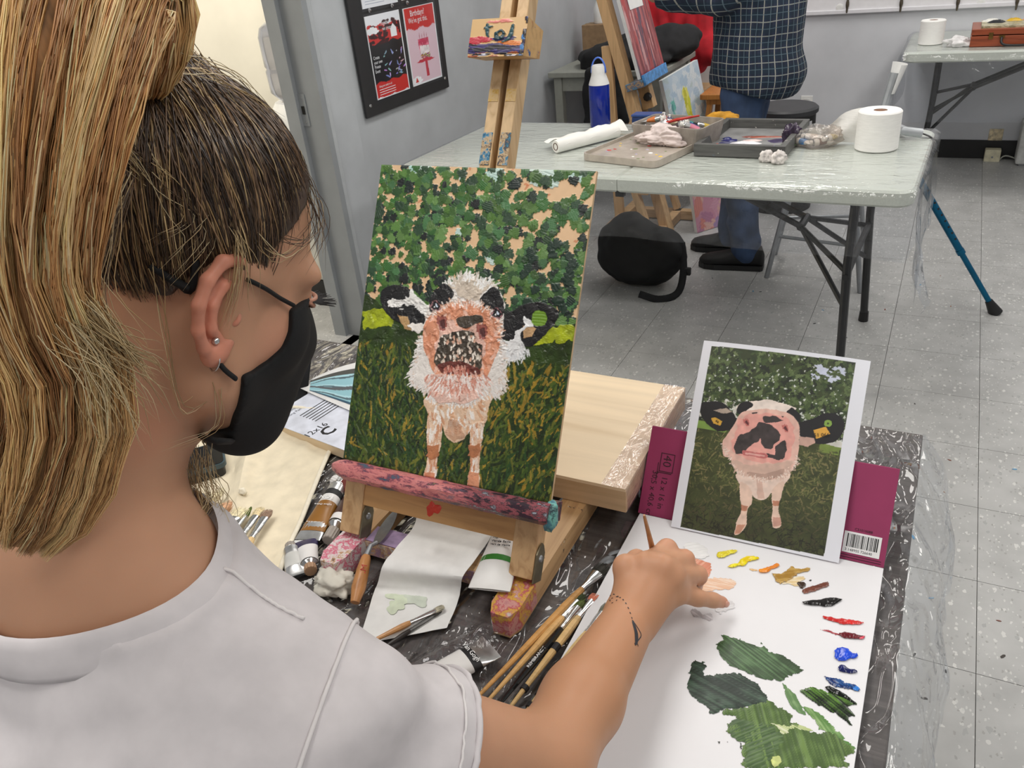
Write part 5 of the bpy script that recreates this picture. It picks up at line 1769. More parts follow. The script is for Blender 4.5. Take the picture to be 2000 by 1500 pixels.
xf(tc_, frame(MPA @ V(PW + .004, -.014, .004), x=PX, y=PY)).build('paint_crust', messy('teal_crust', [(90, 160, 160), (60, 110, 130), (120, 190, 180), (40, 60, 70)], 60), ea, smooth=True)
mc = onplane(962, 331, at(0, 0, .028), PNm)
mx_ = (MPA.inverted() @ mc).x
mt_ = onplane(1006, 0, at(0, 0, .028), PNm)
mxt = (MPA.inverted() @ mt_)
ms0, ms1 = -.06, mxt.y + .12
mastx = (mx_ + mxt.x) / 2
MT_ = MPA @ Matrix.Translation((0, 0, -.028))
wm, wb = .040, .026
slot = .008
m_mast = wood('mast_wood', (208, 178, 136), (180, 144, 100), 16, 2, .45, .27, [(60, 120, 150), (40, 60, 90), (206, 170, 70)], 50)
for sx in (-1, 1):
    cx_ = mastx + sx * (slot / 2 + (wm - slot) / 4)
    MB().box((cx_, (.10 + ms1) / 2, -wb / 2), ((wm - slot) / 2, ms1 - .10, wb), MT_, .0012).build('mast_rail', m_mast, ea)
MB().box((mastx, (.10 + ms1) / 2, -wb + .003), (slot + .001, ms1 - .10, .006), MT_).build('mast_back', wood('slot_dark', (120, 84, 50), (96, 64, 36), 14, 2), ea)
MB().box((mastx, (ms0 + .11) / 2, -wb / 2), (wm, .11 - ms0, wb), MT_, .0012).build('mast_foot', m_mast, ea)
tz_ = (MPA.inverted() @ onplane(962, 300, at(0, 0, .028), PNm)).y
for sx, cc_, w_ in ((-1, (30, 120, 160), .014), (1, (30, 110, 150), .014)):
    MB().box((mastx + sx * (wm / 2 - .0068), tz_ + .006, .0004), (w_, .042, .0012), MT_).build('paint_crust', messy('mast_paint', [(28, 100, 140), (24, 40, 70), (40, 130, 170), (206, 176, 130), (30, 36, 60), (60, 140, 170)], 70), ea)
    MB().box((mastx + sx * (wm / 2 - .0075), tz_ + .075, .0003), (w_, .016, .0008), MT_).build('paint_crust', messy('mast_ochre', [(206, 176, 130), (206, 166, 70), (210, 180, 130), (200, 156, 60)], 60), ea)
b0 = MPA.inverted() @ onplane(921, 118, at(0, 0, -.012), PNm)
b1 = MPA.inverted() @ onplane(1030, 32, at(0, 0, -.012), PNm)
bx, by = (b0.x + b1.x) / 2, (b0.y + b1.y) / 2
bw, bh = .077, abs(b1.y - b0.y) * .92
bd = .046
zf_, zb_ = .016, .016 - bd
blk = MB().prism([(by + bh / 2, zf_), (by - bh / 2, zf_), (by - bh / 2 + .014, zb_), (by + bh / 2 + .002, zb_)], bx - bw / 2, bx + bw / 2, MPA @ Matrix(((0, 0, 1, 0), (1, 0, 0, 0), (0, 1, 0, 0), (0, 0, 0, 1)))).build('clamp_block', wood('block_wood', (206, 166, 110), (176, 132, 80), 14, 0, .45, .40, [(40, 40, 60), (180, 60, 60), (60, 90, 140), (30, 30, 34)], 40), ea)
pb_ = Pic(90, 80, None, (210, 172, 118))
r = np.random.default_rng(14)
for i in range(40):
    pb_.dab(r.random() * 90, 70 - abs(r.normal()) * 10, .1 * (r.random() - .5), 16, 4, [(52, 44, 96), (40, 36, 70), (30, 26, 34), (60, 50, 110)][i % 4], .0006, 3, i)
for i in range(14):
    pb_.dab(r.random() * 30, 40 + r.random() * 10, .2, 9, 3, (190, 50, 66), .0006, 3, i)
for i in range(10):
    pb_.dab(55 + r.random() * 25, 48 + r.random() * 8, .2, 9, 3, (206, 116, 40), .0006, 3, i)
for i in range(14):
    pb_.dab(r.random() * 90, 72 + r.random() * 8, 0, 8, 2, [(150, 70, 30), (30, 24, 30), (200, 200, 215)][i % 3], .0006, 2, i)
for i in range(8):
    pb_.dab(30 + r.random() * 30, 4 + r.random() * 5, 0, 6, 2, (220, 130, 120), .0005, 2, i)
for i in range(24):
    pb_.dab(84 + r.random() * 5, r.random() * 80, 1.5, 5, 2, [(40, 36, 70), (30, 26, 34), (60, 120, 180)][i % 3], .0006, 2, i)
tl_ = (52, 86, 92)
pb_.stroke([(26, 12), (28, 34), (30, 38)], 3.4, tl_, .0012, True)
pb_.stroke([(22, 20), (34, 17)], 2.6, tl_, .0012, True)
pb_.stroke([(50, 26), (42, 32), (44, 42), (52, 42), (55, 33), (50, 26)], 3.6, (36, 66, 74), .0016, True)
pb_.stroke([(67, 16), (66, 34), (62, 46), (54, 50)], 3.6, tl_, .0012, True)
pb_.obj('painted_face', MPA @ Matrix.Translation((bx - bw / 2, by - bh / 2, .0164)), bw, bh, vcol('block_paint', .35), blk)
# ---- the light cradled panel
wpz = SZ + RZ + .001
wp = thing('wood_panel', (-.42, .96, wpz), 'blank pale birch cradled painting panel behind the easel', 'panel')
m_birch = wood('birch_face', (228, 206, 172), (212, 186, 148), 5, 0, .45, bump=.03)
xa, xb, ya, yb = -.515, -.311, .826, 1.112
MB().box(((xa + xb) / 2, (ya + yb) / 2, wpz + .0375), (xb - xa, yb - ya, .005)).build('face', m_birch, wp)
for a, b, c, d in ((xa, ya, xb, ya + .018), (xa, yb - .018, xb, yb), (xa, ya + .018, xa + .018, yb - .018), (xb - .018, ya + .018, xb, yb - .018)):
    MB().box(((a + c) / 2, (b + d) / 2, wpz + .0175), (c - a, d - b, .035)).build('cradle_side', wood('birch_side', (206, 178, 142), (180, 150, 112), 7, 0, .5), wp)
rows = []
for j in range(15):
    y = ya - .001 + (yb - ya + .002) * j / 14
    rows.append([V(xb - .035, y, wpz + .0408), V(xb - .012, y, wpz + .0412 + .001 * mn.noise(V(y * 60, 1, 1))), V(xb + .0015, y, wpz + .0405), V(xb + .003 + .002 * mn.noise(V(y * 50, 3, 1)), y, wpz + .02), V(xb + .002, y, wpz + .001)])
MB().grid(rows).build('shrink_wrap', film('wrap', .10, (248, 244, 246), 70, .8, .004, .04, .1, (1, .5, 1)), wp, smooth=True)
# ---- brushes
def brush(name, label, p_tail, p_tip, r=.004, bristle=(200, 180, 140), handle=(214, 176, 120), kind='flat', group=None, brl=.022, fer=.035, bw=1.5, tipc=None, hn=None, ferc=None):
    """p_tail handle end, p_tip bristle end"""
    a, b = Vector(p_tail), Vector(p_tip)
    L = (b - a).length
    d = (b - a) / L
    t = thing(name, (a + b) / 2 - V(0, 0, r), label, 'brush', group)
    hl = L - brl - fer
    hp = [0, .03, .25, .55, .8, .93, 1.0]
    hr = [.35, .5, .7, 1.0, 1.25, 1.1, .85]
    MB().tube([a + d * hl * f for f in hp], [r * k for k in hr], 10).build('handle', hn or wood('handle_%d_%d_%d' % tuple(handle), handle, tuple(int(c * .88) for c in handle), 18, 0, .35, bump=.03), t, smooth='auto')
    up = V(0, 0, 1)
    f0_, f1_ = a + d * (hl - .003), a + d * (hl + fer)
    fl = .45 if kind == 'flat' else 1.0
    mb = MB().tube([f0_, f0_.lerp(f1_, .12), f0_.lerp(f1_, .18), f0_.lerp(f1_, .24), f0_.lerp(f1_, .3), f0_.lerp(f1_, .6), f1_], [r * .95, r * 1.0, r * .9, r * 1.02, r * .94, r * (1 + (bw - 1) * .5), r * bw], 12, flat=1.0)
    side = d.cross(up).normalized(); nn = side.cross(d)
    vs = []
    for p in mb.v:
        q = Vector(p) - f0_
        s = min(1, max(0, q.dot(d) / fer))
        h = q.dot(nn)
        vs.append(tuple(Vector(p) - nn * (h * (1 - fl) * s)))
    mb.v = vs
    mb.build('ferrule', ferc or m_chrome, t, smooth='auto')
    bb = MB()
    r_ = np.random.default_rng(sum(map(ord, label)) % 1000)
    nb_ = 46
    for k in range(nb_):
        u = (k / (nb_ - 1) - .5) * 2
        w_ = (r_.random() - .5) * 2
        q0 = f1_ - d * .002 + side * (u * r * bw * .9) + nn * (w_ * r * bw * fl * .8)
        lim = 1 - .35 * abs(u) ** 2.2 if kind != 'flat' else 1 - .12 * abs(u) ** 3
        q2 = f1_ + d * (brl * lim * (.9 + .1 * r_.random())) + side * (u * r * bw * (1.02 if kind == 'flat' else .5)) + nn * (w_ * r * bw * fl * .5)
        q1 = q0.lerp(q2, .5) + side * (u * r * bw * .15) + nn * (w_ * r * .2)
        bb.tube([q0, q1, q2], [.00055, .0005, .00025], 4, cap=False)
    bb.tube([f1_ - d * .002, f1_ + d * brl * .5, f1_ + d * brl * .8], [r * bw * .7, r * bw * .75, r * bw * .3], 8, flat=fl, up=nn)
    bo = bb.build('bristles', plain('bristle_%d_%d_%d' % tuple(bristle), bristle, .7, var=.15, scale=200), t)
    return t
def dk_pt(u, v, h):
    return onz(u, v, SZ + h)
tx = [('long tan hog brush with a wide dark clotted flat head beside the pad', (932, 1362), (1184, 1102), .0046, (44, 42, 34), (196, 148, 88), 'flat', 1.9, .02, .032),
      ('slim pale brush with a green-stained tip lying between two others', (948, 1374), (1140, 1160), .0040, (56, 70, 40), (206, 164, 106), 'flat', 1.3, .014, .030),
      ('glossy black-handled brush with white lettering and olive bristles', (968, 1385), (1142, 1172), .0040, (90, 104, 50), (22, 20, 20), 'round', 1.4, .016, .036),
      ('pale brush with a paint-smeared handle and coral pink tip', (984, 1398), (1165, 1160), .0042, (206, 130, 106), (214, 180, 124), 'flat', 1.15, .012, .030),
      ('pale brush with ink blots on its handle half under the forearm', (1003, 1425), (1190, 1180), .0048, (120, 124, 110), (216, 186, 130), 'flat', 1.3, .016, .036)]
for k, (lb_, a, b, r_, br_, hd, kd, bw_, bl_, fe_) in enumerate(tx):
    bo = brush('paint_brush', lb_, dk_pt(*a, .006), dk_pt(*b, .008), r_, br_, hd, kd, None, bl_, fe_, bw_, hn=plain('gloss_black', (18, 17, 17), .15, var=.05, coat=.5) if k == 2 else None)
    A_, B_ = dk_pt(*a, .006), dk_pt(*b, .008)
    d_ = (B_ - A_).normalized()
    if k == 2:
        L_ = (B_ - A_).length
        Mx_ = frame(A_ + d_ * .062 + V(0, 0, .0045), x=d_, z=V(0, 0, 1))
        text_mesh('REMBRANDT', .0055, Mx_ @ Matrix.Translation((0, -.002, 0)), m_whiteink, 'lettering', bo, .0001, sx=1.1)
        text_mesh('5', .005, Mx_ @ Matrix.Translation((.055, -.002, 0)), m_whiteink, 'lettering', bo, .0001)
    if k in (3, 4):
        for f, s in ((.52, .9), (.56, .7), (.2, .5)) if k == 3 else ((.25, .6), (.16, .5)):
            MB().tube([A_ + d_ * ((B_ - A_).length * f - .006 * s), A_ + d_ * ((B_ - A_).length * f + .006 * s)], [r_ * 1.12, r_ * 1.16], 10).build('paint_smear', m_ink, bo, smooth='auto')
# ---- cotton brush roll with brushes tucked in
cl = MB()
m_cal = plain('calico', (226, 214, 188), .9, var=.04, scale=40, bump=.12, bdist=.002)
cor = [(430, 865), (505, 808), (672, 818), (550, 1118), (330, 1115), (300, 960)]
bl_ = onz(330, 1130, SZ); tl_ = onz(360, 850, SZ); tr_ = onz(672, 818, SZ); br_ = onz(548, 1120, SZ)
tl_ = onz(380, 806, SZ)
rows = []
NR, NC = 30, 36
for i in range(NR):
    f = i / (NR - 1)
    row = []
    for j in range(NC):
        g = j / (NC - 1)
        p = tl_.lerp(tr_, g).lerp(bl_.lerp(br_, g), f)
        h = .004 + .006 * mn.noise(V(g * 7 + f * 3, f * 3.0, 2)) + .003 * mn.noise(V(g * 16, f * 5, 6))
        h += .012 * math.exp(-((g - .46) / .07) ** 2) * math.exp(-((f - .42) / .25) ** 2)
        h += .018 * math.exp(-((f - 0) / .12) ** 2) * (.3 + .7 * math.sin(g * 3.1))
        row.append(V(p.x, p.y, SZ + max(.0035, h)))
    rows.append(row)
cr_ = thing('brush_roll', (bl_ + tr_) / 2, 'cream cotton cloth brush roll spread open under the brushes', 'brush roll')
MB().slab(rows, .0022).build('cloth', m_cal, cr_, smooth='auto')
m_bind = plain('twill_tape', (232, 224, 204), .9, var=.03, scale=120, bump=.3, bdist=.001)
for edge in ([r_[0] for r_ in rows], [r_[-1] for r_ in rows], rows[0]):
    MB().tube([p + V(0, 0, .0005) for p in edge], .0042, 8, flat=.6, up=V(0, 0, 1)).build('binding_tape', m_bind, cr_, smooth=True)
kn = onz(475, 965, SZ + .008)
crumple_v(kn, (.008, .006, .008), 3, .4, 2.4, 3).build('tape_knot', m_bind, cr_, smooth=True)
BR = [('wide hog brush with a worn tan head on the cotton roll', (310, 1115), (455, 980), .0075, (206, 160, 124), 'round', 1.25, .026, .05),
      ('broad cream bristle brush with square head on the cotton roll', (352, 1130), (478, 990), .0085, (226, 212, 176), 'flat', 1.35, .028, .03),
      ('slim round brush with an olive green head on the cotton roll', (392, 1128), (492, 990), .0038, (92, 110, 40), 'round', 1.15, .022, .045),
      ('pale cream flat brush between the green one and the grey one', (415, 1135), (511, 990), .0048, (216, 200, 160), 'flat', 1.35, .022, .04),
      ('flat brush with a greyish taupe head on the cotton roll', (440, 1140), (526, 995), .0050, (150, 124, 104), 'flat', 1.4, .020, .045),
      ('large soft cream brush lying furthest under the hair', (300, 1060), (440, 955), .0075, (226, 214, 182), 'round', 1.3, .036, .045),
      ('thin cream bristle brush beside the broad square one', (375, 1135), (470, 1000), .0042, (222, 206, 170), 'flat', 1.2, .02, .045)]
for lb_, a, b, r_, bc_, kd, bw_, brl_, fe_ in BR:
    A_ = onz(*a, SZ + .016 + r_); B_ = onz(*b, SZ + .014 + r_)
    d_ = (B_ - A_).normalized()
    A_ = B_ - d_ * .19
    brush('paint_brush', lb_, A_, B_, r_, bc_, (228, 196, 142), kd, 'brushes on the cotton roll', brl_, fe_, bw_)
c = onz(395, 945, SZ)
t = thing('phone', c, 'black phone lying at the edge of the cotton roll', 'phone')
MPH = frame(c + V(-.045, .0, .0255), x=V(.75, -.66, 0), z=V(0, 0, 1))
MB().prism(rounded_rect(.075, .15, .012, 5), -.0045, .0035, MPH).build('body', plain('phone_case', (60, 78, 84), .4), t)
MB().prism(rounded_rect(.069, .144, .010, 5), .0035, .0042, MPH).build('screen', plain('phone_glass', (10, 10, 12), .08), t)
MB().prism(rounded_rect(.068, .14, .01, 4), -.026, -.0046, MPH).build('case_base', m_black, t)
# ---- paint tubes by the easel
def desk_tube(u0, v0, u1, v1, r, label, body, bands, cap, h=None, txt=None, tcol=None, stack=0.0):
    a = onz(u0, v0, SZ + r * .8 + stack); b = onz(u1, v1, SZ + r + .0006 + stack)
    M = frame(a, x=b - a, z=V(0, 0, 1))
    t = tube_shape(M, (b - a).length, r, body, bands, cap, label=label)
    if txt:
        L = (b - a).length
        for s, fx, fy, sz, rot in txt:
            zz = r * np.interp(fx, [0, .08, .2, .45, .7, .8], [.08, .1, .45, .8, .98, 1.0])
            Mt = M @ Matrix.Translation((fx * L, fy * r, zz + .0006)) @ Matrix.Rotation(rot, 4, 'Z')
            text_mesh(s, sz, Mt, tcol or m_ink, 'lettering', t, .0002, 'CENTER')
    return t
m_brown = plain('umber_paint', (64, 36, 30), .35, var=.05)
m_ochre = plain('ochre_paint', (142, 96, 36), .35, var=.05)
m_cap_g = plain('cap_grey', (150, 142, 134), .5)
m_cap_t = plain('cap_tan', (158, 126, 98), .5)
m_lab = plain('label_white', (224, 222, 220), .45, var=.02)
HP = math.pi / 2
desk_tube(722, 918, 640, 1052, .0135, 'dark umber paint tube with grey ribbed cap beside the easel', m_foil, [(.18, .46, m_lab), (.46, .72, m_brown), (.72, .8, m_lab)], m_cap_g, txt=[('Oil', .4, 0, .008, HP)])
desk_tube(600, 1055, 672, 930, .0145, 'yellow ochre paint tube lying crimp end out beside the umber one', m_foil, [(.12, .52, m_ochre), (.52, .62, m_lab), (.62, .7, m_ink)], m_foil, txt=[('TON', .58, 0, .011, HP), ('Yellow Ochre', .46, 0, .005, HP), ('37 ml 1.25 US fl oz', .22, 0, .0035, HP)], tcol=m_whiteink)
desk_tube(770, 990, 652, 935, .0135, 'red and white paint tube behind the easel post', m_tubewhite, [(.30, .62, m_lab), (.62, .8, plain('redbrown', (116, 46, 38), .4))], m_lab)
desk_tube(597, 1050, 606, 1112, .0125, 'short violet and white tube with a ribbed tan cap', m_tubewhite, [(.1, .35, plain('violet_band', (44, 36, 74), .4)), (.35, .8, m_lab)], m_cap_t)
desk_tube(580, 1124, 566, 1062, .0115, 'flattened silver tube half under the cotton roll', m_foil, [(.25, .6, plain('silver_label', (196, 196, 192), .4))], m_cap_g)
gtu = desk_tube(955, 1152, 1004, 1005, .020, 'white paint tube with a green band lying under the easel', m_tubewhite, [(.30, .36, plain('sap_green', (46, 120, 40), .4)), (.36, .82, m_lab)], m_lab, txt=[('GAMBLIN', .72, 0, .0115, -HP), ('ARTIST  OIL  COLORS', .665, 0, .003, -HP), ('Sap Green', .54, 0, .006, -HP), ('Verde Savia', .49, 0, .0055, -HP), ('Vert de Vessie', .45, 0, .0045, -HP)], stack=.026)
desk_tube(960, 1262, 800, 1350, .0155, 'squeezed white and black banded tube near the brush handles', m_foil, [(.22, .32, m_ink), (.32, .8, m_lab)], m_lab, txt=[('Van Gogh', .27, .0, .0085, HP)], tcol=m_whiteink)
vt = onz(905, 1288, SZ + .0145)
MB().lathe([(.0078, 0), (.0055, .0001), (.0055, .0003), (.0078, .0003)], Matrix.Translation(vt), 24).build('tube_emblem', plain('navy_ink', (34, 44, 92), .5), bpy.data.objects[[o.name for o in COL.objects if o.get('label', '').startswith('squeezed white and black')][0]])
rows = []
e0, e1 = onz(790, 1345, SZ), onz(965, 1245, SZ)
dx_ = (e1 - e0).normalized(); dn = V(-dx_.y, dx_.x, 0)
for i in range(12):
    f = i / 11
    rows.append([e0.lerp(e1, f) + dn * (g - .5) * .055 + V(0, 0, .002 + .006 * abs(mn.noise(V(f * 8, g * 5, 2))) + .018 * (1 - (2 * g - 1) ** 2)) for g in [k / 9 for k in range(10)]])
MB().grid(rows).build('plastic_wrapper', film('wrapper', .05, (250, 250, 252), 40, .8, .006, .0, .06), None, True, 'torn clear wrapper over the squeezed white tube', 'wrapper')
# ---- palette knife
a = onz(702, 1150, SZ + .016); b = onz(716, 1085, SZ + .036); c = onz(735, 1060, SZ + .037); d_ = onz(775, 1000, SZ + .038)
pk = thing('palette_knife', (a + b) / 2, 'wooden-handled palette knife resting on the easel foot', 'palette knife')
a2 = a - (b - a) * .5
a2.z = SZ + .012
MB().tube([a2, a2.lerp(b, .3), a2.lerp(b, .7), a2.lerp(b, .95), b], [.006, .0095, .0085, .0065, .005], 12).build('handle', wood('knife_handle', (186, 130, 78), (150, 98, 54), 12, 1, .4), pk, smooth='auto')
mk = a2.lerp(b, .62)
text_mesh('RGM', .011, frame(mk + (CAM - mk).normalized() * .0082, x=(b - a2), z=CAM - mk) @ Matrix.Translation((-.012, -.004, 0)), plain('red_stamp', (176, 50, 44), .5), 'lettering', pk, .0002)
MB().tube([b, b.lerp(c, .5) + V(0, 0, .006), c], [.004, .003, .003], 8).build('shank', m_steel, pk, smooth='auto')
rows = []
for i in range(12):
    f = i / 11
    w_ = .0085 * math.sin(math.pi * min(1, .12 + f * .86)) ** .6
    p = c.lerp(d_, f) + V(0, 0, .004 * f)
    sd = (d_ - c).cross(V(0, 0, 1)).normalized()
    rows.append([p - sd * w_, p, p + sd * w_])
MB().slab(rows, .0008).build('blade', plain('knife_steel', (150, 150, 150), .3, .9, var=.15), pk, smooth='auto')
# ---- paper roll behind the crossboard with its tail pulled forward
ra, rb = onz(812, 1000, SZ + .045), onz(962, 1040, SZ + .045)
ry_ = .80
ra = V(-.613, ry_, SZ + .047); rb = V(-.505, ry_ - .0, SZ + .047)
tr = thing('paper_towel', (ra + rb) / 2 - V(0, 0, .047), 'paper towel roll under the easel with a stained tail pulled forward', 'paper towel')
m_tow = plain('paper_towel', (226, 226, 224), .9, var=.02, scale=60, bump=.25, bdist=.001)
MB().lathe([(.018, 0), (.046, 0), (.046, .108), (.018, .108)], frame(ra, x=V(0, 0, 1), z=V(1, 0, 0)), 36).build('roll', m_tow, tr, smooth='auto')
MB().lathe([(.018, .001), (.0165, .001), (.0165, .107), (.018, .107)], frame(ra, x=V(0, 0, 1), z=V(1, 0, 0)), 20).build('core', plain('cardboard_core', (120, 84, 62), .8), tr)
tl0 = [onz(812, 1018, SZ + .004), onz(962, 1040, SZ + .03)]
path = [((-.613, -.505), ry_ - .045, SZ + .05), ((-.612, -.503), ry_ - .05, SZ + .03), ((-.613, -.50), .716, SZ + .038), ((-.613, -.497), .672, SZ + .0375), ((-.613, -.4965), .646, SZ + .0365), ((-.606, -.490), .628, SZ + .018), ((-.596, -.476), .607, SZ + .003), ((-.58, -.452), .57, SZ + .0012), ((-.565, -.432), .544, SZ + .0016)]
L0 = smooth_path([(p[0][0], p[1], p[2]) for p in path], 40); L1_ = smooth_path([(p[0][1], p[1], p[2]) for p in path], 40)
pl = [onz(812, 1020, SZ + .03), onz(770, 1075, SZ + .0375), onz(748, 1105, SZ + .0365), onz(738, 1140, SZ + .012), onz(728, 1165, SZ + .002), onz(700, 1260, SZ + .002)]
pr = [onz(962, 1035, SZ + .03), onz(935, 1085, SZ + .0375), onz(905, 1125, SZ + .0365), onz(900, 1150, SZ + .012), onz(893, 1180, SZ + .002), onz(873, 1227, SZ + .002)]
L0 = smooth_path([V(-.613, ry_ - .047, SZ + .047)] + pl, 44); L1_ = smooth_path([V(-.505, ry_ - .047, SZ + .047)] + pr, 44)
rows = []
for i in range(44):
    rows.append([L0[i].lerp(L1_[i], g) + V(0, 0, .0015 * mn.noise(V(i * .3, g * 5, 3)) + .001) for g in [k / 22 for k in range(23)]])
mb = MB().slab(rows, .0005)
me_ = mb.build('tail', m_tow, tr, smooth='auto')
for k, (u, v, rx, ry2) in enumerate([(780, 1165, .017, .013), (812, 1170, .016, .012), (772, 1185, .012, .010), (795, 1160, .012, .012)]):
    blob_mb(Matrix.Translation(onz(u, v, SZ + .0036)), wob(rx, ry2, 70 + k, 26, .35), .0006, k).build('green_stain', plain('stain%d' % (k % 2), [(204, 214, 190), (196, 204, 190)][k % 2], .7, var=.05, scale=80), tr, smooth=True)
brush('paint_brush', 'thin tan brush with a grey tip lying on the paper towel', onz(705, 1263, SZ + .010), onz(868, 1184, SZ + .008), .0032, (176, 170, 150), (190, 140, 90), 'flat', None, .012, .034, 1.2)
brush('paint_brush', 'thin dark brush lying under the tan one on the paper towel', onz(722, 1283, SZ + .005), onz(862, 1192, SZ + .005), .0028, (60, 58, 54), (44, 40, 38), 'flat', None, .012, .034, 1.1, ferc=plain('dull_metal', (110, 110, 108), .4, .8))
crumple_v(onz(655, 1150, SZ), (.036, .024, .02), 61, .4, 2.2, 4).build('rag', plain('rag_cream', (216, 212, 200), .9, var=.06, scale=30), None, True, 'small crumpled cream rag beside the palette knife', 'rag')
# ---- sheets of paper behind the easel
M_s = frame(onz(548, 803, SZ) + V(0, 0, .022), x=V(.95, .3, 0), z=V(0, 0, 1))
sh = thing('panel_wrapper', M_s @ V(.1, 0, 0), 'printed white packaging sheet under the photo print behind the easel', 'packaging')
q = [onz(520, 830, SZ + .02), onz(620, 765, SZ + .02), onz(760, 800, SZ + .02), onz(700, 850, SZ + .02)]
q = [onz(548, 803, SZ + .02), onz(622, 758, SZ + .02)]
dx_ = (q[1] - q[0]).normalized()
nx_ = V(dx_.y, -dx_.x, 0)
Mw = frame(q[0], x=nx_, y=dx_)            # x to the right-down, y along the left edge
MB().box((.13, .045, -.010), (.26, .16, .018), Mw).build('panel_block', m_birch, sh)
MB().box((.13, .045, .0004), (.262, .162, .0008), Mw).build('label_sheet', plain('sheet_blue_white', (214, 218, 230), .4), sh)
Mt = Mw @ Matrix.Rotation(HP, 4, 'Z') @ Matrix.Translation((-.02, -.02, .001))
for s, dy_, sz in (('Gallery Style', 0, .009), ('Painting Panel', -.012, .009)):
    text_mesh(s, sz, Mt @ Matrix.Translation((0, dy_, 0)), plain('grey_ink', (110, 112, 120), .6), 'lettering', sh, .0001)
for k in range(6):
    MB().box((.048 + k * .008, .05, .0010), (.002, .09, .0003), Mw).build('print_line', m_ink, sh)
text_mesh('12x16', .02, Mt @ Matrix.Translation((-.02, -.098, 0)), m_ink, 'lettering', sh, .0001)
text_mesh('C', .036, Mt @ Matrix.Translation((-.0, -.125, 0)), m_ink, 'lettering', sh, .0002, bold=.0008)
a = onz(580, 755, SZ + .026)
e0 = onz(697, 715, SZ + .045); e1 = onz(686, 803, SZ + .024)
rows = []
for i in range(14):
    f = i / 13
    r_ = []
    for j in range(12):
        g = j / 11
        p = a.lerp(e0, f * 1.5).lerp(a.lerp(e1, f * 1.5), g)
        r_.append(V(p.x, p.y, max(SZ + .024, p.z + .012 * math.sin(math.pi * f) * (1 - g) - .004 * f)))
    rows.append(r_)
ps = thing('photo_print', a, 'curled photo printout of blue glass beside the easel', 'paper')
vv = np.array([tuple(p) for r_ in rows for p in r_])
fin = []
for i in range(14):
    for j in range(12):
        f, g = i / 13, j / 11
        c_ = (236, 236, 240)
        fin.append(c_)
MB().slab(rows, .0006, V(0, 0, 1)).build('sheet', m_white, ps, smooth='auto')
gr = np.zeros((60, 70, 3))
NI, NJ = 70, 60
pts = []
for i in range(NI):
    for j in range(NJ):
        f = .16 + .84 * i / (NI - 1); g = .13 + .74 * j / (NJ - 1)
        fi = f * 13; i0 = min(int(fi), 12); gi = g * 11; j0 = min(int(gi), 10)
        p = rows[i0][j0].lerp(rows[i0 + 1][j0], fi - i0).lerp(rows[i0][j0 + 1].lerp(rows[i0 + 1][j0 + 1], fi - i0), gi - j0)
        pts.append(p + V(0, 0, .0006))
cs = np.zeros((NI, NJ, 3)); cs[:] = (150, 196, 206)
II, JJ = np.mgrid[0:NI, 0:NJ]
band = (JJ * .9 + II * .25 + 3 * np.sin(II * .13)) % 17
cs[band < 3] = (90, 110, 118); cs[band > 14] = (176, 216, 224)
cs[(JJ < 9) & (II < 45)] = (84, 84, 80)
cs[(np.abs(JJ - 34 - 4 * np.sin(II * .09)) < 3)] = (96, 100, 104)
cs[JJ > 55] = (60, 90, 110)
cs[(JJ < 24) & (II > 48) & (band > 6)] = (76, 74, 80)
i_ = np.arange(NI * NJ).reshape(NI, NJ)
np_obj('print', np.array([tuple(p) for p in pts]), np.stack([i_[:-1, :-1], i_[1:, :-1], i_[1:, 1:], i_[:-1, 1:]], -1).reshape(-1, 4), vcol('leaflet_print', .35), ps, col=lin_np(cs.reshape(-1, 3)))
st = thing('bag_strap', onz(585, 795, SZ), 'black webbing strap lying on the desk beyond the mask', 'strap')
s_ = [onz(600, 665, SZ + .10), onz(593, 730, SZ + .05), onz(585, 780, SZ + .008), onz(560, 815, SZ + .006), onz(520, 850, SZ + .006)]
MB().tube(smooth_path(s_, 24), .0125, 8, flat=.14, up=V(0, 0, 1)).build('webbing', m_blk, st, smooth=True)
s_ = [onz(530, 770, SZ + .02), onz(548, 790, SZ + .006), onz(562, 812, SZ + .005)]
MB().tube(smooth_path(s_, 12), .006, 8, flat=.2, up=V(0, 0, 1)).build('webbing', m_blk, st, smooth=True)
# == the painting on the easel
def c6(*p): return [(640 + x / 3.3333, 320 + y / 3.3333) for x, y in p]
def c7(*p): return [(640 + x / 2.7267, 700 + y / 2.7267) for x, y in p]
def cA(*p): return [(1230 + x / 3.0, 640 + y / 3.0) for x, y in p]
def clerp(a, b, f): return tuple(x + (y - x) * f for x, y in zip(a, b))
def fur(p, path, n, L, spread, cols, wid=1.1, seed=0, dz=.0004, out=None):
    """short hair strokes along a path (photo px), pointing away from `out`"""
    r = np.random.default_rng(seed)
    q = p.m(path)
    o = p.m([out])[0]
    d = np.hypot(*(q[1:] - q[:-1]).T); t = np.r_[0, np.cumsum(d)]
    for i in range(n):
        u = r.random() * t[-1]
        x, y = np.interp(u, t, q[:, 0]), np.interp(u, t, q[:, 1])
        x += r.normal() * spread; y += r.normal() * spread
        a = math.atan2(y - o[1], x - o[0]) + r.normal() * .25
        l = L * (.6 + .7 * r.random())
        p.dab(x, y, a, l, wid, np.array(cols[r.integers(len(cols))]) * (.96 + .06 * r.random()), dz, 1.5, i, .95, .1)
P = Pic(400, 533, [(745, 330), (1167, 331), (1075, 985), (672, 893)], (222, 186, 146))
r = np.random.default_rng(21)
P.c *= (1 + .05 * (noise2(533, 400, 60, 3, 2) - .5)[..., None])
for x, y in r.random((40, 2)):                               # rust under-drawing showing through
    P.dab(x * 400, y * 330, r.random() * 3, 5, 2, (196, 110, 70), .0001, 1, int(x * 99), .6)
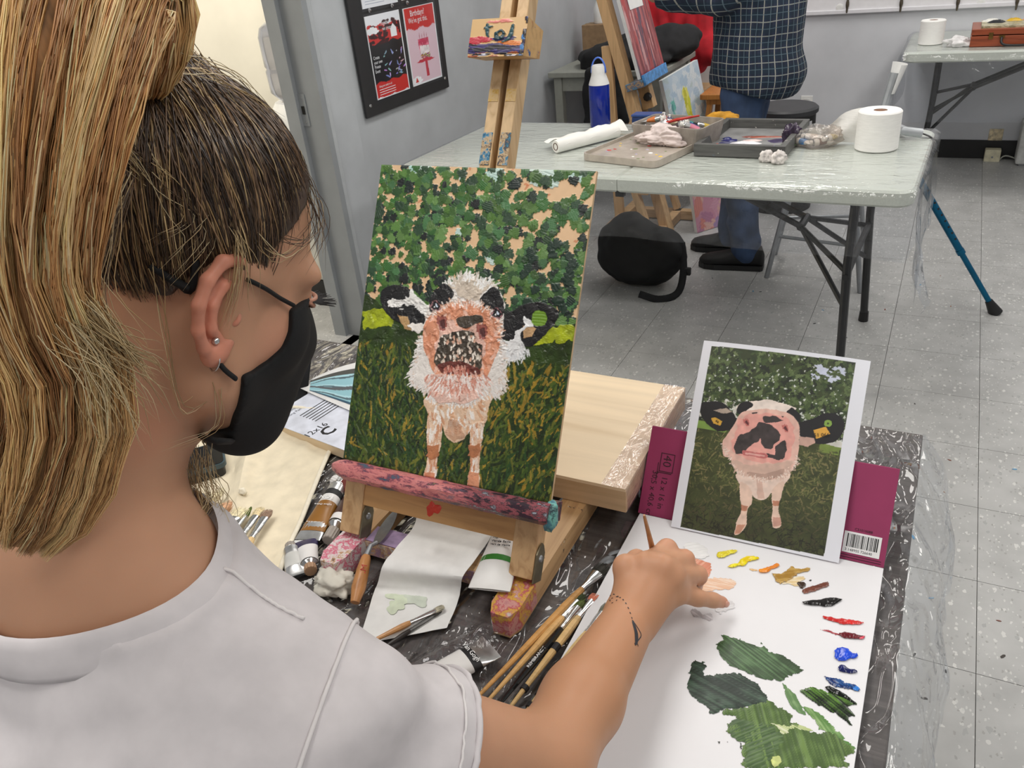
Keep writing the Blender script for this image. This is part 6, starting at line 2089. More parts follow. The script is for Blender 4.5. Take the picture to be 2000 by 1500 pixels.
for x, y, L in [(590, 60, 14), (640, 50, 10), (1070, 90, 16), (1100, 60, 14), (1330, 60, 14), (1400, 80, 20), (1450, 90, 18), (1640, 70, 16), (860, 90, 11), (925, 170, 12), (850, 455, 8), (1060, 620, 12), (585, 605, 7), (550, 60, 10), (1360, 100, 14), (1660, 500, 7)]:
    q = P.m(c6((x, y)))[0]
    P.dab(q[0], q[1], .3, L, L * .75, (176 + r.random() * 20, 210, 202), .0008, 3, int(x))
gaps = [(720, 110, 45, 60), (940, 70, 40, 40), (590, 270, 40, 70), (555, 400, 30, 60), (835, 440, 45, 60), (820, 600, 28, 40), (1300, 140, 60, 45), (1420, 200, 90, 50), (1540, 170, 90, 60), (1390, 340, 80, 50), (1290, 420, 40, 40), (1230, 520, 50, 70), (1560, 420, 45, 80), (1600, 540, 40, 40), (1070, 655, 55, 35), (945, 650, 30, 45), (490, 645, 45, 25), (355, 660, 35, 22), (1180, 240, 25, 40), (620, 800, 25, 60), (1190, 860, 40, 30), (330, 830, 25, 40), (370, 350, 20, 40), (1700, 240, 25, 70), (740, 350, 25, 30), (980, 200, 40, 40)]
GP = [(P.m(c6((x, y)))[0], a / 3.333 * .92, b / 3.333 * .85) for x, y, a, b in gaps]
hy = lambda gx: 300 + 10 * (gx / 400)                           # far edge of the field, grid rows
greens = [(74, 108, 48), (62, 96, 44), (86, 122, 60), (50, 82, 46), (44, 70, 48), (96, 130, 72), (58, 104, 50), (70, 112, 70)]
darks = [(34, 50, 40), (28, 40, 36), (40, 62, 42), (46, 74, 44), (30, 34, 34)]
for i in range(1900):
    gx, gy = r.random() * 400, r.random() * 322
    skip = False
    for q, a, b in GP:
        if ((gx - q[0]) / a) ** 2 + ((gy - q[1]) / b) ** 2 < 1.05:
            skip = True
    if skip and r.random() < .97:
        continue
    if gy < 14 and r.random() < .4:
        continue
    low = np.clip((gy - 120) / 150, 0, 1) * np.exp(-((gx - 215) / 150) ** 2)
    col = darks[r.integers(5)] if r.random() < .12 + .5 * low else greens[r.integers(8)]
    s = 5.5 + 4.5 * r.random()
    P.dab(gx, gy, r.random() * 3.1, s, s * (.75 + .3 * r.random()), np.array(col) * (.9 + .2 * r.random()), .0006 + .0005 * r.random(), 3 + 2 * r.random(), i)
for i in range(26):                                             # round dark dabs, thick
    q = P.m(c6((1250 + r.random() * 350, 480 + r.random() * 480)))[0]
    P.dab(q[0], q[1], r.random() * 3, 8, 7, (30, 52, 40), .0013, 4, i)
P.fill(c6((160, 960), (420, 960), (700, 1000), (1130, 1010), (1330, 1060), (1620, 1050), (1640, 1120), (1630, 1500), (1560, 2300), (60, 2300)), (44, 62, 22), 3, .3, 5, 40, .0002)
for poly in (((240, 965), (380, 960), (430, 1000), (430, 1060), (240, 1080)), ((1330, 1110), (1430, 1070), (1620, 1055), (1612, 1140), (1450, 1165), (1330, 1190))):
    P.fill(c6(*poly), (160, 172, 30), 4, .2, 9, 60, .0003)
gc = [(36, 56, 24), (56, 80, 28), (28, 42, 20), (78, 96, 34), (112, 116, 44), (40, 70, 34), (150, 128, 48), (168, 134, 44), (24, 38, 22), (90, 104, 40)]
for i in range(2600):
    gx, gy = r.random() * 400, 318 + r.random() * 215
    w = [.16, .2, .16, .16, .08, .1, .05, .03, .04, .02]
    k = r.choice(10, p=w)
    if gx > 260 and gy < 430 and r.random() < .25:
        k = 6 + r.integers(2)
    a = -math.pi / 2 + r.normal() * .5 + (gx - 200) / 900
    L = 5 + 8 * r.random()
    P.dab(gx, gy, a, L, 1.2 + 1.6 * r.random(), np.array(gc[k]) * (.88 + .2 * r.random()), .0003 + .0004 * r.random(), 2, i, .9, .3)
BLK = (30, 29, 31)
P.fill(c6((350, 850), (400, 805), (500, 805), (560, 850), (640, 930), (690, 985), (650, 1060), (600, 1100), (540, 1090), (480, 1050), (400, 1000), (355, 930)), BLK, 1.5, .15, 31, 60, .0004)
P.fill(c6((405, 900), (520, 880), (530, 825), (575, 870), (640, 925), (690, 985), (640, 1000), (560, 930), (500, 925), (410, 945)), (232, 230, 226), 3, .06, 32, 80, .0005)
P.fill(c6((455, 990), (520, 1005), (535, 1060), (560, 1090), (500, 1080)), (186, 150, 104), 2, .1, 33, 60, .0004)
P.fill(c6((525, 1050), (620, 1040), (640, 1075), (600, 1110), (545, 1095)), (232, 226, 220), 3, .06, 34, 80, .0005)
P.fill(c6((1100, 1020), (1200, 960), (1290, 910), (1400, 903), (1485, 940), (1503, 1000), (1450, 1080), (1380, 1150), (1310, 1195), (1200, 1160), (1100, 1130)), BLK, 1.5, .15, 35, 60, .0004)
P.fill(c6((1270, 1060), (1330, 1045), (1360, 1070), (1330, 1130), (1270, 1140)), (196, 158, 116), 2, .1, 36, 60, .0004)
P.fill(c6((1265, 995), (1300, 1010), (1340, 1050), (1290, 1070), (1250, 1110), (1270, 1160), (1275, 1230), (1190, 1275), (1120, 1250), (1110, 1160), (1200, 1155), (1235, 1085), (1280, 1050)), (230, 230, 230), 3, .06, 37, 80, .0006)
fur(P, c6((1130, 1250), (1200, 1270), (1270, 1230)), 110, 5, 5, [(236, 236, 236), (222, 224, 226)], 1.2, 40, .0006, c6((1240, 1080))[0])
fur(P, c6((420, 925), (540, 905), (650, 960)), 70, 4.5, 3, [(236, 234, 230), (224, 222, 220)], 1.1, 41, .0006, c6((760, 980))[0])
q = P.m(c6((1377, 1007)))[0]
P.dab(q[0], q[1], 0, 13, 12.6, (112, 150, 44), .0009, 3, 1, 1, .04)
P.fill(c7((530, 200), (850, 180), (855, 260), (835, 345), (770, 365), (725, 425), (672, 446), (620, 405), (600, 335), (540, 305)), (222, 190, 162), 2, .08, 42, 50, .0004)
for i in range(70):
    q = P.m(c7((560 + r.random() * 270, 210 + r.random() * 190)))[0]
    P.dab(q[0], q[1], 1.2 + r.normal() * .4, 8, 2.4, [(236, 226, 216), (216, 170, 136), (228, 206, 186), (240, 234, 228), (198, 146, 112)][i % 5], .0007, 3, i, 1, .2, P.mask(c7((530, 200), (850, 180), (855, 260), (835, 345), (770, 365), (725, 425), (672, 446), (620, 405), (600, 335), (540, 305))))
P.fill(c7((640, 320), (700, 330), (725, 420), (672, 440), (625, 400)), (184, 140, 112), 2, .15, 43, 50, .0003, alpha=.7)
legs = [((535, 290), (600, 310), (603, 440), (580, 530), (570, 640), (508, 640), (530, 520), (523, 400)), ((765, 360), (830, 340), (815, 450), (803, 560), (803, 685), (742, 688), (755, 560), (752, 450))]
for k, lg in enumerate(legs):
    M_ = P.fill(c7(*lg), (226, 196, 170), 1.2, .08, 50 + k, 60, .0005)
    for i in range(90):
        q = P.m(c7((lg[0][0] - 10 + r.random() * 80, lg[0][1] + r.random() * 350)))[0]
        P.dab(q[0], q[1], 1.5 + r.normal() * .2, 8, 2.0, [(240, 232, 224), (218, 176, 146), (232, 212, 196), (206, 150, 116)][i % 4], .0007, 3, i, 1, .2, M_)
    kx = 563 if k == 0 else 782
    P.fill(c7((kx - 34, 460), (kx + 30, 455), (kx + 22, 520), (kx - 10, 535), (kx - 38, 520)), (180, 118, 80), 2, .12, 60 + k, 60, .0005)
    P.fill(c7((kx - 48 - k * -12, 600), (kx + 5 + k * 14, 605), (kx + 4 + k * 14, 640 + k * 40), (kx - 52 + k * 14, 640 + k * 42)), (214, 150, 116), 2, .12, 62 + k, 60, .0004)
HEAD = c6((655, 930), (690, 840), (760, 785), (850, 765), (890, 712), (950, 750), (1080, 790), (1140, 900), (1148, 1000), (1130, 1150), (1145, 1300)) + c7((935, 40), (935, 130), (905, 200), (850, 175), (800, 215), (735, 243), (640, 240), (560, 225), (515, 165), (452, 145), (438, 70), (470, 10)) + c6((590, 1200), (612, 1120))
P.fill(HEAD, (230, 224, 218), 2, .05, 70, 40, .0006)
hc_ = c6((890, 1150))[0]
fur(P, c6((612, 1120), (590, 1200)) + c7((470, 10), (438, 70), (452, 145), (515, 165), (560, 225), (640, 240), (735, 243), (800, 215), (850, 175), (905, 200), (935, 130), (935, 40)) + c6((1145, 1300), (1130, 1150)), 520, 4.2, 3, [(240, 238, 236), (228, 222, 218), (236, 230, 226), (220, 200, 186)], 1.2, 71, .0006, hc_)
P.fill(c6((770, 790), (850, 770), (960, 760), (1060, 800), (1000, 850), (980, 900), (860, 880), (820, 830)), (206, 192, 176), 3, .15, 72, 60, .0004)
fur(P, c6((780, 790), (890, 730), (960, 760), (1070, 800)), 130, 5, 5, [(240, 240, 238), (228, 224, 218), (200, 188, 172)], 1.6, 73, .0008, c6((900, 950))[0])
P.fill(c6((662, 930), (690, 840), (760, 788), (818, 842), (795, 900), (740, 945), (680, 972)), BLK, 1.5, .12, 74, 60, .0004)
P.fill(c6((985, 900), (1010, 860), (1080, 805), (1130, 870), (1148, 950), (1118, 1010), (1060, 975)), BLK, 1.5, .12, 75, 60, .0004)
MUZ = c6((650, 1010), (715, 945), (850, 905), (960, 912), (1070, 960), (1122, 1040), (1125, 1150), (1075, 1280), (1010, 1410), (720, 1400), (650, 1280), (618, 1150))
MM = P.fill(MUZ, (214, 146, 114), 3, .10, 80, 30, .0006)
for i in range(240):
    q = P.m(c6((620 + r.random() * 500, 920 + r.random() * 480)))[0]
    P.dab(q[0], q[1], 1.3 + r.normal() * .5, 7, 2.6, [(222, 156, 124), (206, 134, 100), (230, 178, 154), (236, 198, 182), (214, 150, 118)][i % 5], .0006, 3, i, .8, .2, MM)
P.fill(c6((760, 990), (860, 1080), (1000, 1060), (1010, 1200), (1000, 1300), (720, 1300), (700, 1180)), (226, 184, 168), 6, .1, 81, 40, .0002)
fur(P, MUZ[:7], 200, 3, 3.5, [(236, 216, 204), (226, 180, 154), (240, 232, 226)], 1.2, 82, .0005, hc_)
for x, y in ((700, 932), (1097, 978)):
    q = P.m(c6((x, y)))[0]
    P.dab(q[0], q[1], .4, 10, 8, (150, 110, 112), .0004, 1, 1)
    P.dab(q[0], q[1], .4, 7.5, 6.5, (24, 22, 26), .0006, 0, 2)
    P.dab(q[0] + 1.5, q[1] - 1, .9, 3.4, 1.6, (206, 216, 230), .0008, 0, 3)
    P.dab(q[0] - 2, q[1] + 2, .9, 1.6, 1.2, (240, 240, 240), .0008, 0, 3)
DRK = (70, 61, 51)
P.fill(c6((838, 1015), (880, 995), (990, 988), (1008, 1030), (960, 1050), (905, 1078), (850, 1055)), DRK, 2, .2, 83, 60, .0006)
DM = P.fill(c6((735, 1140), (820, 1100), (890, 1088), (945, 1110), (965, 1170), (1005, 1195), (1000, 1300), (965, 1345), (720, 1325), (698, 1250)), DRK, 3, .25, 84, 60, .0006)
for i in range(95):
    q = P.m(c6((705 + r.random() * 290, 1105 + r.random() * 215)))[0]
    P.dab(q[0], q[1], 1.2 + r.normal() * .4, 2.4 + 2.4 * r.random(), 1.7, [(226, 206, 190), (214, 168, 144), (200, 190, 176), (236, 226, 214)][i % 4], .0010, 1, i, 1, .2, DM)
for x, y in ((742, 1040), (1002, 1092)):
    q = P.m(c6((x, y)))[0]
    P.dab(q[0], q[1], 1.2, 13, 9, (150, 84, 74), .0004, 2, 1)
    P.dab(q[0] + 1, q[1] + 2, 1.2, 8, 5, (84, 42, 40), .0003, 2, 2)
P.fill(c6((725, 1310), (860, 1288), (975, 1330), (975, 1382), (850, 1372), (740, 1365)), (112, 56, 48), 2, .2, 86, 60, .0003)
for i in range(40):
    q = P.m(c6((755 + r.random() * 160, 1325 + r.random() * 45)))[0]
    P.dab(q[0], q[1], 1.4, 4, 1.8, [(196, 128, 110), (176, 96, 82), (216, 160, 144)][i % 3], .0007, 2, i)
CH = c6((640, 1385), (760, 1380), (960, 1395), (1040, 1410)) + c7((860, 110), (800, 200), (735, 235), (640, 235), (560, 215), (520, 140))
P.fill(CH, (226, 190, 176), 4, .1, 87, 40, .0004)
fur(P, c6((660, 1430), (850, 1450), (1010, 1430)), 320, 6, 7, [(236, 216, 208), (222, 172, 156), (240, 232, 228), (206, 140, 122)], 1.4, 88, .0007, c6((850, 1150))[0])
pt = thing('painting', PO, 'unfinished cow painting on a wood panel standing on the table easel', 'painting')
MB().box((PW / 2, PH / 2, -.0025), (PW, PH, .0048), MPA).build('panel', wood('panel_edge', (206, 176, 138), (176, 146, 106), 10, 0, .5), pt)
z_edge = np.minimum(np.minimum(P.X, P.w - 1 - P.X), np.minimum(P.Y, P.h - 1 - P.Y))
P.z *= np.clip(z_edge / 2, 0, 1)
P.obj('paint', MPA @ Matrix.Translation((0, 0, .0001)), PW, PH, vcol('oil_paint', .38, spec=.5), pt)
# == pad used as a palette, with its folded cover
pad_y = .862
px0, px1 = -.304, .014
pd = thing('paper_pad', ((px0 + px1) / 2, .66, SZ), 'large white paper pad with magenta cover used as a paint palette', 'paper pad')
Mpd = frame(V(px0, .445, SZ), x=V(1, .0, 0), z=V(0, 0, 1))
PDW, PDH = px1 - px0, pad_y - .445
MB().box((PDW / 2, PDH / 2, .0045), (PDW, PDH, .009), Mpd, .0006).build('sheets', plain('pad_paper', (226, 226, 229), .75, var=.01, scale=10), pd)
PZ = SZ + .0092
CLEAN = math.radians(33)
cv_y = V(0, math.sin(CLEAN), math.cos(CLEAN))
Mcv = frame(V(px0 - .002, pad_y + .004, SZ + .006), x=V(1, 0, 0), y=cv_y)
CVH = .125
m_mag = plain('magenta_card', (150, 48, 92), .55, var=.02)
MB().box((PDW / 2, CVH / 2, -.001), (PDW + .004, CVH, .002), Mcv).build('cover', m_mag, pd)
topc = Mcv @ V(0, CVH, -.002)
bk = V(topc.x, topc.y + .075, SZ + .001)
MB().bar(topc + V(PDW / 2, 0, 0), bk + V(PDW / 2, 0, 0), PDW + .004, .002, (0, 1, .6)).build('cover_return', m_mag, pd)
dt = plain('cover_print', (58, 18, 36), .6)
Mt = Mcv @ Matrix.Translation((.026, .072, .0003)) @ Matrix.Rotation(-HP, 4, 'Z')
text_mesh('12 x 16 in', .0115, Mt @ Matrix.Translation((.014, -.002, 0)), dt, 'lettering', pd, .0001)
text_mesh('30,5 x 40,6 cm', .0115, Mt @ Matrix.Translation((.008, -.0165, 0)), dt, 'lettering', pd, .0001)
text_mesh('40', .017, Mt @ Matrix.Translation((-.016, -.004, 0)), dt, 'lettering', pd, .0001)
mb = MB()
for x0_, y0_, w_, h_ in ((-.018, .011, .026, .001), (-.018, -.008, .026, .001), (-.018, .0015, .001, .02), (.0075, .0015, .001, .02), (.0095, .0, .001, .02), (-.004, -.0105, .026, .001)):
    mb.box((x0_ + (w_ / 2 if w_ > .002 else 0), y0_, .0001), (w_, h_, .0002), Mt)
mb.build('sheet_icon', dt, pd)
Mb = Mcv @ Matrix.Translation((PDW - .048, .011, .0003))
MB().box((.021, .012, .0001), (.044, .027, .0004), Mb).build('barcode_label', m_whiteink, pd)
r = np.random.default_rng(5)
x = .003
mb = MB()
while x < .039:
    w_ = [.0005, .0009, .0014][r.integers(3)]
    mb.box((x + w_ / 2, .0145, .0004), (w_, .017, .0002), Mb)
    x += w_ + [.0005, .0008, .0012][r.integers(3)]
mb.build('barcode_bars', m_ink, pd)
text_mesh('3 148955 726640', .0046, Mb @ Matrix.Translation((.002, .0008, .0004)), m_ink, 'lettering', pd, .0001)
text_mesh('C31010088', .0045, Mb @ Matrix.Translation((.010, .028, 0)), dt, 'lettering', pd, .0001)
for k in range(2):
    MB().box((.021, -.0045 - .003 * k, .0001), (.05, .0007, .0002), Mb).build('print_line', dt, pd)
def pz(pts, dz=0.0):
    return [tuple((Mpd.inverted() @ onz(u, v, PZ))[:2]) for u, v in pts]
def cE(*p): return [(1200 + x / 3.125, 1020 + y / 3.125) for x, y in p]
def densify(poly, step=.0022, jit=.0004, seed=0):
    r = np.random.default_rng(seed)
    out = []
    n = len(poly)
    for i in range(n):
        a = np.array(poly[i]); b = np.array(poly[(i + 1) % n])
        m = max(1, int(np.hypot(*(b - a)) / step))
        for k in range(m):
            out.append(tuple(a + (b - a) * k / m + r.normal(size=2) * jit))
    return out
Mtop = Matrix.Translation((0, 0, PZ)) @ Matrix.Translation((Mpd.translation.x, Mpd.translation.y, 0))
def smear(name, pts, col, h=.0012, seed=0, streak=None, rough=.3, jit=.0004, col2=None, ang=0.0):
    """paint patch as a fine relief with bristle streaks; edges follow the outline"""
    poly = densify(pz(round_off(pts)), .002, jit, seed)
    a = np.array(poly)
    lo, hi = a.min(0) - .001, a.max(0) + .001
    st = .0011 if (hi - lo).max() > .05 else .0007
    nx, ny = int((hi[0] - lo[0]) / st) + 2, int((hi[1] - lo[1]) / st) + 2
    X, Y = np.meshgrid(lo[0] + st * np.arange(nx), lo[1] + st * np.arange(ny))
    ins = np.zeros(X.shape, dtype=bool)
    n = len(a)
    for i in range(n):
        xa, ya = a[i]; xb, yb = a[(i + 1) % n]
        if abs(yb - ya) < 1e-12:
            continue
        ins ^= ((Y < ya) != (Y < yb)) & (X < xa + (Y - ya) * (xb - xa) / (yb - ya))
    dsum = ins.astype(float)
    dist = np.zeros(X.shape)
    cur = ins.copy()
    for k in range(6):
        dist += cur
        c2_ = cur.copy()
        c2_[1:] &= cur[:-1]; c2_[:-1] &= cur[1:]; c2_[:, 1:] &= cur[:, :-1]; c2_[:, :-1] &= cur[:, 1:]
        cur = c2_
    edge = np.clip(dist / 5, 0, 1)
    ca, sa = math.cos(ang), math.sin(ang)
    U = X * ca + Y * sa; W = -X * sa + Y * ca
    nz = noise2(ny, nx, max(3, int(ny / 9)), seed, 2)
    rng = np.random.default_rng(seed)
    prof = np.interp(W, np.linspace(W.min(), W.max(), max(4, int((W.max() - W.min()) / .0008))), rng.random(max(4, int((W.max() - W.min()) / .0008))))
    if streak:
        Z = .0001 + h * (edge ** .6) * (.35 + .65 * prof) * (.6 + .8 * nz)
    else:
        Z = .0001 + h * (edge ** .5) * (.6 + .8 * nz)
    c1 = np.array(col, dtype=float); c2c = np.array(col2 if col2 is not None else [min(255, v * 1.25 + 6) for v in col], dtype=float)
    t = np.clip((prof - .5) * 1.8 + (nz - .5) * 1.6 + .25, 0, 1) if streak else np.clip((nz - .45) * 3, 0, 1) * .6
    C = c1[None, None] * (1 - t[..., None]) + c2c[None, None] * t[..., None]
    idx = np.full(X.shape, -1)
    cell = ins[:-1, :-1] & ins[1:, :-1] & ins[1:, 1:] & ins[:-1, 1:]
    used = np.zeros(X.shape, dtype=bool)
    used[:-1, :-1] |= cell; used[1:, :-1] |= cell; used[1:, 1:] |= cell; used[:-1, 1:] |= cell
    idx[used] = np.arange(used.sum())
    i, j = np.nonzero(cell)
    Q = np.stack([idx[i, j], idx[i, j + 1], idx[i + 1, j + 1], idx[i + 1, j]], 1)
    V_ = np.stack([X[used] + Mpd.translation.x, Y[used] + Mpd.translation.y, Z[used] + PZ], 1)
    if len(Q) == 0:
        return
    return np_obj(name, V_, Q, vcol('wet_paint_%d' % int(rough * 100), rough), pd, col=lin_np(C[used]))
G1 = (44, 66, 38); G2 = (30, 44, 36); G3 = (62, 88, 34)
smear('paint_smear', cE((610, 745), (660, 720), (655, 685), (770, 715), (890, 760), (895, 725), (945, 785), (1040, 815), (1100, 860), (1155, 912), (1060, 945), (1040, 970), (940, 965), (850, 940), (760, 900), (690, 870), (640, 800)), G1, .0008, 1, True, .4, .0009, (92, 124, 84), -.50)
smear('paint_smear', cE((470, 860), (490, 838), (520, 850), (545, 845), (560, 880), (550, 935), (640, 925), (740, 915), (830, 960), (880, 985), (920, 1050), (930, 1110), (800, 1130), (680, 1150), (600, 1175), (560, 1130), (490, 1080), (455, 1040), (440, 1000), (455, 930)), G2, .0009, 2, True, .42, .001, (66, 88, 72), -.25)
smear('paint_smear', cE((640, 1160), (800, 1125), (930, 1085), (1000, 1120), (1085, 1170), (1075, 1215), (1150, 1240), (1240, 1290), (1330, 1270), (1400, 1330), (1460, 1390), (1440, 1420), (1400, 1440), (1395, 1500), (800, 1500), (785, 1440), (770, 1380), (790, 1340), (720, 1320), (680, 1270), (690, 1230), (760, 1200)), G3, .0010, 3, True, .42, .001, (104, 132, 66), -1.15)
smear('paint_smear', cE((690, 1235), (760, 1200), (900, 1215), (1010, 1260), (1040, 1340), (990, 1420), (940, 1500), (800, 1500), (785, 1440), (790, 1350), (720, 1320)), (58, 84, 44), .0013, 4, True, .42, .0008, (92, 118, 70), .8)
smear('paint_smear', cE((945, 1225), (1050, 1240), (1120, 1235), (1240, 1280), (1180, 1275), (1080, 1265), (1060, 1290), (1020, 1295), (990, 1250)), (176, 190, 128), .0017, 5, True, .4, .0006, (216, 220, 186), -.3)
smear('paint_smear', cE((960, 1440), (1010, 1430), (1020, 1470), (985, 1500), (955, 1480)), (186, 196, 120), .0018, 6, False, .4)
smear('paint_smear', cE((1025, 975), (1060, 1010), (1120, 1065), (1150, 1130), (1180, 1180), (1150, 1175), (1100, 1150), (1060, 1100), (1040, 1040)), (88, 124, 74), .0005, 7, True, .45, .0006, (128, 158, 108), -1.0)
smear('paint_smear', cE((1140, 1125), (1200, 1140), (1280, 1190), (1330, 1235), (1400, 1310), (1470, 1370), (1450, 1400), (1370, 1340), (1290, 1290), (1240, 1260), (1200, 1190)), (84, 128, 60), .0007, 8, True, .42, .001, (160, 186, 130), -.85)
smear('paint_smear', cE((1130, 1035), (1180, 1010), (1260, 1025), (1300, 1040), (1290, 1005), (1340, 1030), (1400, 1045), (1450, 1080), (1485, 1115), (1440, 1130), (1475, 1190), (1430, 1200), (1455, 1258), (1400, 1215), (1330, 1160), (1250, 1120), (1190, 1085)), (22, 30, 24), .0016, 9, True, .25, .0008, (96, 140, 54), -.55)
smear('paint_smear', cE((1285, 1015), (1320, 1005), (1400, 1045), (1450, 1085), (1480, 1120), (1420, 1090), (1350, 1060)), (16, 20, 18), .003, 10, False, .18)
smear('paint_smear', cE((620, 200), (640, 182), (680, 178), (720, 170), (752, 175), (740, 190), (700, 205), (660, 222), (630, 220)), (222, 206, 48), .003, 11, False, .25)
smear('paint_smear', cE((688, 275), (710, 262), (750, 255), (770, 230), (810, 210), (860, 212), (888, 222), (860, 238), (820, 245), (800, 268), (760, 272), (720, 282)), (230, 200, 20), .003, 12, False, .25)
smear('paint_smear', cE((875, 295), (910, 285), (950, 270), (985, 255), (1008, 262), (1000, 280), (960, 292), (940, 310), (900, 314)), (226, 130, 30), .003, 13, False, .25)
smear('paint_smear', cE((815, 285), (850, 285), (880, 295), (850, 300)), (214, 176, 130), .0006, 14, False, .4)
smear('paint_smear', cE((955, 310), (1000, 320), (1060, 290), (1075, 265), (1120, 285), (1200, 282), (1180, 300), (1120, 320), (1080, 350), (1040, 370), (1000, 380), (980, 350)), (160, 120, 44), .0024, 15, True, .35, .0008, (196, 160, 84), .5)
smear('paint_smear', cE((1020, 375), (1080, 345), (1150, 325), (1165, 345), (1120, 375), (1130, 395), (1080, 385)), (216, 190, 140), .0012, 16, True, .4, .0008, (234, 222, 196), .4)
smear('paint_smear', cE((1110, 370), (1150, 365), (1170, 380), (1150, 410), (1125, 395)), (60, 42, 30), .0016, 17, False, .3)
smear('paint_smear', cE((1150, 410), (1210, 390), (1290, 365), (1308, 372), (1305, 395), (1250, 415), (1200, 430), (1155, 438)), (98, 48, 34), .0022, 18, True, .3, .0004, (130, 76, 58), .3)
smear('paint_smear', cE((1140, 490), (1200, 480), (1260, 475), (1320, 462), (1390, 472), (1380, 490), (1340, 510), (1290, 520), (1230, 512), (1180, 512)), (26, 24, 24), .003, 19, False, .2)
smear('paint_smear', cE((1270, 575), (1320, 580), (1360, 590), (1420, 592), (1470, 600), (1520, 612), (1500, 630), (1440, 628), (1390, 628), (1350, 612), (1300, 600)), (196, 38, 36), .0024, 20, False, .25)
smear('paint_smear', cE((1370, 685), (1400, 672), (1450, 680), (1510, 695), (1530, 702), (1510, 718), (1440, 715), (1390, 705)), (96, 14, 26), .0024, 21, False, .25)
smear('paint_smear', cE((1255, 655), (1290, 655), (1340, 670), (1375, 682), (1370, 695), (1330, 682), (1280, 668)), (150, 40, 52), .0008, 22, True, .35, .0006, (220, 150, 150), -.3)
smear('paint_smear', cE((1500, 700), (1530, 697), (1520, 718), (1490, 716)), (206, 70, 90), .0026, 23, False, .25)
smear('paint_smear', cE((1340, 800), (1350, 775), (1390, 765), (1430, 780), (1450, 800), (1485, 805), (1480, 835), (1440, 838), (1410, 852), (1370, 848), (1345, 830)), (24, 70, 200), .003, 24, False, .2)
smear('paint_smear', cE((1365, 890), (1380, 872), (1410, 880), (1430, 895), (1475, 905), (1478, 925), (1440, 930), (1400, 920), (1370, 910)), (18, 26, 84), .003, 25, False, .2)
smear('paint_smear', cE((1280, 940), (1310, 950), (1370, 955), (1400, 975), (1440, 985), (1480, 1000), (1500, 1020), (1490, 1035), (1440, 1025), (1390, 1015), (1340, 1005), (1310, 985)), (18, 40, 96), .0022, 26, True, .22, .0006, (30, 86, 150), -.4)
smear('paint_smear', cE((1450, 1010), (1475, 1000), (1500, 1020), (1480, 1035), (1455, 1028)), (30, 120, 210), .003, 27, False, .25)
smear('paint_smear', cE((480, 225), (555, 238), (590, 260), (580, 330), (520, 340), (470, 300)), (206, 128, 98), .0005, 28, True, .4, .0006, (224, 164, 138), 1.2)
smear('paint_smear', cE((480, 390), (560, 345), (640, 340), (740, 355), (735, 395), (690, 412), (600, 420), (540, 432), (490, 420)), (222, 178, 146), .0005, 29, True, .45, .0008, (232, 210, 192), .1)
smear('paint_smear', cE((420, 160), (450, 125), (520, 130), (570, 160), (565, 215), (510, 225), (440, 200)), (222, 222, 222), .0010, 30, True, .4, .001, (234, 234, 234), .6)
smear('paint_smear', cE((460, 545), (480, 525), (520, 540), (545, 560), (590, 555), (595, 600), (560, 595), (520, 580), (480, 575)), (176, 172, 176), .0006, 31, True, .4, .0008, (216, 214, 218), -.4)
smear('paint_smear', cE((610, 520), (650, 490), (690, 470), (730, 490), (720, 530), (680, 545), (640, 560)), (206, 204, 206), .0008, 32, True, .4, .001, (228, 226, 228), .7)
for k, q in enumerate((((630, 1340), (648, 1338), (640, 1362)), ((688, 1340), (695, 1338), (693, 1365)), ((765, 1350), (775, 1345), (778, 1385), (765, 1380)), ((1185, 355), (1205, 350), (1200, 362)))):
    smear('paint_fleck', cE(*q), (40, 44, 36), .0006, 40 + k, False, .4, .0002)
# ---- the photograph of a cow, leaning on the cover
RTH, RLE = math.radians(.93), math.radians(36.86)
RX = V(math.cos(RTH), math.sin(RTH), 0); RN0 = V(-math.sin(RTH), math.cos(RTH), 0)
RY = V(0, 0, 1) * math.cos(RLE) + RN0 * math.sin(RLE)
RO = V(-.254, .848, .7645)
RW, RH = .2165, .2635
MRF = frame(RO, x=RX, y=RY)
rf = thing('photo_printout', RO, 'colour printout photo of a cow propped against the magenta cover', 'photo')
rows = []
for i in range(14):
    f = i / 13
    rows.append([MRF @ V(RW * g, RH * f, .0 - .0 + .010 * (f - .0) ** 3 * (g - .4) ** 2 * 4 * -1 + .0015) for g in [k / 12 for k in range(13)]])
MB().slab(rows, .0004, MRF.to_3x3() @ V(0, 0, 1)).build('sheet', plain('print_paper', (226, 228, 238), .55, var=.01), rf, smooth='auto')
Q = Pic(330, 400, cA((428, 75), (1395, 200), (1232, 1395), (250, 1150)), (228, 230, 238))
AREA = cA((472, 108), (1307, 210), (1143, 1352), (305, 1155))
AM = Q.mask(AREA)
save = Q.c.copy()
Q.fill(AREA, (52, 62, 34), 0, .25, 1, 20)
r = np.random.default_rng(31)
SKY = (222, 228, 238)
def inA(f, g):
    a, b, c, d = [np.array(p) for p in AREA]
    return tuple((a * (1 - f) + b * f) * (1 - g) + (d * (1 - f) + c * f) * g)
hz = .43
poly = [inA(0, .27), inA(1, .3), inA(1, hz + .02), inA(0, hz - .03)]
Q.fill(poly, (206, 204, 196), 3, .1, 3, 30)
for i in range(900):                                         # foliage
    f, g = r.random(), r.random() ** .9 * .40
    q = Q.m([inA(f, g)])[0]
    c_ = [(44, 58, 32), (66, 84, 44), (30, 38, 26), (88, 106, 62), (52, 70, 38), (106, 122, 78)][r.integers(6)]
    Q.dab(q[0], q[1], r.random() * 3, 4 + 5 * r.random(), 2.5 + 2 * r.random(), c_, 0, 2, i, .95, .5)
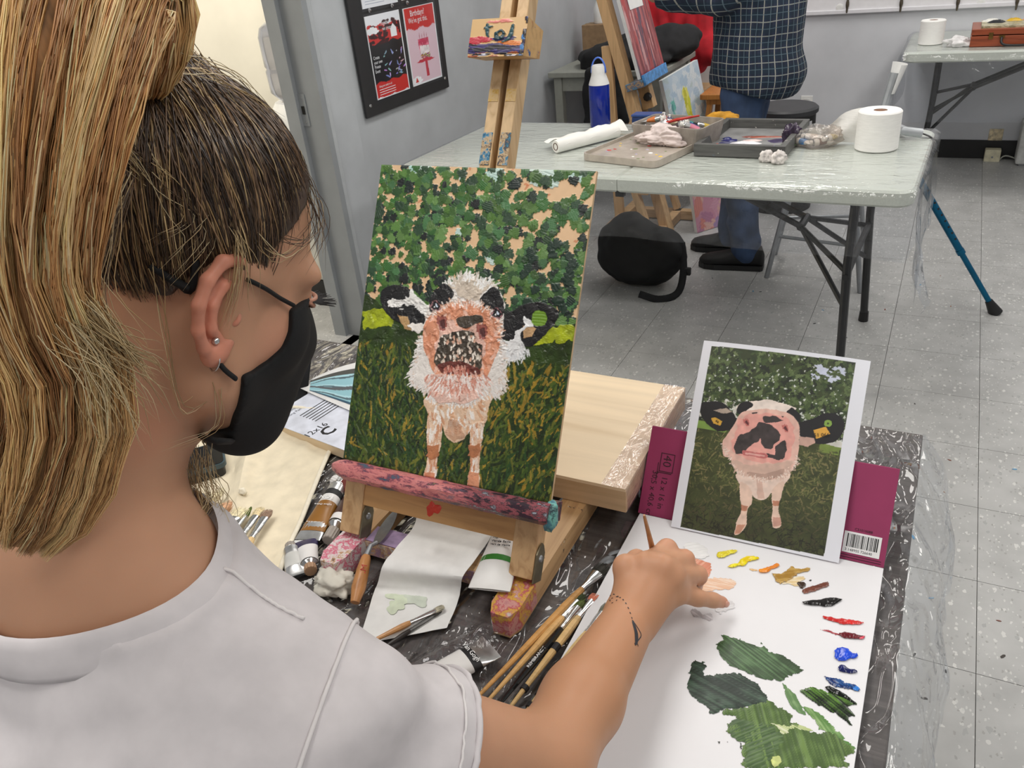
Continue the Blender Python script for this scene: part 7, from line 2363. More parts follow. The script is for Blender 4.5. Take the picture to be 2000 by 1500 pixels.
for i in range(260):
    f, g = r.random(), r.random() ** .6 * .42
    q = Q.m([inA(f, g)])[0]
    s = 1 + 2.0 * r.random() * (.4 + g * 2)
    Q.dab(q[0], q[1], r.random() * 3, s, s * .7, (216, 220, 214), 0, 0, i, .9, .5)
for f, g, L in ((.78, .06, 15), (.84, .09, 16), (.9, .05, 12), (.74, .10, 9)):
    q = Q.m([inA(f, g)])[0]
    Q.dab(q[0], q[1], .3, L, L * .5, (206, 212, 232), 0, 0, int(L), .95, .4)
for i in range(60):
    q = Q.m([inA(.6 + .4 * r.random(), r.random() * .2)])[0]
    Q.dab(q[0], q[1], r.random() * 3, 4, 2.5, (70, 84, 50), 0, 1, i, .9, .5)
Q.fill([inA(0, hz - .02), inA(1, hz + .01), inA(1, 1), inA(0, 1)], (62, 68, 36), 3, .2, 6, 30)
Q.fill([inA(0, hz - .02), inA(.2, hz - .015), inA(.2, hz + .02), inA(0, hz + .02)], (120, 150, 70), 2, .1, 7, 30)
Q.fill([inA(.85, hz + .005), inA(1, hz + .01), inA(1, hz + .05), inA(.85, hz + .045)], (120, 140, 66), 2, .1, 7, 30)
for i in range(1700):
    f, g = r.random(), hz + .03 + r.random() * (1 - hz - .03)
    q = Q.m([inA(f, g)])[0]
    dk_ = np.clip((g - .7) * 2.2, 0, .55)
    c_ = np.array([(92, 98, 54), (70, 76, 42), (118, 116, 70), (58, 64, 38), (134, 124, 82), (82, 92, 50)][r.integers(6)]) * (1 - dk_)
    Q.dab(q[0], q[1], r.random() * 3.1, 4 + 6 * r.random() * g, .9 + .5 * r.random(), c_, 0, 1, i, .85, .3)
def F(col, *p, **k): return Q.fill(cA(*p), col, k.get('warp', 1.2), k.get('var', .08), k.get('seed', 3), k.get('cells', 40), 0, alpha=k.get('alpha', 1))
B2 = (28, 27, 30)
F(B2, (412, 450), (440, 430), (530, 432), (580, 470), (622, 530), (605, 585), (540, 602), (470, 575), (420, 510))
F((176, 160, 146), (490, 480), (560, 468), (600, 490), (540, 500))
F((206, 160, 60), (475, 525), (500, 520), (540, 545), (530, 570), (490, 555), warp=.3)
F(B2, (975, 570), (1060, 540), (1130, 508), (1210, 518), (1252, 570), (1232, 640), (1170, 682), (1080, 682), (1000, 650))
F((196, 160, 146), (985, 640), (1070, 650), (1080, 680), (1040, 700), (985, 690))
q = Q.m(cA((1152, 567)))[0]
Q.dab(q[0], q[1], 0, 7, 6.6, (128, 160, 72), 0, 0, 1, 1, 0); Q.dab(q[0], q[1], 0, 2, 2, (60, 70, 40), 0, 0, 1, 1, 0)
F((226, 170, 70), (1068, 605), (1140, 586), (1166, 628), (1085, 657), warp=.2)
F((236, 222, 212), (645, 440), (720, 432), (810, 424), (940, 465), (965, 485), (900, 520), (640, 500))
F(B2, (622, 485), (640, 445), (690, 430), (716, 455), (690, 478), (640, 505))
F(B2, (903, 500), (940, 468), (992, 510), (995, 565), (945, 530))
F((230, 206, 192), (640, 840), (925, 840), (905, 920), (840, 955), (800, 1002), (740, 1002), (700, 955), (650, 920))
F((200, 160, 144), (740, 880), (770, 880), (790, 1000), (750, 1000), alpha=.6)
F((226, 196, 178), (645, 900), (712, 950), (716, 1020), (692, 1065), (686, 1150), (650, 1200), (618, 1205), (632, 1130), (655, 1060))
F((226, 196, 178), (835, 950), (902, 900), (884, 1000), (872, 1060), (890, 1160), (840, 1168), (836, 1060))
F((176, 110, 82), (652, 1030), (695, 1040), (685, 1070), (655, 1065), alpha=.8)
F((176, 110, 82), (835, 1010), (880, 1015), (872, 1045), (838, 1040), alpha=.8)
F((190, 130, 104), (632, 1150), (680, 1150), (650, 1200), (618, 1205), alpha=.8)
F((190, 140, 124), (838, 1110), (886, 1110), (888, 1160), (842, 1166), alpha=.8)
MZ = ((548, 650), (600, 580), (640, 505), (700, 482), (820, 480), (930, 510), (982, 570), (988, 650), (980, 760), (960, 820), (930, 850), (880, 880), (800, 890), (700, 872), (620, 832), (590, 762), (552, 745), (543, 690))
F((226, 184, 170), *MZ)
F((230, 160, 150), (640, 540), (720, 505), (830, 500), (930, 540), (965, 640), (950, 720), (900, 790), (780, 790), (660, 760), (600, 690), warp=4, alpha=.8)
F((206, 176, 160), (600, 770), (700, 800), (860, 800), (950, 780), (930, 850), (880, 880), (800, 888), (700, 870), (620, 830), warp=4, alpha=.8)
F((170, 140, 126), (690, 840), (800, 850), (900, 830), (880, 878), (800, 888), (700, 870), warp=3, alpha=.7)
fur(Q, cA((548, 690), (590, 762), (620, 832), (700, 872), (800, 890), (880, 880), (960, 820), (980, 760)), 240, 2.2, 2.5, [(232, 206, 192), (216, 182, 166), (240, 224, 214)], .9, 5, 0, cA((770, 640))[0])
D2 = (62, 54, 54)
F(D2, (772, 525), (830, 513), (893, 545), (860, 557), (790, 557), warp=2)
F(D2, (735, 572), (760, 553), (850, 590), (882, 640), (850, 682), (805, 708), (770, 682), (760, 650), (700, 692), (650, 733), (613, 722), (620, 680), (640, 630), (690, 610), warp=3, var=.25)
F(D2, (848, 695), (900, 658), (918, 720), (892, 772), (850, 752), warp=2.5, var=.25)
F(D2, (795, 733), (893, 760), (870, 777), (798, 757), warp=1.5)
F(D2, (612, 690), (640, 700), (665, 735), (620, 735), warp=2)
F(D2, (710, 497), (742, 495), (738, 505), (712, 505)); F(D2, (875, 515), (895, 522), (890, 530))
for x, y in ((680, 552), (905, 590)):
    q = Q.m(cA((x, y)))[0]
    Q.dab(q[0], q[1], .9, 8, 5, (186, 106, 100), 0, 0, 1); Q.dab(q[0] + 1, q[1] + 1, .8, 5, 2.6, (96, 46, 48), 0, 0, 2)
F((196, 110, 108), (662, 712), (730, 728), (800, 738), (795, 765), (720, 752), (665, 742), warp=1)
F((226, 168, 160), (672, 726), (790, 746), (788, 756), (675, 738), warp=.5)
for i in range(260):
    q = Q.m(cA((600 + r.random() * 340, 780 + r.random() * 100)))[0]
    Q.dab(q[0], q[1], 1.5, 3, .8, [(226, 204, 190), (190, 156, 140)][i % 2], 0, 0, i, .5, .1, Q.mask(cA(*MZ)) if i == 0 else None) if False else None
out = ~AM
Q.c[out] = save[out]
def bend(u, v): return .0
o_ = Q.obj('print', MRF @ Matrix.Translation((0, 0, .0)), RW, RH, vcol('inkjet_print', .45), rf)
n_ = Q.w * Q.h
co = np.zeros(n_ * 3); o_.data.vertices.foreach_get('co', co)
co = co.reshape(-1, 3)
gg = (Q.X / (Q.w - 1)).ravel(); ff = (1 - Q.Y / (Q.h - 1)).ravel()
nz_ = np.array(MRF.to_3x3() @ V(0, 0, 1))
co += (-.010 * ff ** 3 * (gg - .4) ** 2 * 4 + .0015 + .0003)[:, None] * nz_[None]
o_.data.vertices.foreach_set('co', co.ravel())
def rf_txt(s, u, v, sz, rot=-.25):
    p = onplane(1230 + u / 3., 640 + v / 3., MRF @ V(0, 0, .002), MRF.to_3x3() @ V(0, 0, 1))
    text_mesh(s, sz, frame(p, x=MRF.to_3x3() @ V(math.cos(rot), math.sin(rot), 0), z=MRF.to_3x3() @ V(0, 0, 1)), m_ink, 'lettering', rf, .0001)
rf_txt('51 066', 1078, 640, .007, .2)
rf_txt('66', 500, 548, .005, -.5)
c_ = onplane(1537, 690, MRF @ V(0, 0, -.012), MRF.to_3x3() @ V(0, 0, 1))
t = thing('white_jar', V(c_.x, c_.y, SZ), 'white jar with a round lid standing behind the cow photo', 'jar')
ht = c_.z - SZ - .026
MB().lathe([(.019, 0), (.022, .004), (.022, ht * .7), (.019, ht * .76), (.019, ht * .8)], Matrix.Translation((c_.x, c_.y + .03, SZ)), 28).build('jar_body', m_white, t, smooth='auto')
MB().lathe([(.0225, ht * .8), (.0235, ht * .82), (.0235, ht * .97), (.021, ht), (0, ht)], Matrix.Translation((c_.x, c_.y + .03, SZ)), 28).build('lid', m_white, t, smooth='auto')
# == the woman at the easel
def rot3(az, pit, rol):
    Rz = np.array([[math.cos(az), math.sin(az), 0], [-math.sin(az), math.cos(az), 0], [0, 0, 1]])
    Rx = np.array([[1, 0, 0], [0, math.cos(pit), math.sin(pit)], [0, -math.sin(pit), math.cos(pit)]])
    Ry = np.array([[math.cos(rol), 0, math.sin(rol)], [0, 1, 0], [-math.sin(rol), 0, math.cos(rol)]])
    return Rz @ Rx @ Ry
HM = rot3(math.radians(15.55), math.radians(29.72), math.radians(3.08))
HO = np.array([-.467, .363, 1.302])
def hl(*l):
    return HM @ np.array(l) + HO
def to_h(p):
    return (np.asarray(p) - HO) @ HM
HMM = Matrix(((*HM[0], HO[0]), (*HM[1], HO[1]), (*HM[2], HO[2]), (0, 0, 0, 1)))
def hray(u, v, x):
    """where the sight line meets the head's sagittal slice at side offset x -> (fwd, up)"""
    d = np.array(ray(u, v)); dl = d @ HM; o = to_h(np.array(CAM))
    t = (x - o[0]) / dl[0]
    q = o + dl * t
    return q[1], q[2]
def A(v): return np.array(v, dtype=float)
SR = A(px(625, 1400, .578)); EL = A(px(1062, 1496, .70)); WR = A(px(1233, 1206, .89))
NK = A(px(168, 1045, .582))
NB = A((-.492, .252, 1.112)); SL = NB + A((-.20, -.03, -.045))
def add_head(S, g=0.0, k=.02):
    E = lambda c, r, kk=k: S.ell(hl(c[0], c[1] * (.93 if c[1] > 0 else 1), c[2]), [x + g for x in r], HM, kk)
    E((0, -.015, .054), (.072, .089, .081), 0)
    E((0, .024, .048), (.061, .054, .060))
    E((0, .04, -.02), (.056, .048, .074), .03)
    for s in (-1, 1):
        S.cap(hl(s * .05, .008, -.05), hl(s * .012, .072, -.097), .017 + g, .014 + g, .035)
        S.cap(hl(s * .06, .0, .02), hl(s * .052, .006, -.05), .018 + g, .018 + g, .03)
        E((s * .038, .052, -.018), (.026, .03, .026))
        E((s * .035, .070, .032), (.026, .016, .010), .015)
    E((0, .083, -.097), (.018, .018, .016), .02)
    S.cap(hl(0, .076, .014), hl(0, .100, -.028), .008 + g, .011 + g, .012)
    S.cap(hl(-.012, .086, -.034), hl(.012, .086, -.034), .009 + g, .009 + g, .01)
    S.cap(hl(-.016, .077, -.06), hl(.016, .077, -.06), .010 + g, .010 + g, .012)
def add_neck(S, g=0.0):
    S.cap(hl(0, -.026, -.02), NK, .050 + g, .050 + g, .03)
    S.cap(NK, NB + A((0, .01, -.02)), .050 + g, .06 + g, .04)
    S.cap(hl(0, -.055, -.01), NB + A((0, -.035, .0)), .038 + g, .045 + g, .03)
    S.cap(hl(.0, .012, -.072), NK + A((0, .01, .0)), .020 + g, .030 + g, .03)
def add_torso(S, g=0.0):
    S.cap(NB, NB + A((.0, -.03, -.12)), .075 + g, .10 + g, .04)
    for sh, sg in ((SR, 1), (SL, -1)):
        S.cap(NB + A((sg * .03, 0, -.02)), sh + A((0, 0, -.004)), .052 + g, .046 + g, .05)
        S.cap(NB + A((sg * .02, -.01, .045)), NB * .45 + sh * .55 + A((0, 0, .012)), .030 + g, .030 + g, .05)
        S.cap(NB + A((sg * .07, -.05, -.10)), sh + A((-sg * .02, -.03, -.06)), .055 + g, .05 + g, .05)
    S.ell((-.487, .235, .955), (.165 + g, .108 + g, .15 + g), k=.05)
    S.ell((-.485, .235, .80), (.145 + g, .098 + g, .19 + g), k=.06)
    S.ell((-.485, .245, .66), (.155 + g, .11 + g, .13 + g), k=.06)
def add_arm(S, g=0.0, upto=1.0):
    e = SR + (EL - SR) * upto
    S.cap(SR, e, .047 + g, (.047 + (.039 - .047) * upto) + g, .04)
    if upto < 1:
        return
    m = EL * .62 + WR * .38
    S.cap(EL, m, .0385 + g, .0375 + g, .02)
    S.cap(m, WR, .038 + g, .0285 + g, .015, flat=(A(_F), .9))
B = SDF((-.93, .0, .55), (.06, .84, 1.47), .0034)
add_head(B); add_neck(B); add_torso(B, -.010); add_arm(B)
LA = [SL, A((-.735, .20, .82)), A((-.60, .33, .695))]
B.chain(LA, [.045, .038, .028], .03)
for i in range(4):
    q_ = LA[2] + A((.045, .05 - .02 * i, .0))
    B.cap(LA[2], q_, .02, .012, .012); B.chain([q_, q_ + A((.035, .012, .004)), q_ + A((.06, .018, -.008))], [.010, .009, .0075], .005)
B.chain([LA[2], LA[2] + A((.0, .05, .005)), LA[2] + A((.03, .075, .0))], [.014, .011, .009], .006)
for s in (-1, 1):
    B.ell(hl(s * .033, .089, .012), (.017, .014, .010), HM, .008, mode='s')
    B.ell(hl(s * .033, .071, .012), (.014, .013, .013), HM, .006)
def kk(u, v, k): return A(px(u, v, k))
mcp = [kk(1262, 1102, .908), kk(1292, 1106, .900), kk(1313, 1126, .903), kk(1320, 1156, .912)]
pip = [kk(1303, 1072, .938), kk(1337, 1093, .942), kk(1362, 1124, .946)]
dip = [kk(1302, 1098, .968), kk(1336, 1118, .974), kk(1357, 1144, .976)]
ftp = [kk(1290, 1122, .984), kk(1316, 1136, .986), kk(1336, 1152, .984)]
for i in range(4):
    B.cap(WR, mcp[i], .0205, .0125, .016)
B.cap(kk(1250, 1170, .905), kk(1290, 1135, .915), .022, .018, .02)
B.cap(kk(1240, 1150, .91), kk(1275, 1120, .925), .018, .016, .015)
for i in range(3):
    B.chain([mcp[i], pip[i]], [.0122, .0112], .006)
    B.ell(pip[i], (.0118, .0118, .0118), None, .004)
    B.chain([pip[i], dip[i], ftp[i]], [.0108, .0092, .0078], .004)
pk_ = [mcp[3], kk(1362, 1168, .926), kk(1392, 1172, .940), kk(1411, 1176, .949)]
B.chain(pk_, [.0118, .0096, .0088, .0074], .005)
B.chain([kk(1236, 1185, .895), kk(1222, 1108, .912), kk(1244, 1094, .948), kk(1272, 1112, .975)], [.018, .0135, .0115, .009], .008)
for i in range(4):
    B.ell(mcp[i] + A(-_F) * .003, (.0115, .0115, .0115), None, .010)
bv, bq = B.mesh()
bv = relax(bv, bq, 2, .4)
bn = len(bv)
ES = SDF(hl(.07, -.01, 0) - .06, hl(.07, -.01, 0) + .06, .0011)
def ep(y, z, dx=0.0):
    return hl(.0735 + max(0, -y) * .42 + dx, y, z)
ES.chain([ep(.004, .004), ep(.007, .016), ep(.003, .028), ep(-.008, .0355), ep(-.021, .0325), ep(-.030, .020), ep(-.0325, .004), ep(-.028, -.012), ep(-.019, -.024), ep(-.010, -.031)], [.0030, .0034, .0040, .0043, .0043, .0042, .0041, .0038, .0038, .0042], .003)
ES.ell(ep(-.008, -.0275), (.0046, .0095, .0100), HM, .004)
ES.chain([ep(.002, -.020), ep(-.008, -.0275)], [.004, .005], .005)
tilt = HM @ np.array([[.92, -.39, 0], [.39, .92, 0], [0, 0, 1]])
ES.ell(ep(-.013, .004, -.006), (.0036, .0185, .029), tilt, .004)
ES.ell(ep(.0, .0, -.010), (.006, .010, .028), HM, .006)
ES.chain([ep(-.004, .024, -.001), ep(-.014, .017, -.001), ep(-.0195, .004, -.001), ep(-.016, -.011, -.001), ep(-.008, -.017, 0)], [.0028, .0032, .0034, .0034, .003], .003)
ES.ell(ep(.0015, -.003, .001), (.0045, .0042, .0065), HM, .004)
ES.ell(ep(-.007, -.002, .004), (.008, .0062, .0085), HM, .003, mode='s')
ES.ell(ep(-.002, -.001, .0), (.012, .0030, .0045), HM, .002, mode='s')
ev, eq = ES.mesh()
ev = relax(ev, eq, 2, .4)
allv = np.concatenate([bv, ev]); allq = np.concatenate([bq, eq + bn])
skin = np.zeros((len(allv), 3)); skin[:] = (198, 150, 120)
nzz = _lat(allv, .035, 5) * .5 + _lat(allv, .012, 6) * .3
skin *= (1 + .035 * nzz)[:, None]
def tint(c, rad, col, f):
    d = np.linalg.norm(allv - np.asarray(c), axis=1)
    w = np.clip(1 - d / rad, 0, 1)[:, None] * f
    skin[:] = skin * (1 - w) + np.array(col)[None] * w
skin[bn:] = (208, 140, 116)
skin[bn:] *= (1 + .06 * _lat(ev, .01, 8))[:, None]
tint(hl(.06, .05, -.02), .04, (214, 146, 124), .5)
tint(hl(.05, -.03, -.09), .03, (206, 132, 106), .4)
for i in range(3):
    tint(pip[i], .018, (208, 138, 112), .6)
for i in range(4):
    tint(mcp[i], .016, (206, 146, 120), .4)
tint(pk_[3], .02, (214, 140, 118), .6)
tint((EL + WR) / 2, .2, (186, 134, 98), .9)
tint(WR, .12, (188, 136, 102), .6)
m_skin = vcol('skin', .48, bump=.08, bscale=900, spec=.35, sss=.25)
wo = thing('person', (-.487, .24, .0), 'woman in white t-shirt and black face mask painting with a brush, seen from behind', 'person')
body = np_obj('body', allv, allq, m_skin, wo, col=lin_np(skin))
def sample(S, p):
    q = (np.asarray(p) - S.lo) / S.h
    i = np.clip(np.floor(q).astype(int), 0, S.n - 2); f = q - i
    out = 0
    for dx in (0, 1):
        for dy in (0, 1):
            for dz in (0, 1):
                w = (f[0] if dx else 1 - f[0]) * (f[1] if dy else 1 - f[1]) * (f[2] if dz else 1 - f[2])
                out += w * S.f[i[0] + dx, i[1] + dy, i[2] + dz]
    return out
def march(S, c, d, r0=.0, r1=.3, step=.002):
    r = r0
    while r < r1 and sample(S, c + d * r) < 0:
        r += step
    return r
nd = pk_[3] - pk_[2]; nd /= np.linalg.norm(nd)
nu = A(-_F) - nd * (A(-_F) @ nd); nu /= np.linalg.norm(nu)
Mn = frame(V(*(pk_[3] + nd * .001 + nu * .0062)), x=V(*nd), z=V(*nu))
MB().lathe([(0, .0014), (.6, .0012), (1.0, 0), (.9, -.0008)], Mn @ Matrix.Diagonal((.0050, .0040, 1, 1)), 16).build('fingernail', plain('nail', (214, 158, 138), .3), wo, smooth=True)
# ---- shirt
T = SDF((-.95, .0, .50), (-.10, .50, 1.22), .0042)
add_torso(T, .007)
add_arm(T, .0080, .50)
T.chain([SL, SL * .45 + LA[1] * .55], [.058, .054], .04)
cu_d = (EL - SR) / np.linalg.norm(EL - SR)
cu_c = SR + (EL - SR) * .48
X, Y, Z = T.coords()
G = np.stack(np.broadcast_arrays(X, Y, Z), -1)
w1 = _lat(G * np.array([.8, 1.0, 1.8]), .075, 21) * .0075 + _lat(G * np.array([1.0, 1.0, 1.6]), .032, 22) * .0034
ap = SR + A((-.05, .02, -.10))
dap = np.sqrt((G[..., 0] - ap[0]) ** 2 + (G[..., 1] - ap[1]) ** 2 + (G[..., 2] - ap[2]) ** 2)
ang = np.arctan2(G[..., 2] - ap[2], G[..., 0] - ap[0] + .5 * (G[..., 1] - ap[1]))
w1 += .0065 * np.sin(ang * 8 + 14 * dap) * np.exp(-(dap / .17) ** 2)
T.f += w1.astype(np.float32)
del G, w1, dap, ang
pl = ((X - cu_c[0]) * cu_d[0] + (Y - cu_c[1]) * cu_d[1] + (Z - cu_c[2]) * cu_d[2])
near = ((X - cu_c[0]) ** 2 + (Y - cu_c[1]) ** 2 + (Z - cu_c[2]) ** 2) < .11 ** 2
T.f = np.where(near, np.maximum(T.f, pl), T.f).astype(np.float32)
cb_pt = A(px(150, 1185, .545)); cr_pt = A(px(422, 1100, .572))
ax_u = cr_pt - cb_pt
n_c = np.cross(ax_u, A((1, .1, 0)));
n_c = np.cross(A((1, 0, .0)), A((0, .80, .10)));
fw = A((0, 1, .02))
e1_ = cr_pt - cb_pt
mirr = A((2 * NB[0] - cr_pt[0], cr_pt[1], cr_pt[2]))
n_c = np.cross(cr_pt - mirr, cb_pt - mirr); n_c /= np.linalg.norm(n_c)
if n_c[2] < 0:
    n_c = -n_c
c0 = (cr_pt + mirr) / 2
pl = ((X - c0[0]) * n_c[0] + (Y - c0[1]) * n_c[1] + (Z - c0[2]) * n_c[2])
near = ((X - c0[0]) ** 2 + (Y - c0[1]) ** 2) < .125 ** 2
T.f = np.where(near, np.maximum(T.f, pl), T.f).astype(np.float32)
tv, tq = T.mesh()
tv = relax(tv, tq, 3, .45)
m_shirt = plain('white_cotton', (214, 209, 211), .85, var=.02, scale=60, bump=.06, bdist=.0008)
sh_o = np_obj('t_shirt', tv, tq, m_shirt, wo)
u1 = A((1, 0, 0)) - n_c * n_c[0]; u1 /= np.linalg.norm(u1); u2 = np.cross(n_c, u1)
rows_o = []
NRC = 72
for i in range(NRC):
    a = 2 * math.pi * i / NRC
    d = u1 * math.cos(a) + u2 * math.sin(a)
    row = []
    for off, ex in ((.010, .0060), (.0085, .0085), (.003, .0095), (-.006, .0100), (-.014, .0095), (-.0185, .0080), (-.019, .0040)):
        cc = c0 + n_c * off
        r_ = march(B, cc, d, .03, .2)
        row.append(V(*(cc + d * (r_ + ex))))
    rows_o.append(row)
for _ in range(3):
    rows_o = [[(rows_o[i - 1][j] + rows_o[i][j] * 2 + rows_o[(i + 1) % NRC][j]) / 4 for j in range(7)] for i in range(NRC)]
rows_o.append(rows_o[0])
MB().grid(rows_o).build('collar', m_shirt, wo, smooth=True)
def surf_ring(c, n, S, a0, a1, m, ex, r1=.3):
    n = n / np.linalg.norm(n)
    u = A(-_F) - n * (A(-_F) @ n); u /= np.linalg.norm(u); w = np.cross(n, u)
    out = []
    for i in range(m):
        a = a0 + (a1 - a0) * i / (m - 1)
        d = u * math.cos(a) + w * math.sin(a)
        out.append(V(*(c + d * (march(S, c, d, .0, r1) + ex))))
    return out
m_seam = plain('seam_thread', (228, 224, 224), .8, var=.02)
arm_n = (EL - SR) / np.linalg.norm(EL - SR) * .5 + A((.86, .1, -.1))
MB().tube(surf_ring(SR + A((-.005, 0, -.02)), arm_n, T, -2.2, 2.2, 60, .0004, .14), .0016, 6).build('armhole_seam', m_seam, sh_o, smooth=True)
MB().tube(surf_ring(cu_c - cu_d * .017, cu_d, T, -2.6, 2.6, 60, .0003, .12), .0011, 6).build('hem_stitching', m_seam, sh_o, smooth=True)
MB().tube(surf_ring(cu_c - cu_d * .0025, cu_d, T, -3.1, 3.1, 70, -.001, .12), .0026, 8).build('hem_edge', m_shirt, sh_o, smooth=True)
pts = []
pa = cr_pt + A((.012, -.004, -.01)); pb2 = SR + A((-.01, .02, .03))
for i in range(30):
    f = i / 29
    p = pa * (1 - f) + pb2 * f
    c_ = A((p[0], p[1] + .0, p[2] - .10))
    r_ = march(T, c_, A((0, 0, 1)), 0, .25)
    pts.append(V(*(c_ + A((0, 0, r_ + .0004)))))
MB().tube(pts, .0013, 6).build('shoulder_seam', m_seam, sh_o, smooth=True)
# ---- tattoo on the forearm: loop and dashes ending in a paper plane
from mathutils.bvhtree import BVHTree
bvh = BVHTree.FromPolygons([tuple(p) for p in bv], [tuple(int(x) for x in q) for q in bq])
def cD(*p): return [(930 + x / 2.885, 980 + y / 2.885) for x, y in p]
def on_skin(u, v):
    d = ray(u, v).normalized()
    h = bvh.ray_cast(CAM, d)
    return h[0], h[1]
tt_ = MB()
def ink_line(pts, w=.0007, dash=None):
    q = smooth_path([(a, b, 0) for a, b in cD(*pts)], 40)
    hit = [on_skin(p.x, p.y) for p in q]
    hit = [h for h in hit if h[0] is not None]
    seg = [[]]
    for i, h in enumerate(hit):
        if dash and (i // dash) % 2:
            if seg[-1]:
                seg.append([])
            continue
        seg[-1].append(h)
    for s in seg:
        if len(s) < 2:
            continue
        rows = []
        for i, (p, n) in enumerate(s):
            d = s[min(i + 1, len(s) - 1)][0] - s[max(i - 1, 0)][0]
            if d.length < 1e-7:
                continue
            sd = d.normalized().cross(n).normalized()
            rows.append([p + n * .0004 - sd * w, p + n * .0006, p + n * .0004 + sd * w])
        if len(rows) > 1:
            tt_.grid(rows)
ink_line([(755, 530), (775, 522), (800, 535), (790, 558), (765, 570), (755, 552), (775, 540)], .0006, 3)
ink_line([(790, 535), (820, 545), (845, 575), (865, 620), (880, 665)], .0006, 3)
ink_line([(880, 668), (893, 730), (897, 800)], .0006)
ink_line([(880, 668), (915, 720), (928, 755), (905, 790)], .0006)
ink_line([(882, 672), (905, 740), (905, 790), (893, 805)], .0013)
ink_line([(884, 680), (898, 740), (900, 800)], .0016)
ink_line([(908, 800), (912, 815)], .0006)
if tt_.v:
    tt_.build('tattoo', plain('tattoo_ink', (44, 46, 52), .5), wo, smooth=True)
# ---- brush in the hand
tail = px(1258, 1006, .872); mid_ = px(1285, 1116, .987)
dd = (mid_ - tail).normalized()
tipz = (PZ + .004 - tail.z) / dd.z
brush('paint_brush', 'slim wooden brush held upright in the painting hand', tail, tail + dd * tipz, .0034, (190, 130, 100), (176, 122, 76), 'flat', None, .014, .03, 1.2)
# ---- mask
MK = SDF((-.60, .30, 1.13), (-.33, .56, 1.36), .0022)
add_head(MK, .0045)
MK.ell(hl(0, .078, -.035), (.028, .036, .042), HM, .03)
MK.ell(hl(0, .068, -.074), (.036, .030, .036), HM, .03)
pts_side = [(553, 598, .052), (548, 640, .055), (533, 672, .056), (508, 698, .058), (478, 712, .058), (445, 716, .058), (440, 760, .054), (444, 800, .05), (446, 835, .04)]
poly = [hray(u, v, x) for u, v, x in pts_side]
poly += [(poly[-1][0] - .035, poly[-1][1] - .02), (.0, -.16), (.2, -.16), (.2, .03), (.10, .022), (.085, .018)]
X, Y, Z = MK.coords()
dx_, dy_, dz_ = X - HO[0], Y - HO[1], Z - HO[2]
ly = dx_ * HM[0, 1] + dy_ * HM[1, 1] + dz_ * HM[2, 1]
lz = dx_ * HM[0, 2] + dy_ * HM[1, 2] + dz_ * HM[2, 2]
def poly_sdf(px_, py_, P_):
    d = np.full(np.broadcast(px_, py_).shape, 1e9, dtype=np.float32)
    ins = np.zeros(d.shape, dtype=bool)
    n = len(P_)
    for i in range(n):
        xa, ya = P_[i]; xb, yb = P_[(i + 1) % n]
        ex, ey = xb - xa, yb - ya
        t = np.clip(((px_ - xa) * ex + (py_ - ya) * ey) / (ex * ex + ey * ey + 1e-12), 0, 1)
        d = np.minimum(d, (px_ - xa - t * ex) ** 2 + (py_ - ya - t * ey) ** 2)
        if abs(ey) > 1e-9:
            ins ^= ((py_ < ya) != (py_ < yb)) & (px_ < xa + (py_ - ya) * ex / ey)
    return np.where(ins, -np.sqrt(d), np.sqrt(d)).astype(np.float32)
MK.f = np.maximum(MK.f, poly_sdf(ly, lz, poly))
mv, mq = MK.mesh()
mv = relax(mv, mq, 2, .4)
m_mask = plain('mask_cloth', (14, 15, 17), .85, var=.15, scale=300, bump=.1, bdist=.0006)
mk_o = np_obj('face_mask', mv, mq, m_mask, wo)
def skin_pt(u, v, ex=.002):
    h = on_skin(u, v)
    if h[0] is None:
        return px(u, v, .56)
    return h[0] + h[1] * ex
MB().tube(smooth_path([skin_pt(560, 597, .006), skin_pt(540, 580, .003), skin_pt(515, 563, .003), skin_pt(495, 552, .003), skin_pt(480, 545, .002)], 20), .0022, 8, flat=.7).build('ear_loop', m_mask, mk_o, smooth=True)
MB().tube(smooth_path([V(*hl(.075, -.034, .030)), skin_pt(375, 562, .004), skin_pt(350, 546, .005), skin_pt(325, 528, .005)], 14), .0030, 8, flat=.6).build('ear_loop', m_mask, mk_o, smooth=True)
MB().tube(smooth_path([skin_pt(368, 556, .005), skin_pt(340, 540, .006), skin_pt(310, 520, .006), skin_pt(292, 508, .006)], 14), .0055, 10, flat=.5).build('strap_adjuster', m_mask, mk_o, smooth=True)
MB().tube(smooth_path([skin_pt(452, 735, .005), skin_pt(435, 718, .004), skin_pt(420, 695, .003), skin_pt(405, 665, .003)], 14), .0035, 8, flat=.5).build('ear_loop', m_mask, mk_o, smooth=True)
MB().tube(smooth_path([skin_pt(452, 850, .005), skin_pt(430, 862, .004), skin_pt(408, 858, .003), skin_pt(394, 850, .002)], 14), .0045, 8, flat=.5).build('chin_edge', m_mask, mk_o, smooth=True)
# ---- earrings
bp_ = on_skin(422, 664)
ebv = BVHTree.FromPolygons([tuple(p) for p in ev], [tuple(int(x) for x in q) for q in eq])
h = ebv.ray_cast(CAM, ray(421, 664).normalized())
sp0 = (h[0] + h[1] * .001) if h[0] is not None else V(*ep(-.008, -.022, .006))
bm = bmesh.new(); bmesh.ops.create_uvsphere(bm, u_segments=14, v_segments=10, radius=.0026)
mb = MB().add_bm(bm, Matrix.Translation(sp0))
mb.build('ear_stud', m_chrome, wo, smooth=True)
hc2 = V(*ep(-.0085, -.0285, .0))
MB().tube([hc2 + V(*(HM @ A((.0062 * math.cos(a), .0015, -.002 + .0070 * math.sin(a) - .002)))) for a in [2 * math.pi * k / 24 for k in range(25)]], .0006, 6, cap=False).build('hoop_earring', m_chrome, wo, smooth=True)
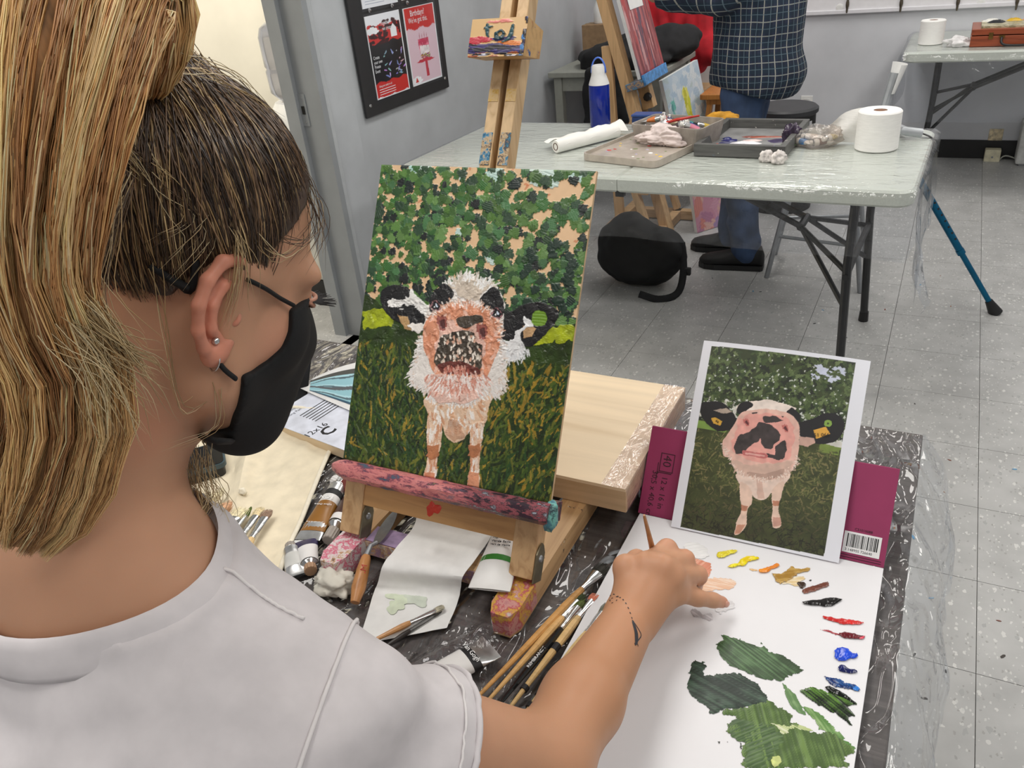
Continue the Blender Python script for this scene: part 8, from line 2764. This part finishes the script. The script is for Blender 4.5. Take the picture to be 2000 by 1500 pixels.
# ---- eyes, lashes, brows
m_eye = plain('eyeball', (226, 222, 216), .15, var=.02)
for s in (-1, 1):
    bm = bmesh.new(); bmesh.ops.create_uvsphere(bm, u_segments=20, v_segments=14, radius=.0118)
    eo = MB().add_bm(bm, Matrix.Translation(V(*hl(s * .033, .073, .012)))).build('eyeball', m_eye, wo, smooth=True)
    Mi_ = HMM @ Matrix.Translation((s * .033, .0843, .010)) @ Matrix.Rotation(-HP, 4, 'X')
    MB().lathe([(.0055, 0), (.004, .0008), (.0, .001)], Mi_, 16).build('iris', plain('iris', (60, 70, 80), .15), eo)
    for up, zz in ((1, .0165), (-1, .0065)):
        pl_ = [V(*hl(s * (.033 + .0145 * math.cos(a)), .073 + .0128 * math.sin(a) ** .7, .012 + up * .0045 * math.sin(a))) for a in [math.pi * k / 14 for k in range(15)]]
        MB().tube(pl_, .0018, 6, cap=True).build('eyelid', plain('eyelid_skin', (196, 142, 118), .5), wo, smooth=True)
    lash = MB()
    rl = np.random.default_rng(4)
    for k in range(34):
        a = math.pi * (.04 + .92 * k / 33)
        p0_ = A((s * (.033 + .015 * math.cos(a)), .074 + .0135 * math.sin(a) ** .7, .0160 - .004 * (1 - math.sin(a))))
        o_ = A((s * .006 * math.cos(a), .007, -.001 + .002 * rl.random()))
        lash.tube([V(*hl(*p0_)), V(*hl(*(p0_ + o_ * .6 + A((0, 0, -.001))))), V(*hl(*(p0_ + o_ * 1.7 + A((0, 0, .001)))))], [.0007, .0005, .0002], 4, cap=False)
    lash.build('eyelashes', m_ink, wo, kind='stuff')
    brow = MB()
    for k in range(90):
        f = rl.random()
        x_ = s * (.018 + .036 * f)
        p0_ = A((x_, .0815 - .020 * f ** 2, .033 + .006 * math.sin(f * 2.6) + .003 * (rl.random() - .5)))
        brow.tube([V(*hl(*p0_)), V(*hl(*(p0_ + A((s * .006, -.001 - .002 * f, .0005 - .003 * f)))))], [.0004, .0002], 3, cap=False)
    brow.build('eyebrow', plain('brow_hair', (70, 52, 42), .6), wo, kind='stuff')
# ---- hair
HC = A((0, -.015, .054)); HR = A((.072, .089, .081))
TIE = A((.004, -.052, .130))
hairline = [hray(602, 325, .03), hray(578, 400, .05), hray(540, 455, .06), hray(505, 505, .066), (.024, .004), (.016, .010), (.006, .034), (-.012, .036), (-.030, .020), (-.038, -.016), (-.058, -.050), (-.11, -.056), (-.25, -.05), (-.25, .3), (.25, .3), (.25, .105)]
HS = SDF((-.62, .19, 1.18), (-.31, .56, 1.50), .0026)
HS.ell(hl(*HC), HR + .0055, HM, 0)
HS.ell(hl(0, .024, .053), A((.061, .054, .060)) + .0045, HM, .02)
HS.ell(hl(*(TIE * A((1, .9, .93)))), (.026, .026, .022), HM, .03)
X, Y, Z = HS.coords()
dx_, dy_, dz_ = X - HO[0], Y - HO[1], Z - HO[2]
ly = dx_ * HM[0, 1] + dy_ * HM[1, 1] + dz_ * HM[2, 1]
lz = dx_ * HM[0, 2] + dy_ * HM[1, 2] + dz_ * HM[2, 2]
HS.f = np.maximum(HS.f, poly_sdf(ly, lz, hairline))
hv, hq = HS.mesh()
hv = relax(hv, hq, 3, .5)
hcol = np.zeros((len(hv), 3)); hcol[:] = (66, 50, 40)
hcol *= (1 + .25 * _lat(hv, .01, 3))[:, None]
m_hair = vcol('hair_fibre', .36, spec=.6, aniso=.4)
hair = np_obj('hair', hv, hq, m_hair, wo, col=lin_np(hcol))
def strands(paths, rad, cols, name, parent, taper=True):
    """paths (n, m, 3); three-sided hairs; cols (n,3) sRGB"""
    n, m, _ = paths.shape
    d = np.zeros_like(paths)
    d[:, 1:-1] = paths[:, 2:] - paths[:, :-2]; d[:, 0] = paths[:, 1] - paths[:, 0]; d[:, -1] = paths[:, -1] - paths[:, -2]
    d /= np.linalg.norm(d, axis=2, keepdims=True) + 1e-12
    ref = A(-_F) + .01
    s1 = np.cross(d, ref); s1 /= np.linalg.norm(s1, axis=2, keepdims=True) + 1e-12
    s2 = np.cross(d, s1)
    tp_ = np.ones(m)
    if taper == 'root':
        tp_ = np.clip(np.linspace(0, 1, m) * 4 + .12, 0, 1)
    elif taper:
        tp_ = np.clip(np.minimum(1, (1 - np.linspace(0, 1, m)) * 3 + .15), 0, 1)
    R_ = rad[:, None] * tp_[None]
    rings = []
    for k in range(3):
        th = 2 * math.pi * k / 3
        rings.append(paths + (s1 * math.cos(th) + s2 * math.sin(th)) * R_[..., None])
    Vt = np.stack(rings, 2)                      # n, m, 3 sides, 3
    idx = np.arange(n * m * 3).reshape(n, m, 3)
    Qs = []
    for k in range(3):
        k2 = (k + 1) % 3
        Qs.append(np.stack([idx[:, :-1, k], idx[:, :-1, k2], idx[:, 1:, k2], idx[:, 1:, k]], -1).reshape(-1, 4))
    col = np.repeat(cols, m * 3, axis=0)
    return np_obj(name, Vt.reshape(-1, 3), np.concatenate(Qs), m_hair, parent, col=lin_np(col), kind='stuff')
rg = np.random.default_rng(77)
def in_poly(x, y, P_):
    c = False
    for i in range(len(P_)):
        xa, ya = P_[i]; xb, yb = P_[i - 1]
        if (ya > y) != (yb > y) and x < (xb - xa) * (y - ya) / (yb - ya) + xa:
            c = not c
    return c
N1 = 5200
roots = []
HL = np.array(hairline[:12])
seg = np.hypot(*(HL[1:] - HL[:-1]).T); cum = np.r_[0, np.cumsum(seg)] / seg.sum()
for i in range(N1):
    s = 1 if rg.random() < .72 else -1
    if rg.random() < .62:                       # along the hairline
        u = rg.random()
        y, z = np.interp(u, cum, HL[:, 0]), np.interp(u, cum, HL[:, 1])
        y -= abs(rg.normal()) * .010; z += rg.normal() * .007 + .003
    else:
        for _ in range(60):
            y, z = rg.uniform(-.09, .075), rg.uniform(-.04, .13)
            if in_poly(y, z, hairline):
                break
    t_ = 1 - ((y - HC[1]) / HR[1]) ** 2 - ((z - HC[2]) / HR[2]) ** 2
    if t_ <= 0:
        x = rg.uniform(-.04, .04)
        sc = 1 / math.sqrt(((y - HC[1]) / HR[1]) ** 2 + ((z - HC[2]) / HR[2]) ** 2 + (x / HR[0]) ** 2)
        y, z = HC[1] + (y - HC[1]) * sc, HC[2] + (z - HC[2]) * sc
        x *= sc
    else:
        x = s * HR[0] * math.sqrt(t_)
    roots.append((x, y, z))
roots = np.array(roots)
m = 12
U0 = (roots - HC) / HR; U0 /= np.linalg.norm(U0, axis=1, keepdims=True)
U1 = (TIE - HC) / HR + rg.normal(size=(N1, 3)) * .10; U1 /= np.linalg.norm(U1, axis=1, keepdims=True)
om = np.arccos(np.clip((U0 * U1).sum(1), -1, .9999))[:, None, None]
tt = np.linspace(0, 1, m)[None, :, None]
sl = (np.sin((1 - tt) * om) * U0[:, None] + np.sin(tt * om) * U1[:, None]) / np.sin(om)
lift = (.0055 + .0032 * rg.random(N1))[:, None, None] + .012 * tt ** 6 + .003 * np.sin(tt * math.pi) * rg.random((N1, 1, 1)) + .0012 * np.sin(tt * (6 + 6 * rg.random((N1, 1, 1))) + 6 * rg.random((N1, 1, 1)))
fall = np.clip((.05 - sl[..., 2:3] * 0), 0, 1) * 0
Pl = HC + sl * (HR + lift)
Pw = Pl @ HM.T + HO
base = np.array([(60, 46, 36), (80, 61, 47), (100, 78, 59), (126, 98, 72), (50, 38, 32)])[rg.integers(5, size=N1)].astype(float)
az = np.arctan2(U0[:, 1], U0[:, 2]) * 9 + U0[:, 0] * 7
blond = (np.sin(az * 2.3) + .7 * np.sin(az * 5.1 + 1) > .9) & (rg.random(N1) < .8)
base[blond] = np.array([(176, 148, 106), (198, 172, 128), (150, 122, 86)])[rg.integers(3, size=blond.sum())]
strands(Pw, .00030 + .00022 * rg.random(N1), base * (.85 + .3 * rg.random((N1, 1))), 'head_strands', hair, 'root')
axp = [(266, 178, .486), (258, 100, .462), (238, 10, .441), (172, -60, .412), (105, 40, .385), (58, 220, .378), (36, 420, .392), (55, 600, .42), (112, 760, .447), (80, 930, .468), (30, 1040, .478)]
ax3 = np.array([tuple(px(*q)) for q in axp])
NS = 18
axis = np.array([tuple(p) for p in smooth_path(ax3, NS)])
wr = np.interp(np.linspace(0, 1, NS), [0, .08, .18, .38, .52, .66, .8, .92, 1], [.012, .026, .034, .046, .038, .031, .036, .034, .022])
tg = np.gradient(axis, axis=0); tg /= np.linalg.norm(tg, axis=1, keepdims=True)
sx_ = np.cross(tg, A(-_F)); sx_ /= np.linalg.norm(sx_, axis=1, keepdims=True); sy_ = np.cross(sx_, tg)
N2 = 9000
rho = np.sqrt(rg.random(N2)) ** .8; phi = rg.random(N2) * 2 * math.pi
ph1, ph2 = rg.random(N2) * 6.28, rg.random(N2) * 6.28
s_ = np.linspace(0, 1, NS)[None]
clump = np.round(phi * 7) / 7
phiv = phi * .45 + clump * .55
ra_ = rho[:, None] * wr[None] * (1 + .10 * np.sin(clump[:, None] * 13 + s_ * 5))
lenf = np.where(rg.random(N2) < .3, rg.uniform(.6, 1, N2), 1.0)
wob_ = .0045 * np.sin(s_ * 10 + clump[:, None] * 17) * (.3 + s_) + .0020 * np.sin(s_ * 23 + ph1[:, None])
twist = phiv[:, None] + .5 * s_
ox = np.cos(twist) * ra_ + wob_; oy = np.sin(twist) * ra_ * .75 + .0016 * np.sin(s_ * 14 + ph2[:, None])
Pp = axis[None] + ox[..., None] * sx_[None] + oy[..., None] * sy_[None]
Pq = Pp.copy()
gi = np.arange(NS)
for k in np.nonzero(lenf < 1)[0]:
    q = gi * lenf[k]
    for c in range(3):
        Pq[k, :, c] = np.interp(q, gi, Pp[k, :, c])
pal = np.array([(240, 198, 138), (246, 212, 156), (222, 174, 114), (250, 224, 178), (204, 152, 98), (242, 200, 138), (230, 188, 130), (172, 124, 80)])
ci = (np.abs(np.sin(clump * 41.3)) * 8).astype(int) % 8
ci = np.where(rg.random(N2) < .45, rg.integers(8, size=N2), ci)
pc_ = np.minimum(252, pal[ci].astype(float) * (.92 + .2 * rg.random((N2, 1))))
inner = rho < .55
pc_[inner] *= .92
strands(Pq, .00034 + .00026 * rg.random(N2), pc_, 'ponytail_strands', hair, True)
core = MB().tube([V(*p) for p in axis], list(wr * .62), 16, flat=.8)
core.build('ponytail_core', plain('hair_core_shade', (160, 118, 74), .6, var=.25, scale=60, stretch=(3, 3, .4)), hair, smooth=True)  # core coloured darker so gaps between strands read as shadow
MB().tube([V(*hl(*(TIE + A((.019 * math.cos(a), .006, .018 * math.sin(a) - .004))))) for a in [2 * math.pi * k / 20 for k in range(21)]], .004, 8, cap=False).build('hair_tie', m_mask, hair, smooth=True)
wl_ = []
wc_ = []
def wisp(pts, n, spread, cols, seed):
    r_ = np.random.default_rng(seed)
    q = np.array(pts, dtype=float)
    base_ = np.array([tuple(p) for p in smooth_path([tuple(px(*p)) for p in pts], 12)])
    for i in range(n):
        o = r_.normal(size=3) * spread
        o2 = r_.normal(size=3) * spread * 2.2
        f = np.linspace(0, 1, 12)[:, None]
        wl_.append(base_ + o * (1 - f) + o2 * f + .0012 * np.sin(f * 9 + i))
        wc_.append(np.array(cols[r_.integers(len(cols))]) * (.9 + .2 * r_.random()))
BL = [(206, 182, 138), (184, 156, 112), (222, 204, 164)]
DKc = [(84, 64, 50), (110, 86, 62)]
wisp([(430, 330, .512), (455, 400, .505), (465, 470, .505), (462, 560, .512), (440, 640, .52)], 16, .0016, BL, 1)
wisp([(420, 330, .512), (440, 420, .503), (475, 500, .51), (478, 570, .52)], 12, .0022, DKc + BL, 2)
wisp([(440, 340, .515), (480, 430, .512), (540, 500, .528), (590, 470, .552)], 7, .0015, DKc + BL, 3)
wisp([(470, 350, .52), (530, 450, .53), (600, 470, .556), (622, 400, .575)], 6, .002, DKc, 4)
wisp([(300, 520, .48), (330, 650, .50), (360, 800, .53), (430, 760, .54)], 4, .002, BL, 5)
wisp([(395, 640, .53), (425, 760, .535), (420, 840, .545), (330, 880, .53)], 4, .0012, BL, 6)
wisp([(150, 560, .41), (210, 640, .42), (260, 690, .44), (290, 720, .45)], 60, .0035, BL, 7)
wisp([(120, 620, .41), (190, 700, .42), (230, 760, .43), (260, 830, .45)], 60, .005, BL, 8)
wisp([(230, 360, .44), (190, 480, .43), (160, 600, .425), (230, 720, .44)], 90, .004, BL + DKc, 9)
wisp([(340, 130, .47), (420, 140, .50), (500, 190, .53), (560, 250, .55)], 5, .002, DKc + BL, 10)
wisp([(350, 90, .45), (390, 110, .47), (460, 150, .50), (520, 220, .53)], 5, .003, BL, 11)
wisp([(385, 880, .60), (395, 940, .61), (415, 990, .62), (380, 1050, .60)], 34, .006, BL, 12)
wisp([(365, 880, .60), (380, 940, .61), (390, 1000, .62), (355, 1050, .60)], 24, .006, BL, 13)
wisp([(250, 300, .46), (320, 380, .475), (370, 440, .49), (330, 480, .485)], 24, .004, BL + DKc, 14)
wisp([(280, 330, .465), (360, 400, .487), (400, 450, .497), (340, 520, .49)], 20, .004, BL + DKc, 15)
wisp([(560, 300, .555), (600, 380, .562), (618, 450, .57), (590, 500, .558)], 14, .003, DKc, 16)
wisp([(580, 300, .56), (612, 380, .57), (622, 420, .575), (628, 500, .585)], 8, .0025, BL + DKc, 17)
wl_ = np.array(wl_); wc_ = np.array(wc_)
strands(wl_, .00022 + .00012 * rg.random(len(wl_)), wc_, 'loose_strands', hair, True)
# ---- lower body on a stool, below the frame
LG = SDF((-.76, .02, .0), (-.2, .85, .80), .0085)
LG.ell((-.485, .245, .64), (.165, .125, .09), k=.03)
for s in (-1, 1):
    hp_ = A((-.485 + s * .085, .27, .62)); kn_ = A((-.485 + s * .11, .66, .60)); an_ = A((-.485 + s * .11, .60, .12))
    LG.cap(hp_, kn_, .082, .06, .03); LG.cap(kn_, an_, .058, .045, .02)
lv, lq = LG.mesh()
np_obj('trousers', lv, lq, plain('dark_denim', (40, 44, 56), .8, var=.12, scale=80), wo)
for s in (-1, 1):
    fo = MB()
    fx_ = -.485 + s * .11
    rows = []
    for y, w_, h_ in ((-.08, .032, .05), (-.06, .04, .085), (0, .042, .09), (.06, .045, .07), (.12, .046, .05), (.16, .038, .04), (.175, .02, .03)):
        rows.append([V(fx_ + w_ * math.cos(a), .62 + y, .012 + max(0, h_ * (.5 + .5 * math.sin(a)))) for a in [2 * math.pi * k / 16 for k in range(16)]])
    fo.grid(rows, closed=True)
    fo.f.append(tuple(range(16))); fo.f.append(tuple(len(fo.v) - 16 + k for k in range(16)))
    fo.build('shoe', m_black, wo, smooth=True)
sb = thing('studio_stool', (-.485, .245, 0), 'round-topped studio stool the woman in the white shirt sits on', 'stool')
MB().lathe([(0, .50), (.16, .50), (.17, .51), (.17, .53), (.16, .54), (0, .542)], Matrix.Translation((-.485, .22, 0)), 28).build('seat', m_black, sb, smooth='auto')
for a in range(4):
    th = math.pi / 4 + a * HP
    MB().tube([V(-.485 + .2 * math.cos(th), .22 + .2 * math.sin(th), 0), V(-.485 + .12 * math.cos(th), .22 + .12 * math.sin(th), .505)], .012, 8).build('leg', m_steel, sb)
# == the man behind the table
def plaid():
    t = NT('plaid_flannel')
    tc = t.n('ShaderNodeTexCoord')
    sx = t.n('ShaderNodeSeparateXYZ')
    nz = t.n('ShaderNodeTexNoise', Scale=5.0, Detail=2.0)
    t.l(tc.outputs['Object'], nz.inputs['Vector'])
    mx = t.n('ShaderNodeMix', _data_type='RGBA', _blend_type='LINEAR_LIGHT')
    mx.inputs[0].default_value = .012
    t.l(tc.outputs['Object'], mx.inputs[6]); t.l(nz.outputs['Color'], mx.inputs[7])
    t.l(mx.outputs[2], sx.inputs[0])
    def ma(op, a, b=None):
        n = t.n('ShaderNodeMath', _operation=op)
        for i, q in enumerate((a, b)):
            if q is None:
                continue
            if isinstance(q, (int, float)):
                n.inputs[i].default_value = q
            else:
                t.l(q, n.inputs[i])
        return n.outputs[0]
    u = ma('MULTIPLY', ma('ARCTAN2', sx.outputs[1], sx.outputs[0]), .19)
    prev = t.ramp(nz.outputs['Fac'], [(.3, (30, 38, 58)), (.7, (42, 52, 74))])
    for src, off, wdt, col in ((u, 0, .5, (24, 34, 50)), (sx.outputs[2], 0, .5, (26, 48, 62)), (u, .25, .07, (176, 176, 166)), (sx.outputs[2], .25, .07, (160, 164, 158)), (u, .72, .05, (96, 116, 128)), (sx.outputs[2], .72, .05, (92, 112, 124))):
        f = ma('FRACT', ma('ADD', ma('MULTIPLY', src, 1 / .052), off + 40))
        k = ma('LESS_THAN', f, wdt)
        m2 = t.n('ShaderNodeMix', _data_type='RGBA')
        t.l(ma('MULTIPLY', k, .8 if wdt < .2 else .5), m2.inputs[0])
        t.l(prev, m2.inputs[6])
        m2.inputs[7].default_value = (*lin(col), 1)
        prev = m2.outputs[2]
    t.l(prev, t.b.inputs['Base Color'])
    t.b.inputs['Roughness'].default_value = .9
    return t.m
mn_ = thing('person', (-.78, 3.76, 0), 'man in navy plaid shirt and jeans standing behind the folding table', 'person')
mc_ = A((-.765, 3.78, 0))
hb = SDF((-1.6, 3.3, -.01), (-.4, 4.2, 1.85), .010)
hb.cap(mc_ + A((0, 0, 1.02)), mc_ + A((.0, 0, 1.35)), .14, .16, .03)
hb.cap(mc_ + A((-.02, 0, 1.42)), mc_ + A((-.05, 0, 1.56)), .055, .055, .03)
hb.ell(mc_ + A((-.07, 0, 1.66)), (.095, .075, .12), None, .02)
hb.cap(mc_ + A((-.165, 0, 1.64)), mc_ + A((-.15, 0, 1.66)), .016, .012, .012)
for s in (-1, 1):
    sh_ = mc_ + A((0, s * .17, 1.36)); el_ = mc_ + A((-.12, s * .20, 1.19)); wr_ = A((-1.18, 3.66, 1.205)) if s < 0 else A((-1.1, 3.9, 1.22))
    hb.chain([sh_, el_, wr_], [.06, .048, .032], .03)
    hb.cap(wr_, wr_ + A((-.05, 0, .05)), .034, .028, .02, flat=((0, 1, 0), .6))
    for k in range(4):
        b0_ = wr_ + A((-.055, (k - 1.5) * .018, .06));
        hb.chain([b0_, b0_ + A((-.03, 0, .025)), b0_ + A((-.055, 0, .02))], [.010, .009, .008], .006)
    hb.chain([wr_ + A((-.03, -s * .03, .03)), wr_ + A((-.06, -s * .045, .05))], [.012, .009], .008)
vv, qq = hb.mesh()
np_obj('body', relax(vv, qq, 2), qq, plain('skin_plain', (196, 150, 124), .5, var=.03), mn_)
hs_ = SDF((-1.0, 3.6, 1.55), (-.65, 3.95, 1.82), .006)
hs_.ell(mc_ + A((-.055, 0, 1.69)), (.098, .083, .105), None, 0)
X, Y, Z = hs_.coords()
hs_.f = np.maximum(hs_.f, ((mc_[0] - .10 - X) - (Z - 1.70) * .4 + 0 * Y).astype(np.float32))
vv, qq = hs_.mesh()
np_obj('hair', vv, qq, plain('grey_hair', (120, 112, 104), .7, var=.2, scale=120), mn_)
jn = SDF((-1.15, 3.4, .03), (-.45, 4.1, 1.0), .009)
jn.ell(mc_ + A((0, 0, .86)), (.165, .15, .12), None, .03)
for hx, kx, fx in ((A((-.80, 3.70, .78)), A((-.79, 3.66, .45)), A((-.745, 3.665, .08))), (A((-.80, 3.86, .78)), A((-.84, 3.86, .45)), A((-.86, 3.87, .08)))):
    jn.chain([hx, kx, fx], [.095, .078, .066], .03)
X, Y, Z = jn.coords()
G = np.stack(np.broadcast_arrays(X, Y, Z * 1.6), -1)
jn.f += (_lat(G, .07, 31) * .008).astype(np.float32)
vv, qq = jn.mesh()
np_obj('jeans', vv, qq, plain('blue_denim', (52, 70, 100), .85, var=.22, scale=14, stretch=(1, 1, .5)), mn_)
ps_ = SDF((-1.35, 3.35, .70), (-.40, 4.2, 1.60), .0085)
ps_.cap(mc_ + A((0, 0, .86)), mc_ + A((0, 0, 1.36)), .195, .185, .03)
ps_.ell(mc_ + A((.01, 0, .86)), (.195, .178, .14), None, .05)
for s in (-1, 1):
    sh_ = mc_ + A((0, s * .17, 1.36)); el_ = mc_ + A((-.12, s * .20, 1.20)); wr_ = A((-1.20, 3.66, 1.20)) if s < 0 else A((-1.09, 3.9, 1.22))
    ps_.chain([sh_, el_, wr_], [.085, .078, .058], .04)
X, Y, Z = ps_.coords()
G = np.stack(np.broadcast_arrays(X, Y, Z * .7), -1)
ps_.f += (_lat(G, .11, 41) * .014 + _lat(G, .05, 42) * .006).astype(np.float32)
hem = .795 + .03 * np.sin((X + .5 * Y) * 9.0)
ps_.f = np.maximum(ps_.f, np.broadcast_to((hem - Z), ps_.f.shape)).astype(np.float32)
ps_.f = np.maximum(ps_.f, np.broadcast_to((-1.165 - X), ps_.f.shape)).astype(np.float32)
vv, qq = ps_.mesh()
so_ = np_obj('plaid_shirt', relax(vv, qq, 2), qq, plaid(), mn_)
for k in range(2):
    MB().lathe([(.007, 0), (.006, .003), (0, .003)], frame(V(-1.15 + .03 * k, 3.66 - .06, 1.18), x=V(1, 0, 0), z=V(0, -1, 0)), 10).build('cuff_button', m_white, so_)
for cx_, cy_, an in ((-.80, 3.655, 0.08), (-.90, 3.87, .1)):
    Ms = Matrix.Translation((cx_, cy_, 0)) @ Matrix.Rotation(math.pi + an, 4, 'Z')
    rows = []
    for x_, w_, h_ in ((-.14, .030, .06), (-.125, .042, .10), (-.06, .046, .115), (0, .048, .085), (.06, .052, .065), (.11, .050, .055), (.145, .036, .045), (.158, .015, .03)):
        rows.append([Ms @ V(x_, w_ * math.cos(a), .010 + h_ * max(0, .5 + .52 * math.sin(a))) for a in [2 * math.pi * k / 18 for k in range(18)]])
    so = MB().grid(rows, closed=True)
    so.f.append(tuple(range(18))); so.f.append(tuple(len(so.v) - 18 + k for k in range(18)))
    o_ = so.build('shoe', plain('black_shoe', (16, 16, 17), .6, var=.15), mn_, smooth=True)
    MB().prism([(-.14, -.03), (-.13, -.042), (.0, -.046), (.08, -.052), (.13, -.044), (.16, -.015), (.16, .015), (.13, .044), (.08, .052), (0, .046), (-.13, .042), (-.14, .03)], .001, .026, Ms).build('sole', m_black, o_)
